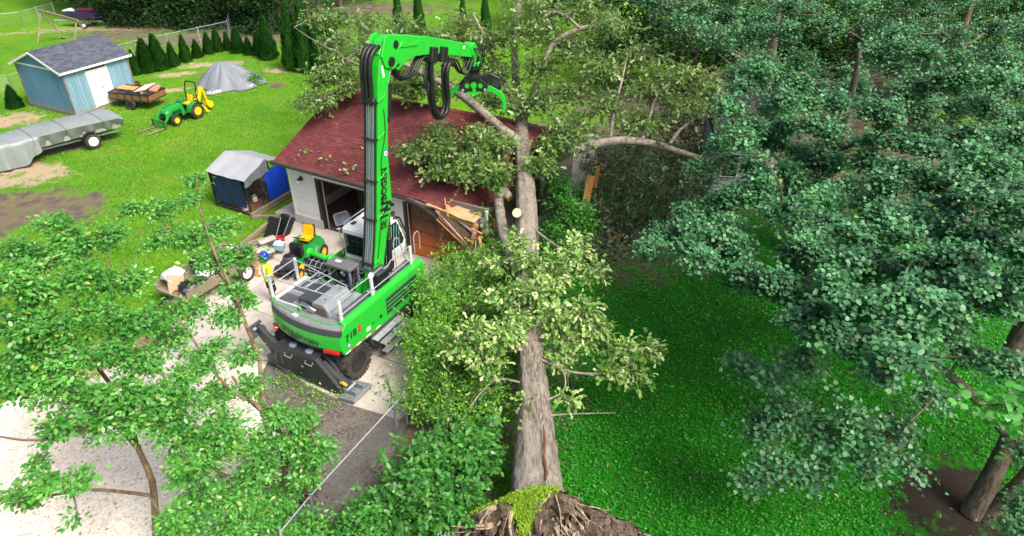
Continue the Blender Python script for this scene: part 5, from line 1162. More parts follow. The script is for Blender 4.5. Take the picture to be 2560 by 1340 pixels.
# logs and pipes by the lot
for i in range(7):
    a, b = at(120 + i * 16, 1010 - i * 22), at(330 + i * 14, 880 - i * 6)
    lab = ('pale log', 'brown log', 'blue plastic pipe', 'long pale log', 'split brown log', 'thin grey pole', 'bark-covered log')[i] + ' lying along the edge of the gravel lot'
    t_ = thing('felled_log' if i != 2 else 'blue_pipe', lab, 'log' if i != 2 else 'pipe', (a.x, a.y, 0)); d = b - a
    m_ = M('blue_pipe', (.03, .12, .4), .4) if i == 2 else M('log_%d' % (i % 3), ((.36, .27, .18), (.26, .17, .10), (.34, .29, .24))[i % 3], .85, var=.4, bmp=.4, bscale=14)
    r_ = .05 if i in (2, 5) else .1 + .03 * (i % 3)
    MB().tube([Vector((0, 0, r_)) + d * f + Vector((0, 0, .02 * math.sin(f * 7))) for f in np.linspace(0, 1, 7)], [r_ * k for k in (1, 1.05, .98, 1.03, .95, 1, .92)], 10).build('log' if i != 2 else 'pipe', m_, t_, True, angle=60)
    for q, f in ((Vector((0, 0, r_)) - d.normalized() * .004, 0), (Vector((0, 0, r_)) + d + d.normalized() * .004, 1)):
        MB().tube([q, q + d.normalized() * (.004 if f else -.004)], r_ * .85, 10).build('cut_end', FRESH if i != 2 else BLACKP, t_)
# firewood behind the garage's left end
fw_ = thing('firewood_stack', 'stack of split firewood against the far left end of the garage', 'firewood', GI(-.55, 3.8, 0), ANG)
for r_ in range(6):
    for k in range(9): MB().tube([(-.28 + random.uniform(-.06, .06), k * .24 + .12 * (r_ % 2), .12 + r_ * .2), (.28 + random.uniform(-.06, .06), k * .24 + .12 * (r_ % 2), .12 + r_ * .2)], .105, 7).build('split_log', M('firewood', (.34, .27, .2), .9, var=.5, scale=7, objvar=.35), fw_)

# ------------------------------------------------------------------ swing frame and jet ski at the top left
s0, s1 = at(97, 26, 2.5), at(195, 52, 2.5)
sw = thing('swing_frame', 'bare weathered timber swing frame on the grass behind the blue shed', 'swing frame', (s0.x, s0.y, 0)); d = s1 - s0; dn = d.normalized(); sd2 = Vector((-dn.y, dn.x, 0))
MB().beam((0, 0, 2.5), Vector((0, 0, 2.5)) + d, .12, .16).build('top_beam', WOOD, sw)
for f in (0.04, .96):
    for s in (-1, 1): MB().beam(Vector((0, 0, 2.5)) + d * f, d * f + sd2 * s * 1.1 + Vector((0, 0, .0)), .1, .1).build('leg', WOOD, sw)
    MB().beam(d * f + sd2 * .75 + Vector((0, 0, .8)), d * f - sd2 * .75 + Vector((0, 0, .8)), .05, .1).build('cross_brace', WOOD, sw)
for f in (.35, .5): MB().tube([Vector((0, 0, 2.45)) + d * f, d * f + Vector((0, 0, .6))], .012, 5).build('rope', M('rope', (.5, .45, .3), .9), sw)
MB().box(d * .425 + Vector((0, 0, .6)), (.5, .2, .04)).build('swing_seat', BLACK, sw)
jp = at(215, 66); js = thing('jet_ski', 'purple and white jet ski parked on a small trailer by the woods', 'jet ski', (jp.x, jp.y, 0), R(174))
def jsec(x, w, zb, zt): return [(x, -w, zb + .22), (x, -w * .6, zb), (x, w * .6, zb), (x, w, zb + .22), (x, w * .92, zt), (x, w * .3, zt + .1), (x, -w * .3, zt + .1), (x, -w * .92, zt)]
MB().rings([jsec(-1.5, .5, .75, 1.2), jsec(-.5, .6, .68, 1.3), jsec(.6, .58, .68, 1.35), jsec(1.4, .35, .85, 1.3), jsec(1.85, .06, 1.1, 1.22)]).build('hull', M('purple_hull', (.03, .02, .07), .3, var=.2, coat=.4), js, True, angle=35)
MB().rings([[(x, y * w, z) for y, z in ((-1, z0), (-.6, z0 + .14), (.6, z0 + .14), (1, z0))] for x, w, z0 in ((.5, .4, 1.42), (1.1, .36, 1.42), (1.8, .08, 1.26))]).build('white_nose', WHITE, js, True)
MB().box((-.6, 0, 1.5), (1.3, .42, .22)).build('seat', M('maroon_seat', (.16, .02, .06), .5), js, bevel=.06, seg=2); MB().tube([(.35, -.35, 1.85), (.45, 0, 1.75), (.35, .35, 1.85)], .03, 6).box((.5, 0, 1.65), (.3, .3, .3), (0, .4, 0)).build('handlebar', BLACKP, js)
MB().box((0, 0, .5), (3.4, .1, .1)).box((2.2, 0, .5), (1.4, .1, .1)).box((-.4, 0, .42), (.1, 1.3, .1)).build('trailer_frame', GALV, js)
for y in (-.7, .7):
    rwheel(js, -.4, y, .55, .16, rz=R(90), side=1 if y > 0 else -1)

# ------------------------------------------------------------------ chain-link fences
def fence(pts, H, label, sp=2.4, dia=.06, wr=.0035, mat=GALV, mesh_mat=None):
    a0 = Vector((*pts[0][:2], 0)); f = thing('chain_link_fence', label, 'fence', a0)
    for p, q in zip(pts, pts[1:]):
        p, q = Vector((*p[:2], 0)) - a0, Vector((*q[:2], 0)) - a0; d = q - p; L = d.length; dn = d / L; n = max(1, round(L / sp))
        for i in range(n + 1):
            c = p + d * i / n; o = MB().tube([c, c + Vector((0, 0, H + .05))], .035, 8).build('post', mat, f, True); MB().lathe([(.04, 0), (.035, .05), (0, .07)], c + Vector((0, 0, H + .04)), 'z', 8).build('cap', mat, o, True)
        MB().tube([p + Vector((0, 0, H)), q + Vector((0, 0, H))], .019, 8).build('top_rail', mat, f, True)
        m = MB(); step = dia * 1.414; k = -int(H / step)
        while k * step < L:
            for s in (0, 1):
                x0, x1 = k * step, k * step + H; z0, z1 = (.03, H - .02) if s == 0 else (H - .02, .03)
                ax, bx = max(0, x0), min(L, x1)
                if bx - ax > .02:
                    za = z0 + (z1 - z0) * (ax - x0) / H; zb = z0 + (z1 - z0) * (bx - x0) / H
                    m.tube([p + dn * ax + Vector((0, 0, za)), p + dn * bx + Vector((0, 0, zb))], wr, 3, False)
            k += 1
        tag(m.build('wire_mesh', mesh_mat or mat, f), kind='stuff')
    return f
fence([at(1010, 985, 1.2), at(985, 1012, 1.2), at(775, 1240, 1.2), at(700, 1330, 1.2)], 1.2, 'silver chain-link fence running past the dirt track to the bottom edge', dia=.055, wr=.003, mesh_mat=M('dull_wire', (.30, .31, .33), .5, metal=.4))
fence([at(-60, 232), at(36, 236), at(335, 150, .0) + Vector((0, .5, 0)), at(575, 92)], 1.3, 'chain-link fence behind the blue shed and the small conical evergreens', dia=.16, wr=.0028)
fence([at(575, 92), at(585, 20)], 1.3, 'end run of chain-link fence leading into the dark woods', dia=.2, wr=.0028)
fence([at(-40, 76), at(60, 64), at(140, 40)], 1.2, 'far chain-link fence on the lawn at the top left corner', dia=.25, wr=.0028)

# ------------------------------------------------------------------ neighbour house glimpsed through the trees
nh = thing('neighbour_house', 'grey sided house glimpsed through the dark trees on the right', 'house', at(1850, 510), ANG + R(20))
GS = M('grey_siding', (.36, .40, .42), .6, var=.1, objvar=.05)
for i in range(18): MB().prism([(-.03, .3 + i * .18), (0, .48 + i * .18), (.02, .48 + i * .18), (-.01, .3 + i * .18)], 'x', -1.5, 1.0).build('siding_board', GS, nh)
MB().box((-.25, 2.5, 1.75), (2.48, 4.95, 3.4)).build('wall', GS, nh); MB().box((1.0, -.03, 1.8), (.1, .1, 3.2)).build('corner_trim', WHITE, nh)
MB().prism([(-.5, 3.4), (2.5, 5.0), (5.5, 3.4)], 'x', -1.8, 1.3).build('roof', M('dark_roof', (.035, .035, .04), .9), nh)
w_ = MB().box((-.8, -.05, 2.0), (.8, .08, 1.2)).build('window', WHITE, nh); MB().box((-.8, -.1, 2.0), (.66, .02, 1.06)).build('pane', GLASS, w_)

# ------------------------------------------------------------------ worker on the drive
pb = at(686, 758); pr = thing('person', 'worker in yellow safety shirt, dark shorts and blue hard hat beside the machine', 'person', (pb.x, pb.y, .05), ANG + R(-20)); pr.scale = (1.18, 1.18, 1.18)
SKIN = M('skin', (.42, .22, .14), .55, var=.12)
def skinned(name, V, E, Rr, mat, par, root=0, sub=2):
    me = bpy.data.meshes.new(name); me.from_pydata(V, E, []); me.materials.append(mat); o = bpy.data.objects.new(name, me); put(o, par)
    m = o.modifiers.new('s', 'SKIN'); m.use_smooth_shade = True; m.branch_smoothing = .6
    for i, v in enumerate(me.skin_vertices[0].data): r_ = Rr[i]; v.radius = r_ if isinstance(r_, tuple) else (r_, r_); v.use_root = (i == root)
    o.modifiers.new('d', 'SUBSURF').levels = sub; o.modifiers['d'].render_levels = sub; return o
V, E_, Rr = [], [], []
def J(p, r, par=None):
    V.append(p); Rr.append(r)
    if par is not None: E_.append((par, len(V) - 1))
    return len(V) - 1
pel = J((0, 0, .95), (.15, .11)); wst = J((0, 0, 1.12), (.14, .1), pel); che = J((0, .0, 1.32), (.17, .115), wst); nb = J((0, -.01, 1.46), (.09, .08), che); nk = J((0, .01, 1.54), .055, nb)
hd1 = J((0, .02, 1.60), (.07, .085), nk); hd2 = J((0, .03, 1.69), (.078, .095), hd1); hd3 = J((0, .02, 1.77), (.06, .075), hd2)
for s in (-1, 1):
    hp_ = J((s * .1, 0, .9), .085, pel); kn_ = J((s * .12, .02, .5), .058, hp_); cf = J((s * .125, -.01, .36), .055, kn_); an = J((s * .13, 0, .1), .036, cf); hl_ = J((s * .13, -.03, .04), .036, an); toe = J((s * .15, .16, .03), .034, an)
    shd = J((s * .2, 0, 1.4), .058, che); el = J((s * .27, -.02, 1.13), .042, shd); wr_ = J((s * .25, .14, .96), .028, el); pa = J((s * .24, .2, .93), (.03, .02), wr_)
    for k in range(4):
        a = (k - 1.5) * .017; f1 = J((s * .24 + a, .245 + .004 * (1.5 - abs(k - 1.5)), .915), .0095, pa); f2 = J((s * .24 + a, .268, .885), .008, f1)
    th_ = J((s * .24 - s * .035, .215, .92), .0095, pa); J((s * .24 - s * .045, .245, .905), .008, th_)
skinned('body', V, E_, Rr, SKIN, pr)
HV = M('hi_vis_fabric', (.75, .85, .02), .6, var=.15, bmp=.2, bscale=20); DK = M('dark_shorts', (.02, .02, .025), .8)
def ering(cx, cy, z, a, b, n=16): return [(cx + a * math.cos(t), cy + b * math.sin(t), z) for t in np.linspace(0, 6.283, n + 1)[:-1]]
shm = MB(); shm.rings([ering(0, 0, .88, .185, .145), ering(0, 0, 1.0, .18, .14), ering(0, 0, 1.15, .175, .13), ering(0, 0, 1.32, .205, .14), ering(0, 0, 1.42, .18, .12), ering(0, 0, 1.48, .09, .08), ering(0, 0, 1.5, .07, .07)])
for s in (-1, 1): shm.tube([(s * .15, 0, 1.42), (s * .215, 0, 1.38), (s * .25, -.01, 1.25), (s * .27, -.02, 1.16)], [.08, .085, .075, .075], 10)
sht = shm.build('shirt', HV, pr, True, angle=70)
MB().rings([ering(0, 0, 1.02, .186, .146), ering(0, 0, 1.07, .184, .143)], False).build('reflective_band', M('reflective_silver', (.7, .75, .72), .3), sht, True)
for s in (-1, 1): MB().tube([(s * .1, -.125, 1.07), (s * .1, -.145, 1.3), (s * .1, -.08, 1.46)], .022, 6).build('reflective_band', MATS['reflective_silver'], sht, True)
shr = MB().rings([ering(0, 0, .92, .17, .13), ering(0, 0, .82, .19, .14)])
for s in (-1, 1): shr.tube([(s * .09, 0, .86), (s * .11, .01, .7), (s * .12, .02, .52)], [.115, .105, .10], 12)
shr.build('shorts', DK, pr, True, angle=70)
HB = M('blue_helmet', (.01, .05, .45), .3, coat=.3)
hm = MB().lathe([(.14, 1.70), (.15, 1.705), (.125, 1.73), (.122, 1.78), (.105, 1.83), (.06, 1.865), (0, 1.875)], (0, .02, 0), 'z', 20).build('hard_hat', HB, pr, True, angle=50)
MB().box((0, .16, 1.712), (.16, .1, .015), (R(-8), 0, 0)).build('brim', HB, hm, bevel=.006); MB().lathe([(.126, 1.6), (.13, 1.66), (.128, 1.72)], (0, -.005, 0), 'z', 16).build('neck_shade', M('navy_cloth', (.01, .02, .12), .8), hm, True)
for s in (-1, 1):
    MB().rings([ering(s * .13, .06, z, a, b, 10) for z, a, b in ((.0, .05, .14), (.05, .05, .14), (.08, .045, .1), (.16, .045, .06))]).build('boot', M('brown_boot', (.1, .05, .03), .7), pr, True)
    MB().lathe([(0, 0), (.012, .004), (.012, .008), (0, .01)], (s * .033, .105, 1.69), 'y', 8).build('eye', BLACKP, pr, True)
MB().rings([ering(0, .105, 1.66, .016, .02, 8), ering(0, .11, 1.69, .01, .012, 8)]).build('nose', SKIN, pr, True); MB().box((0, .108, 1.625), (.045, .01, .008)).build('mouth', M('lips', (.35, .12, .1)), pr)
# ------------------------------------------------------------------ vegetation helpers
rng = np.random.default_rng(42); rk = random.Random(42)
def mirror(h): return np.array((h + [(x, -y, z) for x, y, z in h[-2:0:-1]])[::-1])
OVAL = mirror([(0, 0, 0), (.35, .27, .03), (.75, .20, -.02), (1, 0, -.12)])
MAPLE = mirror([(0, 0, 0), (.22, .48, -.04), (.66, .36, -.02), (1, 0, -.14)])
OAK = mirror([(0, 0, 0), (.30, .20, 0), (.46, .08, .03), (.72, .26, -.03), (1, 0, -.14)])
SLIMW = mirror([(0, 0, 0), (.45, .24, .03), (1, 0, -.12)])
SLIM = mirror([(0, 0, 0), (.45, .17, .03), (1, 0, -.1)])
def frames(n, tilt, dirs=None, droop=.15):
    nr = np.stack([rng.normal(0, tilt, n), rng.normal(0, tilt, n), np.ones(n)], -1); nr /= np.linalg.norm(nr, axis=1)[:, None]
    if dirs is None: a = rng.uniform(0, 6.283, n); d = np.stack([np.cos(a), np.sin(a), np.zeros(n)], -1)
    else: d = dirs + rng.normal(0, .35, (n, 3))
    d[:, 2] -= droop
    d -= nr * (d * nr).sum(1)[:, None]; d /= np.linalg.norm(d, axis=1)[:, None] + 1e-9
    return d, np.cross(nr, d), nr
def leaves(name, pos, size, outline, mat, parent, tilt=.5, dirs=None, indiv=0, droop=.15, var=.45, dirw=None):
    pos = np.asarray(pos); n = len(pos); x, y, z = frames(n, tilt, dirs, droop); s = size * rng.uniform(1 - var, 1 + var, n)
    po = np.array(parent.location) if parent else np.zeros(3)
    P0 = pos - po
    if indiv:
        dist = np.linalg.norm(pos - np.array([0, 0, CAM_H]), axis=1); px = 1280 + FPX * pos[:, 0] / (pos[:, 1] * math.cos(PITCH) + (CAM_H - pos[:, 2]) * math.sin(PITCH))
        score = dist + np.where((px < 20) | (px > 2540), 100, 0) + rng.uniform(0, 3, n)
        idx = np.argsort(score)[:indiv]; me = bpy.data.meshes.new('leaf'); me.from_pydata([tuple(v) for v in outline], [], [tuple(range(len(outline)))]); me.materials.append(mat)
        for i in idx:
            o = bpy.data.objects.new('leaf', me); M4 = Matrix(((x[i][0], y[i][0], z[i][0], P0[i][0]), (x[i][1], y[i][1], z[i][1], P0[i][1]), (x[i][2], y[i][2], z[i][2], P0[i][2]), (0, 0, 0, 1)))
            o.matrix_basis = M4 @ Matrix.Scale(float(s[i]), 4); put(o, parent)
        keep = np.ones(n, bool); keep[idx] = False; P0, x, y, z, s = P0[keep], x[keep], y[keep], z[keep], s[keep]; n = len(P0)
    o = outline; k = len(o)
    V = P0[:, None, :] + s[:, None, None] * (o[None, :, 0:1] * x[:, None, :] + o[None, :, 1:2] * y[:, None, :] + o[None, :, 2:3] * z[:, None, :])
    return tag(npmesh(name, V.reshape(-1, 3), np.arange(n * k).reshape(n, k), mat, parent), kind='stuff')
def barkmat(name, c1, c2, stretch, moss=0):
    m, t, b = nodes(name); P_ = N(t, 'ShaderNodeNewGeometry').outputs['Position']
    mp = N(t, 'ShaderNodeMapping'); mp.inputs['Scale'].default_value = stretch; t.links.new(P_, mp.inputs[0])
    n1, n2 = noise(t, mp.outputs[0], 2.2, 6, .75), noise(t, P_, 1.1, 4, .7)
    c = mix(t, ramp(t, n1, [(.41, 0.), (.58, 1.)]), tuple(x * .3 for x in c1), c1); c = mix(t, ramp(t, n2, [(.45, 0.), (.7, .75)]), c, c2)
    t.links.new(c, b.inputs['Base Color']); b.inputs['Roughness'].default_value = .9; bump(t, b, n1, .9, .05); return m
OAKB = barkmat('oak_bark', (.29, .25, .205), (.36, .32, .275), (9, 1.3, 9)); LIMB = barkmat('limb_bark', (.30, .26, .21), (.36, .33, .28), (3, 3, 3))
MYRT = barkmat('myrtle_bark', (.24, .16, .09), (.32, .24, .15), (4, 4, 1)); MAPB = barkmat('maple_bark', (.17, .13, .095), (.24, .20, .15), (6, 6, .9)); TWIG = barkmat('twig_bark', (.20, .17, .14), (.28, .25, .21), (3, 3, 3))
def smooth(pts, rs, m):
    pts = [Vector(p) for p in pts]; Q_ = [pts[0] * 2 - pts[1]] + pts + [pts[-1] * 2 - pts[-2]]; op, orr = [], []
    for i in range(1, len(Q_) - 2):
        a, b, c, d = Q_[i - 1:i + 3]
        for t in np.linspace(0, 1, m + 1)[:-1]:
            op.append(.5 * ((2 * b) + (c - a) * t + (2 * a - 5 * b + 4 * c - d) * t * t + (3 * b - a - 3 * c + d) * t ** 3)); orr.append(rs[i - 1] * (1 - t) + rs[i] * t)
    op.append(pts[-1]); orr.append(rs[-1]); return op, orr
def rough_limb(name, pts, rs, mat, parent, n=14, m=5, ridge=.05, seed=0):
    """tapered limb whose bark surface is broken by lengthwise ridges and knots"""
    q = random.Random(seed); op, orr = smooth(pts, rs, m); po = parent.location if parent else Vector()
    mb = MB(); mb.tube([p - po for p in op], orr, n); ph_ = [q.uniform(0, 6.28) for _ in range(6)]
    out = []
    for i, v in enumerate(mb.v):
        j = i // n; k = i % n; c = op[j] - po; a = 2 * math.pi * k / n
        f = 1 + ridge * (math.sin(a * 5 + ph_[0] + .3 * math.sin(j * .7)) * .5 + math.sin(a * 9 + ph_[1] + j * .12) * .4 + math.sin(j * 1.3 + a * 2 + ph_[2]) * .4 + q.uniform(-.35, .35))
        out.append(c + (Vector(v) - c) * f)
    mb.v = out; return mb.build(name, mat, parent, True, angle=70), op
def tube_np(acc, a, b, r0, r1, sag=.08, n=3, seg=2):
    a, b = Vector(a), Vector(b); L = (b - a).length; side = Vector((rk.gauss(0, 1), rk.gauss(0, 1), rk.gauss(0, .6))) * L * sag
    pts = [a.lerp(b, t) + side * math.sin(t * 3.14159) for t in [i / seg for i in range(seg + 1)]]
    acc.tube(pts, [r0 + (r1 - r0) * i / seg for i in range(seg + 1)], n, False); return pts
def crown(par, skel, clusters, nspray, nleaf, sr, size, outline, mat, twigmat, tilt=.45, flat=.45, indiv=0, droop=.15, tw=.012, br=.04, name='crown', extra=None, leafname='crown', along=.3):
    """clusters [(centre, (rx,ry,rz), weight)] hung on the nearest skeleton point: branch > twigs > leaf sprays"""
    po = par.location; tb_, L, D = MB(), [], []
    skel = list(skel); clusters = sorted(clusters, key=lambda q: min((s - Vector(q[0])).length for s in skel))
    for (c, rr_, wgt) in clusters:
        c = Vector(c); best = min(skel, key=lambda s: (s - c).length)
        bp_ = tube_np(tb_, best - po, c - po, br, tw * 1.6, .10, 5, 5) if (best - c).length > .15 else [best - po, c - po]
        skel += [p_ + po for p_ in bp_[2:]]
        for i in range(max(1, int(nspray * wgt))):
            d = Vector((rk.gauss(0, 1), rk.gauss(0, 1), rk.gauss(0, 1))); d = d.normalized() * rk.uniform(.35, 1.0); e = c + Vector((d.x * rr_[0], d.y * rr_[1], d.z * rr_[2]))
            s = bp_[rk.randrange(len(bp_) // 2, len(bp_))] + po
            e.z -= .12 * (e - s).length; tp_ = tube_np(tb_, s - po, e - po, tw, tw * .35, .12)
            out = (e - s); out.z *= .3; out = out.normalized() if out.length > .01 else Vector((1, 0, 0))
            m = max(2, int(nleaf * rk.uniform(.5, 1.4))); tt_ = rng.uniform(along, 1.08, m)[:, None]; Pn_ = np.array([tuple(p_ + po) for p_ in tp_])
            q = np.where(tt_ < .5, Pn_[0] + (Pn_[1] - Pn_[0]) * tt_ * 2, Pn_[1] + (Pn_[2] - Pn_[1]) * (tt_ * 2 - 1)) + rng.normal(0, 1, (m, 3)) * np.array([sr, sr, sr * flat]) * .62
            L.append(q); dd = q - np.array(e - out * sr); dd /= np.linalg.norm(dd, axis=1)[:, None] + 1e-6; D.append(dd)
    if tb_.v: tag(tb_.build('twigs', twigmat, par), kind='stuff')
    return leaves(leafname, np.concatenate(L), size, outline, mat, par, tilt, np.concatenate(D), indiv, droop)

# ------------------------------------------------------------------ the fallen oak
OAKL = leafmat('oak_leaf', [(0, (.026, .095, .014)), (.4, (.052, .165, .025)), (.75, (.10, .24, .04)), (.92, (.24, .36, .09)), (1, (.44, .52, .20))], .42, back=(.30, .41, .14), transl=.18)
ok = thing('fallen_oak', 'huge uprooted oak with grey trunk lying away from us across the garage roof', 'tree', at(1340, 1240, 0))
tpx = [(1347, 1275, 1.05, .68), (1340, 1190, 1.2, .62), (1338, 1100, 1.4, .53), (1336, 1000, 1.65, .43), (1328, 900, 1.95, .39), (1322, 800, 2.3, .38), (1318, 640, 2.9, .385), (1316, 520, 3.4, .38), (1310, 420, 3.95, .34), (1304, 340, 4.4, .29), (1302, 290, 4.75, .24), (1296, 250, 5.1, .20), (1288, 180, 6.0, .17), (1287, 100, 7.2, .145), (1294, 30, 8.4, .12), (1306, -40, 9.4, .09)]
_, sk1 = rough_limb('trunk', [at(x, y, z) for x, y, z, r in tpx], [r for *_, r in tpx], OAKB, ok, 72, 12, .06, 1)
skel = list(sk1)
LB = [  # (path in picture points with height, radii)
    ([(1300, 360, 4.3), (1250, 318, 4.9), (1200, 275, 5.6), (1150, 235, 6.3), (1100, 205, 6.7), (1040, 175, 7.0), (985, 150, 7.2), (940, 140, 7.2), (880, 120, 7.2)], [.24, .2, .18, .16, .13, .1, .08, .06, .03]),
    ([(1080, 206, 5.9), (1020, 212, 5.7), (950, 220, 5.5), (900, 226, 5.4), (850, 226, 5.3)], [.11, .12, .10, .08, .05]),
    ([(1372, 408, 3.9), (1425, 378, 4.6), (1500, 358, 5.0), (1570, 352, 5.15), (1640, 362, 5.0), (1700, 380, 4.75), (1742, 392, 4.6)], [.19, .2, .18, .16, .14, .12, .09]),
    ([(1300, 690, 2.6), (1268, 610, 2.6), (1254, 555, 2.9), (1246, 500, 3.3), (1238, 470, 3.6)], [.26, .22, .2, .17, .12]),
    ([(1272, 492, 3.3), (1250, 470, 3.6), (1215, 455, 3.75), (1180, 445, 3.8), (1140, 440, 3.85)], [.17, .16, .15, .13, .09]),
    ([(1310, 300, 4.7), (1345, 200, 6.2), (1380, 115, 7.6), (1440, 75, 8.2), (1500, 62, 8.4)], [.16, .14, .12, .1, .07]),
    ([(1360, 40, 8.6), (1385, 30, 8.7), (1420, 45, 8.6), (1450, 70, 8.3)], [.06, .08, .07, .05]),
    ([(1605, 352, 5.1), (1625, 290, 5.8), (1640, 245, 6.3), (1680, 200, 6.8), (1720, 170, 7.1)], [.07, .06, .05, .035, .02]),
    ([(1675, 360, 5.0), (1700, 325, 5.3), (1750, 285, 5.7), (1800, 225, 6.2), (1840, 190, 6.5)], [.07, .06, .045, .03, .02]),
    ([(1525, 355, 5.1), (1535, 280, 5.9), (1555, 200, 6.8), (1570, 130, 7.5)], [.06, .05, .04, .02]),
    ([(735, 68, 6.6), (775, 95, 6.6), (815, 118, 6.5), (860, 145, 6.3), (905, 168, 6.2)], [.012, .03, .045, .06, .06]),
    ([(1300, 300, 4.8), (1250, 180, 6.4), (1210, 90, 7.6), (1180, 30, 8.4)], [.12, .1, .08, .04]),
    ([(1318, 560, 3.3), (1400, 620, 3.4), (1480, 640, 3.3)], [.06, .04, .02]), ([(1330, 820, 2.5), (1400, 790, 2.9), (1480, 780, 3.0)], [.05, .035, .02]),
    ([(1335, 890, 2.2), (1430, 930, 2.0), (1530, 930, 2.1), (1610, 890, 2.4)], [.05, .04, .03, .015]), ([(1320, 870, 2.2), (1250, 880, 2.4), (1180, 880, 2.5)], [.05, .035, .02]),
    ([(1345, 1010, 1.8), (1405, 980, 2.0), (1412, 940, 2.3), (1390, 900, 2.5)], [.03, .025, .02, .012]), ([(1350, 1040, 1.7), (1430, 1035, 1.7), (1540, 1032, 1.6)], [.03, .02, .01]),
    ([(1318, 960, 1.9), (1240, 950, 1.9), (1180, 1010, 1.6), (1140, 1080, 1.2)], [.035, .03, .02, .01])]
for i, (pp, rr_) in enumerate(LB):
    _, s = rough_limb('limb', [at(*p) for p in pp], rr_, LIMB, ok, 12, 5, .06, 10 + i); skel += s
for (p, q, r_) in (((1372, 408, 3.9), (1362, 413, 3.8), .19), ((1742, 392, 4.6), (1752, 394, 4.55), .085), ((1276, 496, 3.25), (1271, 491, 3.3), .16)):
    MB().tube([at(*p) - ok.location, at(*q) - ok.location], [r_, r_ * .8], 9).build('broken_end', FRESH, ok)
c = at(1303, 540, 3.45); dv = Vector((-.25, -.75, .6)).normalized()      # sawn stub facing us
MB().tube([c - ok.location, c + dv * .62 - ok.location], [.19, .17], 14).build('sawn_stub', LIMB, ok, True)
MB().tube([c + dv * .622 - ok.location, c + dv * .63 - ok.location], .165, 14).build('cut_face', M('sawn_face', (.75, .62, .42), .7, var=.2, scale=14), ok)
crk = [at(x, y, z) - ok.location for x, y, z in ((1358, 1060, 2.03), (1362, 1100, 1.99), (1360, 1140, 1.9), (1366, 1180, 1.83), (1364, 1200, 1.8))]
MB().tube([p + Vector((0, -.02, .0)) for p in crk], [.01, .035, .02, .04, .015], 6).build('bark_crack', M('crack_red', (.16, .06, .04), .9, var=.5, scale=20), ok)
OC = []
def oc(px, py, z, rx, ry, rz, w=1.): OC.append((at(px, py, z), (rx, ry, rz), w))
for a in ((800, 40, 6.8, 1.2, 1.2, .8, 1.), (870, 40, 7, 1.2, 1.2, .8, 1.2), (930, 60, 7, 1.2, 1.2, .8, 1.), (850, 100, 6.6, 1.1, 1.1, .7, .9), (930, 110, 6.8, 1, 1, .7, .9), (810, 190, 5.8, 1.1, 1.1, .6, 1.2), (860, 180, 6, 1, 1, .6, 1.), (790, 250, 5.2, .9, .9, .5, .9), (880, 210, 5.6, .9, .9, .5, .8), (850, 140, 6.3, 1, 1, .6, .9), (765, 250, 4.6, .6, .6, .4, .5),
          (1010, 60, 7.6, 1.3, 1.3, .7, .7), (1080, 90, 7.4, 1.2, 1.2, .7, .7), (1000, 170, 6.8, 1, 1, .6, .9), (1060, 180, 6.5, 1, 1, .6, .9), (1020, 220, 5.7, .9, .9, .5, 1.), (1110, 220, 5.8, .9, .9, .5, 1.), (1150, 60, 8, 1.2, 1.2, .8, .8), (1180, 100, 7.4, 1.2, 1.2, .7, .9), (1120, 130, 7, 1, 1, .7, .6),
          (1235, 170, 6.6, 1.2, 1.2, .7, 1.1), (1240, 240, 5.9, 1.1, 1.1, .6, 1.1), (1340, 250, 5.8, 1.2, 1.2, .7, 1.2), (1350, 160, 6.8, 1.3, 1.3, .8, 1.2), (1260, 90, 7.8, 1.4, 1.4, .8, 1.), (1350, 70, 8.2, 1.5, 1.5, .9, 1.1), (1430, 120, 7.6, 1.5, 1.4, .8, 1.3), (1430, 220, 6.3, 1.4, 1.3, .7, 1.3), (1420, 310, 5.3, 1.1, 1.1, .5, 1.), (1500, 170, 7, 1.4, 1.4, .8, 1.2), (1520, 260, 6, 1.3, 1.3, .7, 1.2), (1520, 60, 8.4, 1.5, 1.5, .9, 1.1), (1600, 130, 7.4, 1.4, 1.4, .8, 1.1), (1610, 220, 6.5, 1.3, 1.3, .7, 1.1), (1620, 300, 5.6, 1.1, 1.1, .6, .9), (1700, 180, 7, 1.3, 1.3, .7, .9), (1720, 260, 6.1, 1.2, 1.2, .7, .9), (1780, 220, 6.4, 1.1, 1.1, .6, .6), (1450, 20, 8.8, 1.5, 1.5, .8, .9), (1320, 10, 9, 1.4, 1.4, .8, .8),
          (1040, 375, 4.6, .9, .9, .4, 1.1), (1110, 370, 4.7, .9, .9, .4, 1.2), (1090, 330, 4.9, .8, .8, .4, .8), (1170, 390, 4.5, .9, .9, .45, 1.3), (1230, 400, 4.4, .8, .8, .45, 1.2), (1200, 340, 5.2, .9, .9, .5, 1.), (1250, 350, 5.0, .8, .8, .5, .9), (1160, 430, 4.1, .7, .6, .35, 1.), (1100, 425, 4.1, .6, .5, .3, .7), (1240, 440, 4.2, .6, .5, .4, .9), (1380, 360, 4.8, .9, .8, .5, 1.1), (1350, 410, 4.4, .7, .6, .4, .8), (1440, 350, 5, .8, .8, .5, .7),
          (1215, 545, 2.6, .35, .35, .5, .45), (1190, 570, 2.0, .25, .25, .4, .25), (1240, 600, 2.2, .5, .5, .4, .6)):
    oc(*a)
crown(ok, skel, [(c, (a * 1.15, b * 1.15, d * 1.1), w) for c, (a, b, d), w in OC], 44, 14, .2, .20, OAK, OAKL, TWIG, .85, .8, 0, .4, .010, .045)
OC = []
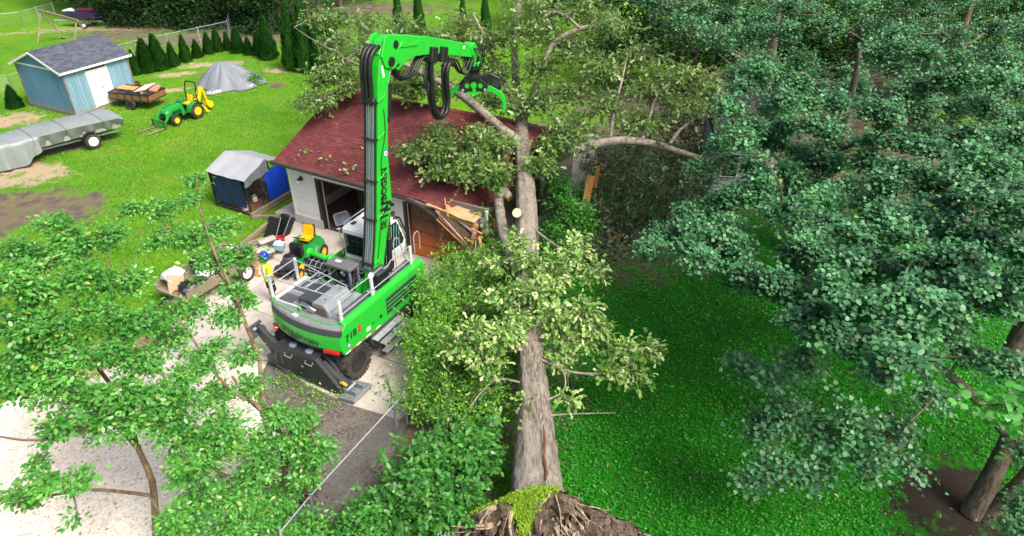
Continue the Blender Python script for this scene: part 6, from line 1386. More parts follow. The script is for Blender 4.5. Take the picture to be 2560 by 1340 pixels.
for a in ((1340, 650, 3.4, .8, .7, .4, .8), (1420, 640, 3.5, .9, .8, .45, 1.1), (1480, 680, 3.2, .6, .6, .4, .8), (1300, 640, 3.6, .4, .4, .3, .4), (1400, 690, 3.1, .6, .6, .4, .7), (1380, 780, 3, .7, .7, .35, 1.), (1460, 775, 3.1, .7, .7, .35, 1.1), (1500, 820, 2.7, .5, .5, .3, .7), (1410, 840, 2.5, .6, .6, .3, .7), (1190, 830, 3.0, .7, .7, .35, 1.2), (1250, 835, 3, .6, .6, .35, 1.1), (1140, 870, 2.7, .5, .5, .35, .8), (1220, 890, 2.5, .7, .6, .3, .8), (1280, 830, 3.0, .3, .3, .3, .5), (1560, 880, 2.4, .6, .6, .3, 1.), (1620, 870, 2.5, .5, .5, .3, 1.), (1520, 920, 2.1, .5, .5, .25, .5), (1590, 940, 2, .5, .4, .25, .5), (1310, 1000, 1.95, .15, .2, .12, .15), (1420, 1000, 1.9, .3, .3, .2, .2), (1330, 1080, 1.8, .15, .2, .1, .1), (1290, 720, 3.2, .5, .5, .35, .7), (1340, 730, 3.3, .4, .4, .3, .6), (1250, 740, 3.0, .6, .6, .4, .9), (1380, 720, 3.1, .5, .5, .35, .7), (1300, 790, 3.0, .4, .4, .25, .5), (1460, 850, 2.3, .6, .6, .35, .7), (1400, 900, 2.1, .4, .5, .3, .5), (1240, 660, 3.2, .5, .5, .4, .7), (1290, 600, 3.5, .4, .4, .3, .5), (1450, 600, 3.6, .5, .5, .35, .7)): oc(*a)
OAKL2 = leafmat('oak_leaf_pale', [(0, (.04, .15, .015)), (.4, (.075, .28, .022)), (.62, (.16, .40, .05)), (.8, (.46, .60, .20)), (1, (.80, .85, .52))], .45, back=(.32, .46, .12), transl=.2)
crown(ok, skel, OC, 24, 14, .2, .19, OAK, OAKL2, TWIG, .75, .8, 300, .3, .009, .03)
# root plate: torn soil wall, roots, turf on its upper rim
def soil_mat():
    m, t, b = nodes('root_soil'); Pn = N(t, 'ShaderNodeNewGeometry').outputs['Position']; n1, n2, n3 = noise(t, Pn, 1.6, 5, .7), noise(t, Pn, 7, 5, .75), noise(t, Pn, 26, 3)
    c = mix(t, ramp(t, n1, [(.35, 0.), (.65, 1.)]), (.06, .042, .03), (.22, .155, .11)); c = mix(t, ramp(t, n2, [(.4, .85), (.6, 0.)]), c, (.028, .02, .015)); c = mix(t, ramp(t, n3, [(.55, 0.), (.75, .5)]), c, (.42, .33, .25))
    t.links.new(c, b.inputs['Base Color']); b.inputs['Roughness'].default_value = .95; bump(t, b, mth(t, 'ADD', n2, n3), .8, .06); return m
SOIL = soil_mat(); TURF = leafmat('rim_turf', [(0, (.14, .30, .01)), (.5, (.24, .42, .02)), (1, (.36, .50, .05))], .6)
prf = [(-1.55, .1), (-1.25, .75), (-.8, 1.15), (-.3, 1.5), (.1, 1.72), (.5, 1.82), (.95, 1.9), (1.3, 1.78), (1.8, 1.42), (2.3, 1.05), (2.8, .85), (3.3, .5), (3.9, .12)]
def rimz(x): return float(np.interp(x, [p[0] for p in prf], [p[1] for p in prf]))
q = random.Random(4); rows = []; XS = np.linspace(-1.55, 3.9, 70); jj = [[q.uniform(-1, 1) for _ in range(80)] for _ in range(40)]
YR = lambda x: 10.85 + .05 * math.sin(x * 3) - .12 * max(0, x - 1.5)
for b in range(22):
    f = b / 21; row = []
    for i, x in enumerate(XS):
        zt = rimz(x); dd = .34 * jj[b][i] * math.sin(f * 3.1) + .18 * math.sin(x * 4 + f * 5) * math.sin(f * 3.14) + .1 * math.sin(x * 9 - f * 3)
        row.append((x + .05 * jj[b + 8][i], YR(x) - .25 * math.sin(f * 3.14) - .85 * f ** 1.6 + dd * .7, zt * (1 - f) - .06 * f + .12 * jj[b + 14][i] * math.sin(f * 3.1)))
    rows.append(row)
po = ok.location
mb = MB(); mb.grid([[Vector(p) - po for p in r] for r in rows]); mb.build('root_plate', SOIL, ok, True, angle=80)
rows2 = [[Vector((x, YR(x) + g_ * .45 + .03 * q.uniform(-1, 1), rimz(x) * (1 - g_ ** .9) + .02 * math.sin(x * 7) - .03 * g_)) - po for x in XS] for g_ in np.linspace(0, 1, 9)]
mb = MB(); mb.grid(rows2); mb.build('turf_back', M('turf_ground', (.05, .05, .03), .95, var=.5, scale=12, bmp=.4), ok, True, angle=80)
tpz = []
for i in range(3200):
    x = q.uniform(-1.0, 1.1); g_ = q.uniform(-.03, .06); tpz.append((x, YR(x) + g_ * .45, rimz(x) * (1 - max(0, g_) ** .9) + .02))
for i in range(5200):        # tongue of turf hanging over the torn face
    x = q.gauss(.35, .17); f = abs(q.gauss(0, .26)) * max(0, 1 - abs(x - .35) * 1.6)
    if f < .62: tpz.append((x, YR(x) - .25 * math.sin(f * 3.14) - .85 * f ** 1.6 - .06, rimz(x) * (1 - f) + .03))
leaves('rim_turf', tpz, .06, OVAL, TURF, ok, .8)
RTM = barkmat('root_bark', (.50, .39, .28), (.34, .24, .16), (4, 4, 4))
for i in range(190):
    x = q.gauss(.9, .75) if i < 110 else q.uniform(-1.4, 3.4); f = q.uniform(.05, .75); zt = rimz(x)
    p0 = Vector((x, YR(x) - .25 * math.sin(f * 3.14) - .85 * f ** 1.6 + .1, zt * (1 - f))); L = q.uniform(.35, 1.3); sd = (x - .7) * .7 + q.uniform(-.5, .5)
    d = Vector((sd, -q.uniform(.1, .5), -q.uniform(.2, .8))).normalized(); pts = [p0]
    for k in range(5): d = (d + Vector((q.uniform(-.35, .35), q.uniform(-.25, .2), q.uniform(-.4, .2)))).normalized(); nx_ = pts[-1] + d * L / 5; nx_.z = max(.02, nx_.z); pts.append(nx_)
    r_ = q.choice((.015, .02, .026, .035, .055)) if i < 175 else .075
    MB().tube([p - po for p in smooth(pts, [1] * 6, 3)[0]], [r_ * (1 - .8 * k / 15) for k in range(16)], 6).build('root', RTM, ok, True)

# ------------------------------------------------------------------ foreground crape myrtles
MYL = leafmat('myrtle_leaf', [(0, (.025, .17, .02)), (.35, (.05, .29, .035)), (.7, (.10, .39, .055)), (.95, (.20, .47, .10)), (1, (.50, .42, .06))], .34, transl=.24)
def myrtle(label, base, stems, cl, indiv, nsp=34, nl=28):
    t_ = thing('crape_myrtle', label, 'tree', base); sk_2 = []
    for i, (pp, rr_) in enumerate(stems): _, s = rough_limb('trunk' if i == 0 else 'limb', [at(*p) for p in pp], rr_, MYRT, t_, 10, 5, .05, 50 + i); sk_2 += s
    CL = [(at(x, y, z), (r1, r1, r1 * .55), w) for x, y, z, r1, w in cl]
    crown(t_, sk_2, CL, nsp, nl, .14, .098, OVAL, MYL, TWIG, .5, .6, indiv, .1, .009, .022); return t_, sk_2
m1, _ = myrtle('nearer multi-stemmed crape myrtle with curving tan trunk left of the chain-link fence', at(728, 1295), [
    ([(728, 1295, 0), (708, 1215, 1.1), (712, 1150, 2.0), (700, 1090, 2.8), (670, 1040, 3.4), (625, 1000, 3.9), (580, 940, 4.4)], [.12, .1, .09, .08, .065, .05, .03]),
    ([(710, 1220, 1.1), (650, 1205, 1.7), (590, 1195, 2.2), (545, 1180, 2.6), (500, 1120, 3.4)], [.07, .06, .05, .04, .02]), ([(690, 1075, 3), (655, 990, 3.8), (648, 900, 4.5), (610, 800, 5.3), (585, 730, 5.8), (540, 640, 6.4), (500, 520, 7.0), (490, 440, 7.4)], [.065, .055, .05, .045, .04, .03, .02, .01]),
    ([(600, 780, 5.4), (560, 700, 5.9), (460, 600, 6.5), (360, 520, 7)], [.035, .03, .02, .012]), ([(705, 1130, 2.3), (760, 1090, 3.1), (800, 1060, 3.7)], [.04, .03, .015]), ([(640, 1010, 3.8), (560, 960, 4.5), (470, 830, 5.3), (420, 760, 5.8)], [.045, .035, .025, .015])],
    [(490, 450, 7.3, .35, .4), (470, 500, 7.1, .35, .45), (400, 520, 7, .6, .8), (330, 525, 7, .5, .6), (560, 565, 6.6, .55, .8), (480, 590, 6.6, .7, 1.1), (400, 600, 6.5, .6, .7), (530, 650, 6.2, .7, 1.1), (610, 640, 6, .5, .7), (580, 720, 5.8, .4, .6), (622, 750, 5.5, .2, .25), (560, 790, 5.4, .5, .7), (470, 770, 5.6, .7, 1.), (520, 870, 5, .6, .8), (420, 850, 5.3, .6, .8), (610, 880, 4.7, .4, .5),
     (620, 960, 4.2, .45, .6), (540, 990, 4.3, .6, .8), (690, 1040, 3.6, .45, .7), (750, 1045, 3.6, .4, .7), (800, 1130, 3.0, .5, .8), (740, 1140, 2.8, .55, .9), (650, 1120, 3.1, .6, .9), (560, 1120, 3.4, .7, 1.), (480, 1100, 3.7, .7, 1.), (690, 1250, 1.6, .7, 1.), (600, 1240, 2.2, .7, 1.3), (520, 1240, 2.4, .7, 1.2), (560, 1320, 1.6, .8, 1.2), (460, 1310, 2, .6, .9), (700, 1330, .9, .7, 1.), (640, 1180, 2.6, .6, .9), (760, 1190, 2.3, .45, .7), (470, 1180, 3.2, .6, .9), (420, 1000, 4.8, .6, .8), (480, 930, 5, .6, .9), (560, 1060, 3.9, .6, .8), (740, 1090, 3.2, .5, .8), (650, 1300, 1.5, .6, .9)], 300)
m2, _ = myrtle('farther-left crape myrtle spreading grey-brown limbs to the left edge', at(395, 1420), [
    ([(395, 1420, 0), (385, 1240, 2.2), (372, 1180, 2.9), (345, 1120, 3.5), (300, 1000, 4.6), (230, 900, 5.5), (150, 800, 6.4), (60, 700, 7.2)], [.10, .075, .07, .06, .05, .04, .03, .02]),
    ([(385, 1240, 2.2), (310, 1230, 3), (220, 1225, 3.8), (120, 1240, 4.6), (20, 1260, 5.2)], [.045, .038, .03, .022, .012]), ([(345, 1120, 3.5), (290, 1060, 4.3), (180, 960, 5.4), (90, 900, 6.2), (0, 850, 6.9)], [.06, .05, .04, .03, .015]),
    ([(320, 1040, 4.3), (330, 920, 5.2), (280, 760, 6.5), (270, 620, 7.4)], [.05, .04, .03, .015]), ([(300, 1000, 4.6), (200, 1080, 5), (80, 1100, 5.6), (-10, 1090, 6)], [.045, .035, .025, .015]), ([(230, 900, 5.5), (190, 740, 6.8), (160, 580, 7.8)], [.04, .025, .012]), ([(330, 1090, 3.8), (420, 1000, 4.6), (400, 920, 5.2)], [.04, .03, .015])],
    [(130, 555, 7.9, .55, .7), (160, 600, 7.7, .55, .7), (50, 620, 7.8, .7, 1.), (110, 650, 7.5, .6, .9), (20, 700, 7.6, .7, 1.), (190, 690, 7.3, .65, .9), (100, 730, 7.2, .7, 1.), (270, 590, 7.5, .6, .9), (270, 700, 7, .6, .8), (30, 790, 7, .7, 1.1), (130, 800, 6.8, .75, 1.1), (230, 790, 6.6, .7, 1.), (320, 800, 6.3, .6, .9), (60, 880, 6.5, .75, 1.1), (170, 890, 6.3, .75, 1.2), (280, 880, 6, .7, 1.1), (360, 900, 5.6, .6, .9), (30, 960, 6.2, .6, .7), (130, 970, 6, .65, .8), (220, 980, 5.6, .65, 1.), (310, 980, 5.4, .65, 1.), (400, 980, 5, .6, .9), (250, 1050, 5, .6, .9), (150, 1060, 5.6, .5, .6), (370, 1010, 5, .5, .7), (80, 820, 7, .6, .9), (200, 620, 7.6, .5, .7), (340, 700, 6.7, .5, .7), (380, 800, 6, .6, .8), (330, 1060, 4.7, .4, .6), (420, 1070, 4.4, .55, .9), (470, 1160, 3.7, .5, .8), (90, 1165, 5, .25, .25), (120, 1205, 5, .3, .35), (190, 1195, 4.7, .3, .35), (40, 1240, 5, .3, .3), (80, 1240, 4.5, .25, .25), (190, 1310, 3.8, .15, .1), (440, 1290, 2.9, .4, .5), (450, 1330, 2, .4, .5)], 300)

# ------------------------------------------------------------------ dark maples on the right
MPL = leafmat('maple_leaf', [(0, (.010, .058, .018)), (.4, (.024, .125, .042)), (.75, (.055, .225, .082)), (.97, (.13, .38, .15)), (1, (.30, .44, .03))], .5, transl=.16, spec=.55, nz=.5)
def maple(label, base, stems, cl, indiv=0, nsp=42, nl=15, size=.094, sr=.22):
    t_ = thing('maple_tree', label, 'tree', base); sk_2 = []
    for i, (pp, rr_) in enumerate(stems): _, s = rough_limb('trunk' if i == 0 else 'limb', pp, rr_, MAPB, t_, 14, 5, .05, 70 + i); sk_2 += s
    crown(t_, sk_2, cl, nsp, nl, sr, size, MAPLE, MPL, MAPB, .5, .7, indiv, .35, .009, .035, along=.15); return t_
TR = {'A': (Vector((12.05, 11.65, 0)), 'near maple with forked brown trunk on bare mulch at the lower right', 8.5), 'B': (Vector((16.5, 17.5, 0)), 'dark maple at the right edge behind the forked-trunk maple', 9.5), 'C': (Vector((12.2, 24.5, 0)), 'dark maple spreading over the shaded lawn right of the fallen oak', 9), 'D': (Vector((21, 26, 0)), 'tall dark maple filling the upper right edge', 10.5), 'E': (Vector((12.5, 34, 0)), 'dark maple farther back behind the fallen oak crown', 9.5), 'F': (Vector((24, 38, 0)), 'farthest dark maple in the top right corner', 10.5)}
CAN = [(1500, -40), (2620, -40), (2620, 960), (2440, 920), (2330, 930), (2200, 930), (2060, 870), (1960, 770), (1850, 720), (1770, 660), (1650, 660), (1585, 610), (1620, 560), (1700, 520), (1730, 440), (1790, 350), (1830, 220), (1690, 60)]
byt = {k: [] for k in TR}
for layer, (step, zlo, zhi, w) in enumerate(((72, 6.2, 9.2, 1.), (100, 3.6, 5.4, .8))):
    gy = -30
    while gy < 1040:
        gx = 1480 + (step / 2 if int(gy / step) % 2 else 0)
        while gx < 2640:
            x, y = gx + rk.uniform(-.35, .35) * step, gy + rk.uniform(-.35, .35) * step; gx += step
            if not inpoly(np.array([x]), np.array([y]), CAN)[0] or (layer == 1 and rk.random() < .35) or (layer == 0 and rk.random() < .12): continue
            z = rk.uniform(zlo, zhi); z = min(z, 3.4 + (x - 1540) / 1000 * 4.2 + rk.uniform(0, 1)) if y > 330 else z
            p = at(x, y, z)
            if p.y > 46: continue
            k = min(TR, key=lambda k: (TR[k][0].xy - p.xy).length); d = (p - Vector((0, 0, 15))).length; r_ = d * step / FPX * .52
            byt[k].append((p, (r_ * 1.12, r_ * 1.12, r_ * (.5 if y > 330 else .8)), w * min(1.6, (d / 15))))
        gy += step * .62
for x, y, z, r_, w in ((1900, 1070, 3.4, .8, .9), (1980, 1030, 3.8, .8, 1.), (1950, 1160, 3.0, .7, .8), (2050, 1100, 3.4, .9, 1.), (1880, 1190, 2.7, .5, .6), (2030, 1180, 2.8, .6, .7), (2120, 1050, 4, .9, .9), (2170, 1150, 3.4, .8, .8), (2240, 1080, 4, .8, .9), (2290, 1180, 3.4, .4, .3), (2000, 920, 4.6, .9, .9), (1920, 950, 4.2, .6, .5), (1840, 900, 4, .6, .5), (2560, 1270, 2.0, .35, .5), (2540, 1330, 1.8, .35, .5), (2330, 1000, 4.5, .6, .6), (2580, 1130, 3, .4, .5)):
    byt['A'].append((at(x, y, z), (r_, r_, r_ * .45), w))
for i in range(20): byt['A'].append((Vector((13.2 + rk.uniform(0, 4.2), 7.2 + rk.uniform(0, 6.5), rk.uniform(5, 9))), (.8, .8, .5), .55))     # unseen crown clusters past the right edge, added to shade the lawn
byt['A'] = [c_ for c_ in byt['A'] if not (2380 < 1280 + FPX * c_[0].x / (c_[0].y * math.cos(PITCH) + (CAM_H - c_[0].z) * math.sin(PITCH)) < 2760 and c_[0].y < 11 and c_[0].z > 4.8)]
STEM = {'A': [([(12.05, 11.65, -.05), (12.2, 11.8, 1.2), (12.5, 12.2, 3), (12.9, 12.9, 5.2), (13.2, 13.6, 7.6)], [.29, .235, .2, .16, .07]), ([(12.3, 11.5, -.05), (12.72, 11.5, 1.3), (13.25, 11.7, 3.2), (14.0, 12.1, 5.5), (14.8, 12.6, 7.5)], [.22, .19, .165, .13, .06]), ([(12.4, 12, 2.3), (11.2, 12.8, 3.4), (9.8, 13.6, 4.1), (8.2, 14.4, 4.3)], [.13, .1, .07, .03])]}
for k, (b, lab, h) in TR.items():
    if k not in STEM:
        q = random.Random(ord(k)); STEM[k] = [([b + Vector((0, 0, -.05)), b + Vector((.1, .1, h * .3)), b + Vector((.25, -.1, h * .6)), b + Vector((.2, .2, h * .95))], [.34, .27, .2, .05])]
        for i in range(6):
            a = i * 1.047 + q.uniform(-.3, .3); r1 = q.uniform(2, 3.4); z0 = h * q.uniform(.3, .55)
            STEM[k].append(([b + Vector((.12, 0, z0)), b + Vector((math.cos(a) * r1 * .5, math.sin(a) * r1 * .5, z0 + .9)), b + Vector((math.cos(a) * r1, math.sin(a) * r1, z0 + 1.7))], [.11, .08, .04]))
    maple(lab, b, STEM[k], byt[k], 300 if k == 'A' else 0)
print('maple clusters', {k: len(v) for k, v in byt.items()})
# bright near maple bough entering from the right edge
NML = leafmat('near_maple_leaf', [(0, (.05, .26, .04)), (.5, (.09, .38, .06)), (1, (.16, .48, .09))], .35, transl=.3)
nb_ = thing('maple_bough', 'bright large-leaved maple bough reaching in at the right edge', 'tree', Vector((13.6, 6.5, 0)))
_, s_ = rough_limb('trunk', [Vector((13.6, 6.5, 0)), Vector((13.5, 6.8, 3)), Vector((12.8, 7.2, 5.5)), at(2700, 1000, 7.5), at(2560, 1010, 7.4)], [.2, .16, .11, .05, .03], MAPB, nb_, 10, 5, .04, 5)
crown(nb_, s_, [(at(2550, 1010, 7.4), (.45, .45, .25), 1), (at(2480, 1015, 7.2), (.35, .35, .2), .8), (at(2570, 1090, 6.9), (.3, .3, .4), .8)], 11, 6, .2, .16, MAPLE, NML, MAPB, .4, .4, 60, .2)

# ------------------------------------------------------------------ shrubs
def shrub(name, label, base, lobes, n, size, outline, mat, cat='shrub', tilt=.7, stems=8, indiv=0, sr=.16, nl=16, twig=True, shoots=0):
    t_ = thing(name, label, cat, base); tb_ = MB(); L, D = [], []
    W_ = sum(r[0] * r[1] for _, r in lobes); base = Vector(base)
    for c, r_ in lobes:
        c = Vector(c); r_ = Vector(r_); k = max(3, int(n / nl * r_[0] * r_[1] / W_))
        for i in range(k):
            d = Vector((rk.gauss(0, 1), rk.gauss(0, 1), rk.gauss(.25, 1))).normalized(); f = rk.uniform(.55, 1.03) if rk.random() < .8 else rk.uniform(.2, .6); e = c + Vector((d.x * r_.x, d.y * r_.y, d.z * r_.z)) * f
            if e.z < .05: e.z = rk.uniform(.05, .3)
            if twig and i % 3 == 0: tube_np(tb_, (c.x - base.x + rk.uniform(-.2, .2), c.y - base.y + rk.uniform(-.2, .2), max(0, c.z - r_.z * .8)), e - base, .012, .004, .1)
            m = max(3, int(nl * rk.uniform(.5, 1.5))); q = rng.normal(0, sr, (m, 3)) * np.array([1, 1, .7]) + np.array(e); q[:, 2] = np.maximum(q[:, 2], .03); L.append(q); D.append(np.tile(np.array(d), (m, 1)))
        for i in range(stems): tube_np(tb_, (rk.uniform(-.25, .25) + (c.x - base.x) * .5, rk.uniform(-.25, .25) + (c.y - base.y) * .5, 0), c - base + Vector((rk.uniform(-.5, .5) * r_.x, rk.uniform(-.5, .5) * r_.y, 0)), .03, .012, .08, 5, 4)
    for i in range(shoots):
        c, r_ = lobes[rk.randrange(len(lobes))]; c, r_ = Vector(c), Vector(r_); d = Vector((rk.gauss(0, .8), rk.gauss(0, .8), rk.uniform(.3, 1.3))).normalized(); p0 = c + Vector((d.x * r_.x, d.y * r_.y, d.z * r_.z)) * .8; e = p0 + d * rk.uniform(.3, .95)
        tp_ = tube_np(tb_, p0 - base, e - base, .009, .003, .15); m = rk.randint(9, 20); u_ = rng.uniform(.1, 1.05, m)[:, None]; P3 = np.array([tuple(p_ + base) for p_ in tp_]); q = np.where(u_ < .5, P3[0] + (P3[1] - P3[0]) * u_ * 2, P3[1] + (P3[2] - P3[1]) * (u_ * 2 - 1)) + rng.normal(0, .045, (m, 3)); L.append(q); D.append(np.tile(np.array(d), (m, 1)))
    tag(tb_.build('stems', TWIG, t_), kind='stuff'); leaves('foliage', np.concatenate(L), size, outline, mat, t_, tilt, np.concatenate(D), indiv); return t_
AZ = leafmat('azalea_leaf', [(0, (.022, .13, .012)), (.3, (.07, .29, .022)), (.7, (.17, .46, .035)), (1, (.42, .60, .11))], .4); RH = leafmat('rhododendron_leaf', [(0, (.018, .11, .02)), (.4, (.04, .22, .03)), (.85, (.09, .34, .05)), (1, (.22, .46, .08))], .4, spec=.5); FS = leafmat('sapling_leaf', [(0, (.03, .18, .02)), (.5, (.06, .28, .03)), (1, (.12, .36, .05))], .4); DKB = leafmat('dark_brush_leaf', [(0, (.02, .055, .02)), (.5, (.045, .105, .035)), (.85, (.09, .16, .055)), (1, (.22, .28, .12))], .5)
def lumpy(L, n, r0, r1, seed=1):
    q = random.Random(seed); out = [(c, Vector(r) * .8) for c, r in L]
    for c, r in L:
        for _ in range(n):
            d = Vector((q.gauss(0, 1), q.gauss(0, 1), abs(q.gauss(0, .9)))).normalized(); s = q.uniform(r0, r1); out.append((Vector(c) + Vector((d.x * r[0], d.y * r[1], d.z * r[2])) * q.uniform(.75, 1.05), Vector((s, s, s * .6))))
    return out
shrub('azalea_shrub', 'broad mid-green shrub filling the space between the machine and the trunk', at(1120, 900), lumpy([(at(1130, 760, 1.2), (1.1, 1.1, 1.1)), (at(1090, 850, 1.0), (.7, 1.0, .9)), (at(1200, 760, 1.4), (1.1, 1.2, 1.3)), (at(1150, 690, .9), (1.2, .8, .75)), (at(1250, 700, 1.4), (.8, .9, 1.2))], 14, .12, .75, 3), 21000, .105, SLIMW, AZ, nl=13, sr=.17, tilt=.9, shoots=420)
shrub('azalea_shrub', 'dense lower shrub with stems showing beside the trunk and fence corner', at(1130, 1000), lumpy([(at(1110, 930, .9), (.75, .8, .9)), (at(1200, 930, 1.0), (1.0, .9, 1.0)), (at(1090, 1010, .7), (.55, .7, .7)), (at(1190, 1020, .8), (.9, .8, .8))], 14, .1, .6, 4), 13000, .105, SLIMW, AZ, nl=13, sr=.17, tilt=.9, shoots=260)
shrub('rhododendron', 'glossy rounded rhododendron at the bottom left of the root plate', at(1110, 1200), [(at(1120, 1160, .9), (1.0, .9, .8)), (at(1040, 1200, .8), (.8, .7, .8)), (at(1190, 1140, .9), (.7, .7, .8)), (at(1010, 1270, .7), (.7, .6, .7)), (at(1120, 1270, .7), (.9, .6, .7))], 7500, .14, OVAL, RH, nl=9, sr=.13, indiv=300, tilt=.55, shoots=110)
shrub('low_shrub', 'yellow-green low shrub on the bottom edge beside the fence', at(950, 1310), [(at(960, 1290, .5), (.8, .6, .6)), (at(900, 1340, .4), (.7, .5, .5))], 3500, .12, OVAL, RH, nl=9)
shrub('low_shrub', 'low bush at the foot of the near crape myrtle', at(770, 1340), [(at(760, 1330, .5), (.7, .5, .6)), (at(690, 1350, .5), (.7, .5, .5))], 3000, .10, OVAL, MYL, nl=10)
shrub('sapling_thicket', 'fresh green sapling thicket right behind the fallen trunk by the torn wall', at(1420, 640), [(at(1400, 500, 1.7), (.7, .8, 1.2)), (at(1440, 560, 1.3), (.8, .9, 1.1)), (at(1390, 600, 1.0), (.6, .7, .9)), (at(1370, 440, 2.2), (.5, .5, .8))], 7000, .12, OVAL, FS, nl=12)
shrub('dark_brush', 'dark tangled brush in the shade right of the sapling thicket', at(1530, 640), [(at(1530, 560, 1.0), (1.3, 1.2, 1.0)), (at(1490, 640, .6), (.9, .9, .6)), (at(1620, 520, 1.4), (1.4, 1.4, 1.4)), (at(1570, 470, 1.8), (1.2, 1.3, 1.6)), (at(1700, 500, 1.2), (1.4, 1.2, 1.3)), (at(1560, 420, 1.6), (1.6, 1.5, 1.4)), (at(1650, 430, 1.5), (1.6, 1.5, 1.4)), (at(1740, 440, 1.5), (1.3, 1.2, 1.3)), (at(1500, 440, 1.4), (.9, .9, 1.2)), (at(1620, 330, 1.5), (2.0, 1.6, 1.5)), (at(1740, 330, 1.5), (1.8, 1.6, 1.5))], 12000, .16, OAK, DKB, nl=9, sr=.22, tilt=.8, shoots=160)
shrub('red_leaf_shrub', 'small bronze-red leaved twig shrub at the fence', at(775, 1250), [(at(765, 1215, .7), (.35, .3, .5))], 160, .11, OVAL, leafmat('bronze_leaf', [(0, (.07, .015, .015)), (1, (.16, .04, .03))], .4), nl=4)
shrub('weed_clump', 'bright weeds growing at the right hem of the grey tarp', at(635, 205), [(at(628, 198, .3), (.7, .5, .4))], 900, .14, OVAL, FS, nl=8)
shrub('weed_patch', 'weeds growing through the dark soil behind the machine', at(760, 960), [(at(740, 960, .05), (1.0, .5, .12)), (at(800, 1000, .05), (.9, .4, .10))], 900, .07, OVAL, AZ, nl=8, stems=0)
# epiphytic twig above the driveway by the fence: thin weed stems
shrub('weed_clump', 'leggy weed on the concrete by the step right of the rear wheel', at(975, 1040), [(at(970, 985, .5), (.3, .3, .5)), (at(955, 930, .3), (.15, .15, .2))], 110, .10, OVAL, FS, nl=6, stems=1, twig=False)

# ------------------------------------------------------------------ conical evergreens
ABM = leafmat('arborvitae_leaf', [(0, (.016, .09, .012)), (.5, (.03, .15, .018)), (1, (.06, .23, .03))], .7, transl=.15)
def arbor_mesh(n, seed):
    r = np.random.default_rng(seed); h = 1 - np.sqrt(r.uniform(0, 1, n)) * .98; a = r.uniform(0, 6.283, n); rad = (.26 * (1 - h) ** .8 * np.clip(h * 9 + .5, 0, 1)) * r.uniform(.75, 1.08, n) * (1 + .12 * np.sin(a * 4 + h * 17))
    p = np.stack([rad * np.cos(a), rad * np.sin(a), h * 1.0], -1); o = np.stack([np.cos(a), np.sin(a), r.uniform(.6, 2.2, n)], -1); o /= np.linalg.norm(o, axis=1)[:, None]
    t_ = np.stack([-np.sin(a), np.cos(a), np.zeros(n)], -1); b2 = r.normal(0, .6, n)[:, None]; t_ = t_ + o * b2 * .3; s = (r.uniform(.035, .075, n))[:, None]
    V = np.stack([p - o * s * .5, p + t_ * s * .5, p + o * s * 1.2, p - t_ * s * .5], 1).reshape(-1, 3); return V, np.arange(4 * n).reshape(-1, 4)
protos = []
for i in range(3):
    V, F_ = arbor_mesh(2600, i); o = npmesh('crown', V, F_, ABM); protos.append(o.data); bpy.data.objects.remove(o)
trm = MB().tube([(0, 0, 0), (0, 0, .8)], [.025, .008], 6).mesh('trunk', TWIG); ORD = ['first', 'second', 'third', 'fourth', 'fifth', 'sixth', 'seventh', 'eighth', 'ninth', 'tenth', 'eleventh', 'twelfth', 'thirteenth']
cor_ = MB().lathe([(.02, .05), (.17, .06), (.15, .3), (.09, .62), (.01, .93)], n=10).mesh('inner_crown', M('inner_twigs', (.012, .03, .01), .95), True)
def arbor(label, base, h, wd=1., i=0, group=None):
    t_ = thing('arborvitae', label, 'evergreen', base, i * 1.7, group); t_.scale = (h * wd, h * wd, h)
    for nm, me in (('crown', protos[i % 3]), ('inner_crown', cor_), ('trunk', trm)):
        o = bpy.data.objects.new(nm, me); put(o, t_)
        if nm == 'crown': o['kind'] = 'stuff'
for i, (px, py, h) in enumerate(((342, 186, 2.3), (372, 178, 2.5), (402, 172, 2.2), (436, 164, 2.0), (467, 153, 1.9), (495, 143, 1.8), (524, 133, 1.7), (547, 128, 1.6), (571, 124, 1.7), (597, 130, 1.8), (624, 136, 1.8), (649, 138, 1.9), (674, 146, 2.7))):
    arbor(ORD[i] + ' small conical arborvitae of the curved row, counted from the shed', at(px, py), h * (.8 + .4 * ((i * 7) % 5) / 4), .9 + .3 * ((i * 3) % 4) / 3, i, 'small arborvitae row on the back lawn')
arbor('lone small arborvitae left of the shed by the fence', at(40, 268), 1.5, 1.3, 1)
for i, (px, py, h, w) in enumerate(((738, 172, 5.2, .62), (772, 178, 5.4, .6), (808, 182, 5.0, .62), (845, 185, 5.2, .6))): arbor(('leftmost', 'second from left', 'third from left', 'rightmost')[i] + ' tall dark arborvitae behind the garage ridge left of the boom', at(px, py), h, w, i, 'tall arborvitae behind the garage')
for i, (px, py, h, w) in enumerate(((1000, 100, 4.4, .5), (1050, 95, 4.6, .5), (1160, 120, 4.2, .5), (1215, 125, 4.6, .5))): arbor(ORD[i] + ' tall arborvitae seen behind the fallen crown, counted from the left', at(px, py), h, w, i + 1, 'arborvitae behind the fallen crown')
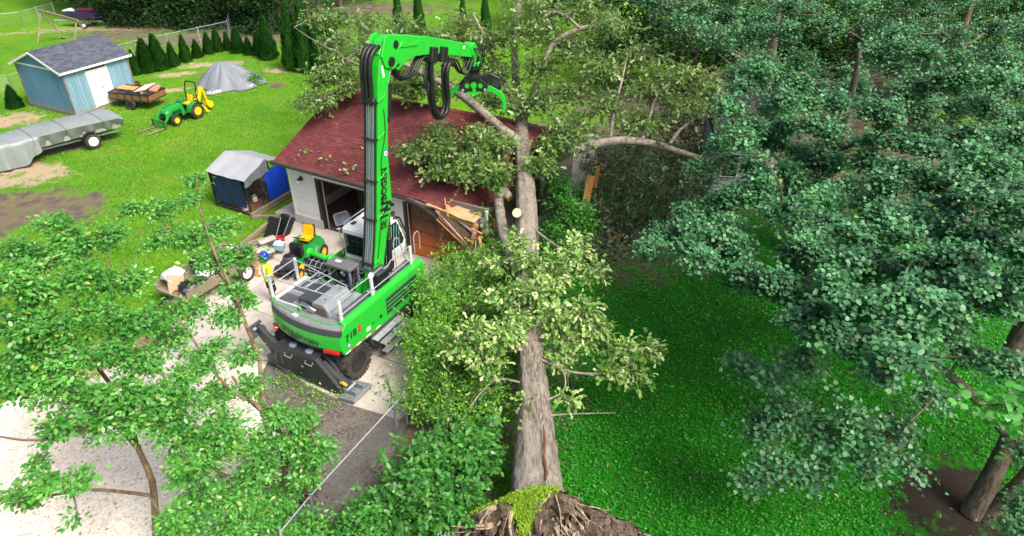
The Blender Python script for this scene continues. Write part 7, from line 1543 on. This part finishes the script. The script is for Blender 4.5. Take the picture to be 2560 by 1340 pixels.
# ------------------------------------------------------------------ woods along the back
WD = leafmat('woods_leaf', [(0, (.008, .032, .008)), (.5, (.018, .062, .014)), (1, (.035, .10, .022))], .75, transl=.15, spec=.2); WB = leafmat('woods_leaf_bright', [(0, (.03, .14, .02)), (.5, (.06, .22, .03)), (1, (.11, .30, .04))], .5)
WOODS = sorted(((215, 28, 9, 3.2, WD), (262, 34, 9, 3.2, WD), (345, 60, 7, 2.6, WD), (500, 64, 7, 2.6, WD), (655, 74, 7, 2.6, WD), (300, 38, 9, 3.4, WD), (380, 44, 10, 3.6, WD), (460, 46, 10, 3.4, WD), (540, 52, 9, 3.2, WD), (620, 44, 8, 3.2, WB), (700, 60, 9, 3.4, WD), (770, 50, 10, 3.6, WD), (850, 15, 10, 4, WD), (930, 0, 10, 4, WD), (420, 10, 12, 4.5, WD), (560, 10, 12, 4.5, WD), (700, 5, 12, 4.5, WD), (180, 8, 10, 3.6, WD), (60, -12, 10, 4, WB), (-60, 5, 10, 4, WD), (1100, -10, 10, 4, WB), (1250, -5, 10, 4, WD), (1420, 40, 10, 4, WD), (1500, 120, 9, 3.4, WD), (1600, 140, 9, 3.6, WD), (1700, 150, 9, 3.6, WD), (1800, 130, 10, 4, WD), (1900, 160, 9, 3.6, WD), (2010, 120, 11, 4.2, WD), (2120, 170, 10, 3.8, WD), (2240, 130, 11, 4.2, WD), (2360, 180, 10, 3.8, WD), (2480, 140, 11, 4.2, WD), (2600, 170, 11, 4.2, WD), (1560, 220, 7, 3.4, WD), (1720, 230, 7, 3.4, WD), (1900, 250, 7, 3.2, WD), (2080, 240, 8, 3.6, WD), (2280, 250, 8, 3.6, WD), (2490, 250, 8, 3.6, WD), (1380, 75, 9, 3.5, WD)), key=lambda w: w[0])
WORD = [str(k + 1) + ('th' if 9 < k < 19 else {0: 'st', 1: 'nd', 2: 'rd'}.get(k % 10, 'th')) for k in range(60)]
for i, (px, py, h, r_, m_) in enumerate(WOODS):
    b = at(px, py); t_ = thing('woodland_tree', ('bright green' if m_ is WB else 'dark leafy') + ' tree of the woods along the back, ' + str(WORD[i]) + ' from the left', 'tree', b, 0, 'woods along the back')
    rough_limb('trunk', [b, b + Vector((.2, 0, h * .4)), b + Vector((0, .2, h * .85))], [.25, .18, .04], MAPB, t_, 8, 4, .05, i)
    L = []
    for k in range(52):
        d = Vector((rk.gauss(0, 1), rk.gauss(0, 1), rk.gauss(0, 1))).normalized() * rk.uniform(.5, 1); c = b + Vector((d.x * r_, d.y * r_, h * .56 + d.z * h * .46)); L.append(rng.normal(0, 1, (60, 3)) * np.array([.75, .75, .4]) + np.array(c))
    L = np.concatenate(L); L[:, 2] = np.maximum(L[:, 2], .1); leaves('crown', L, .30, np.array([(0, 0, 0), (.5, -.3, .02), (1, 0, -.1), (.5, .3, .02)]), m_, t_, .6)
for i, (px, py, r_) in enumerate(((330, 62, 1.6), (420, 66, 1.8), (510, 70, 1.7), (590, 62, 1.6), (660, 80, 1.6), (250, 48, 1.6))):
    shrub('understory_shrub', ORD[i] + ' dark shrub of the undergrowth below the back woods, counted roughly from the left' if i < 5 else 'dark shrub of the undergrowth behind the jet ski', at(px, py), [(at(px, py) + Vector((0, 0, .8)), (r_ * 1.6, r_, 1.1))], 1500, .24, OVAL, WD, nl=12, sr=.3)
# twigs, sprigs and leaf litter on the garage roof
for i, (u, v) in enumerate(((.4, 3.6), (1.0, 3.2), (.9, .35), (2.1, .3), (3.4, .25), (3.0, 1.4), (6.6, .6), (5.9, 1.0), (7.0, 1.2), (4.6, .4), (5.3, 2.0))):
    p = GI(u, v, roofz(u, v) + .05); t_ = thing('oak_sprig', ORD[i] + ' broken oak sprig lying on the red roof, counted from the left gable', 'sprig', p, i * 1.1, 'oak sprigs on the roof')
    tb_ = MB(); tube_np(tb_, (0, 0, .02), (.5, .1, .04), .012, .004); tb_.build('twig', TWIG, t_)
    q = np.stack([rng.normal(.2, .22, 14), rng.normal(0, .14, 14), rng.uniform(.01, .1, 14)], -1) + np.array(p); leaves('leaf_spray', q, .17, OAK, OAKL2, t_, .7)
X = rng.uniform(.2, 9.4, 500); Yv = rng.uniform(-.3, 4, 500) ** 1; k = rng.uniform(0, 1, 500) < (.15 + .85 * (X / 9.4) ** 2)
lt = [GI(a, b, roofz(a, b) + .035) for a, b in zip(X[k], Yv[k])]; lf = thing('leaf_litter', 'scattered fallen leaves on the red garage roof', 'leaves', GI(5, 1.5, 4)); lf['kind'] = 'stuff'
leaves('litter', [tuple(p) for p in lt], .10, OVAL, leafmat('litter_leaf', [(0, (.18, .22, .06)), (.5, (.34, .30, .15)), (1, (.5, .42, .28))], .7), lf, .3)
lc = [tuple(at(rk.uniform(560, 1060), rk.uniform(600, 1060)) + Vector((0, 0, .065))) for _ in range(260)]; lc = [p for p in lc if inpoly(np.array([p[0]]), np.array([p[1]]), DRIVE)[0]]
lf = thing('driveway_litter', 'scattered leaf bits on the concrete drive', 'leaves', at(800, 800)); lf['kind'] = 'stuff'; leaves('litter', lc, .07, OVAL, MATS['litter_leaf'], lf, .2)


# bare storm-broken twigs in the shade right of the trunk
for i, (px, py, z, n, lab) in enumerate(((1540, 640, .3, 60, 'tangle of bare grey twigs on the dark ground right of the sapling thicket'), (1420, 930, .6, 26, 'thin bare branches sprawling right of the fallen trunk above the clover'))):
    t_ = thing('brush_tangle', lab, 'branches', at(px, py)); mb = MB()
    for k in range(n):
        a = Vector((rk.gauss(0, 1.0), rk.gauss(0, .9), abs(rk.gauss(.1, .5)))); d = Vector((rk.gauss(0, 1), rk.gauss(0, 1), rk.uniform(-.1, .6))).normalized(); pts = [a]
        for _ in range(5): d = (d + Vector((rk.gauss(0, .3), rk.gauss(0, .3), rk.gauss(-.06, .25)))).normalized(); q_ = pts[-1] + d * rk.uniform(.18, .42); q_.z = max(.03, q_.z); pts.append(q_)
        r_ = rk.uniform(.006, .02); mb.tube(pts, [r_ * (1 - .14 * j) for j in range(6)], 5)
    tag(mb.build('twigs', TWIG, t_, True), kind='stuff')

lc = []
for _ in range(520):
    p = Vector((rk.uniform(-.5, 13), rk.uniform(9.6, 26), .09)); lc.append(tuple(p))
lf = thing('lawn_litter', 'fallen leaves and torn oak bits scattered over the clover lawn', 'leaves', Vector((5, 16, 0))); lf['kind'] = 'stuff'
leaves('litter', lc, .10, OAK, MATS['litter_leaf'], lf, .4)
lc = [(x_, y_, .03) for x_, y_ in zip(rng.uniform(-16, -5, 500), rng.uniform(10, 19, 500)) if inpoly(np.array([x_]), np.array([y_]), GRAVEL)[0] or inpoly(np.array([x_]), np.array([y_]), TRACK)[0]]
lf = thing('gravel_litter', 'scattered leaves and twigs on the gravel and soil below the crape myrtles', 'leaves', Vector((-10, 13, 0))); lf['kind'] = 'stuff'
leaves('litter', lc, .075, OVAL, MATS['litter_leaf'], lf, .3)
mb = MB()
for (x_, y_, z_) in lc[::5]: a = rk.uniform(0, 6.28); L_ = rk.uniform(.1, .4); mb.tube([(x_ + 10, y_ - 13, .03), (x_ + 10 + L_ * math.cos(a), y_ - 13 + L_ * math.sin(a), .035)], .006, 4)
tag(mb.build('twigs', TWIG, lf), kind='stuff')
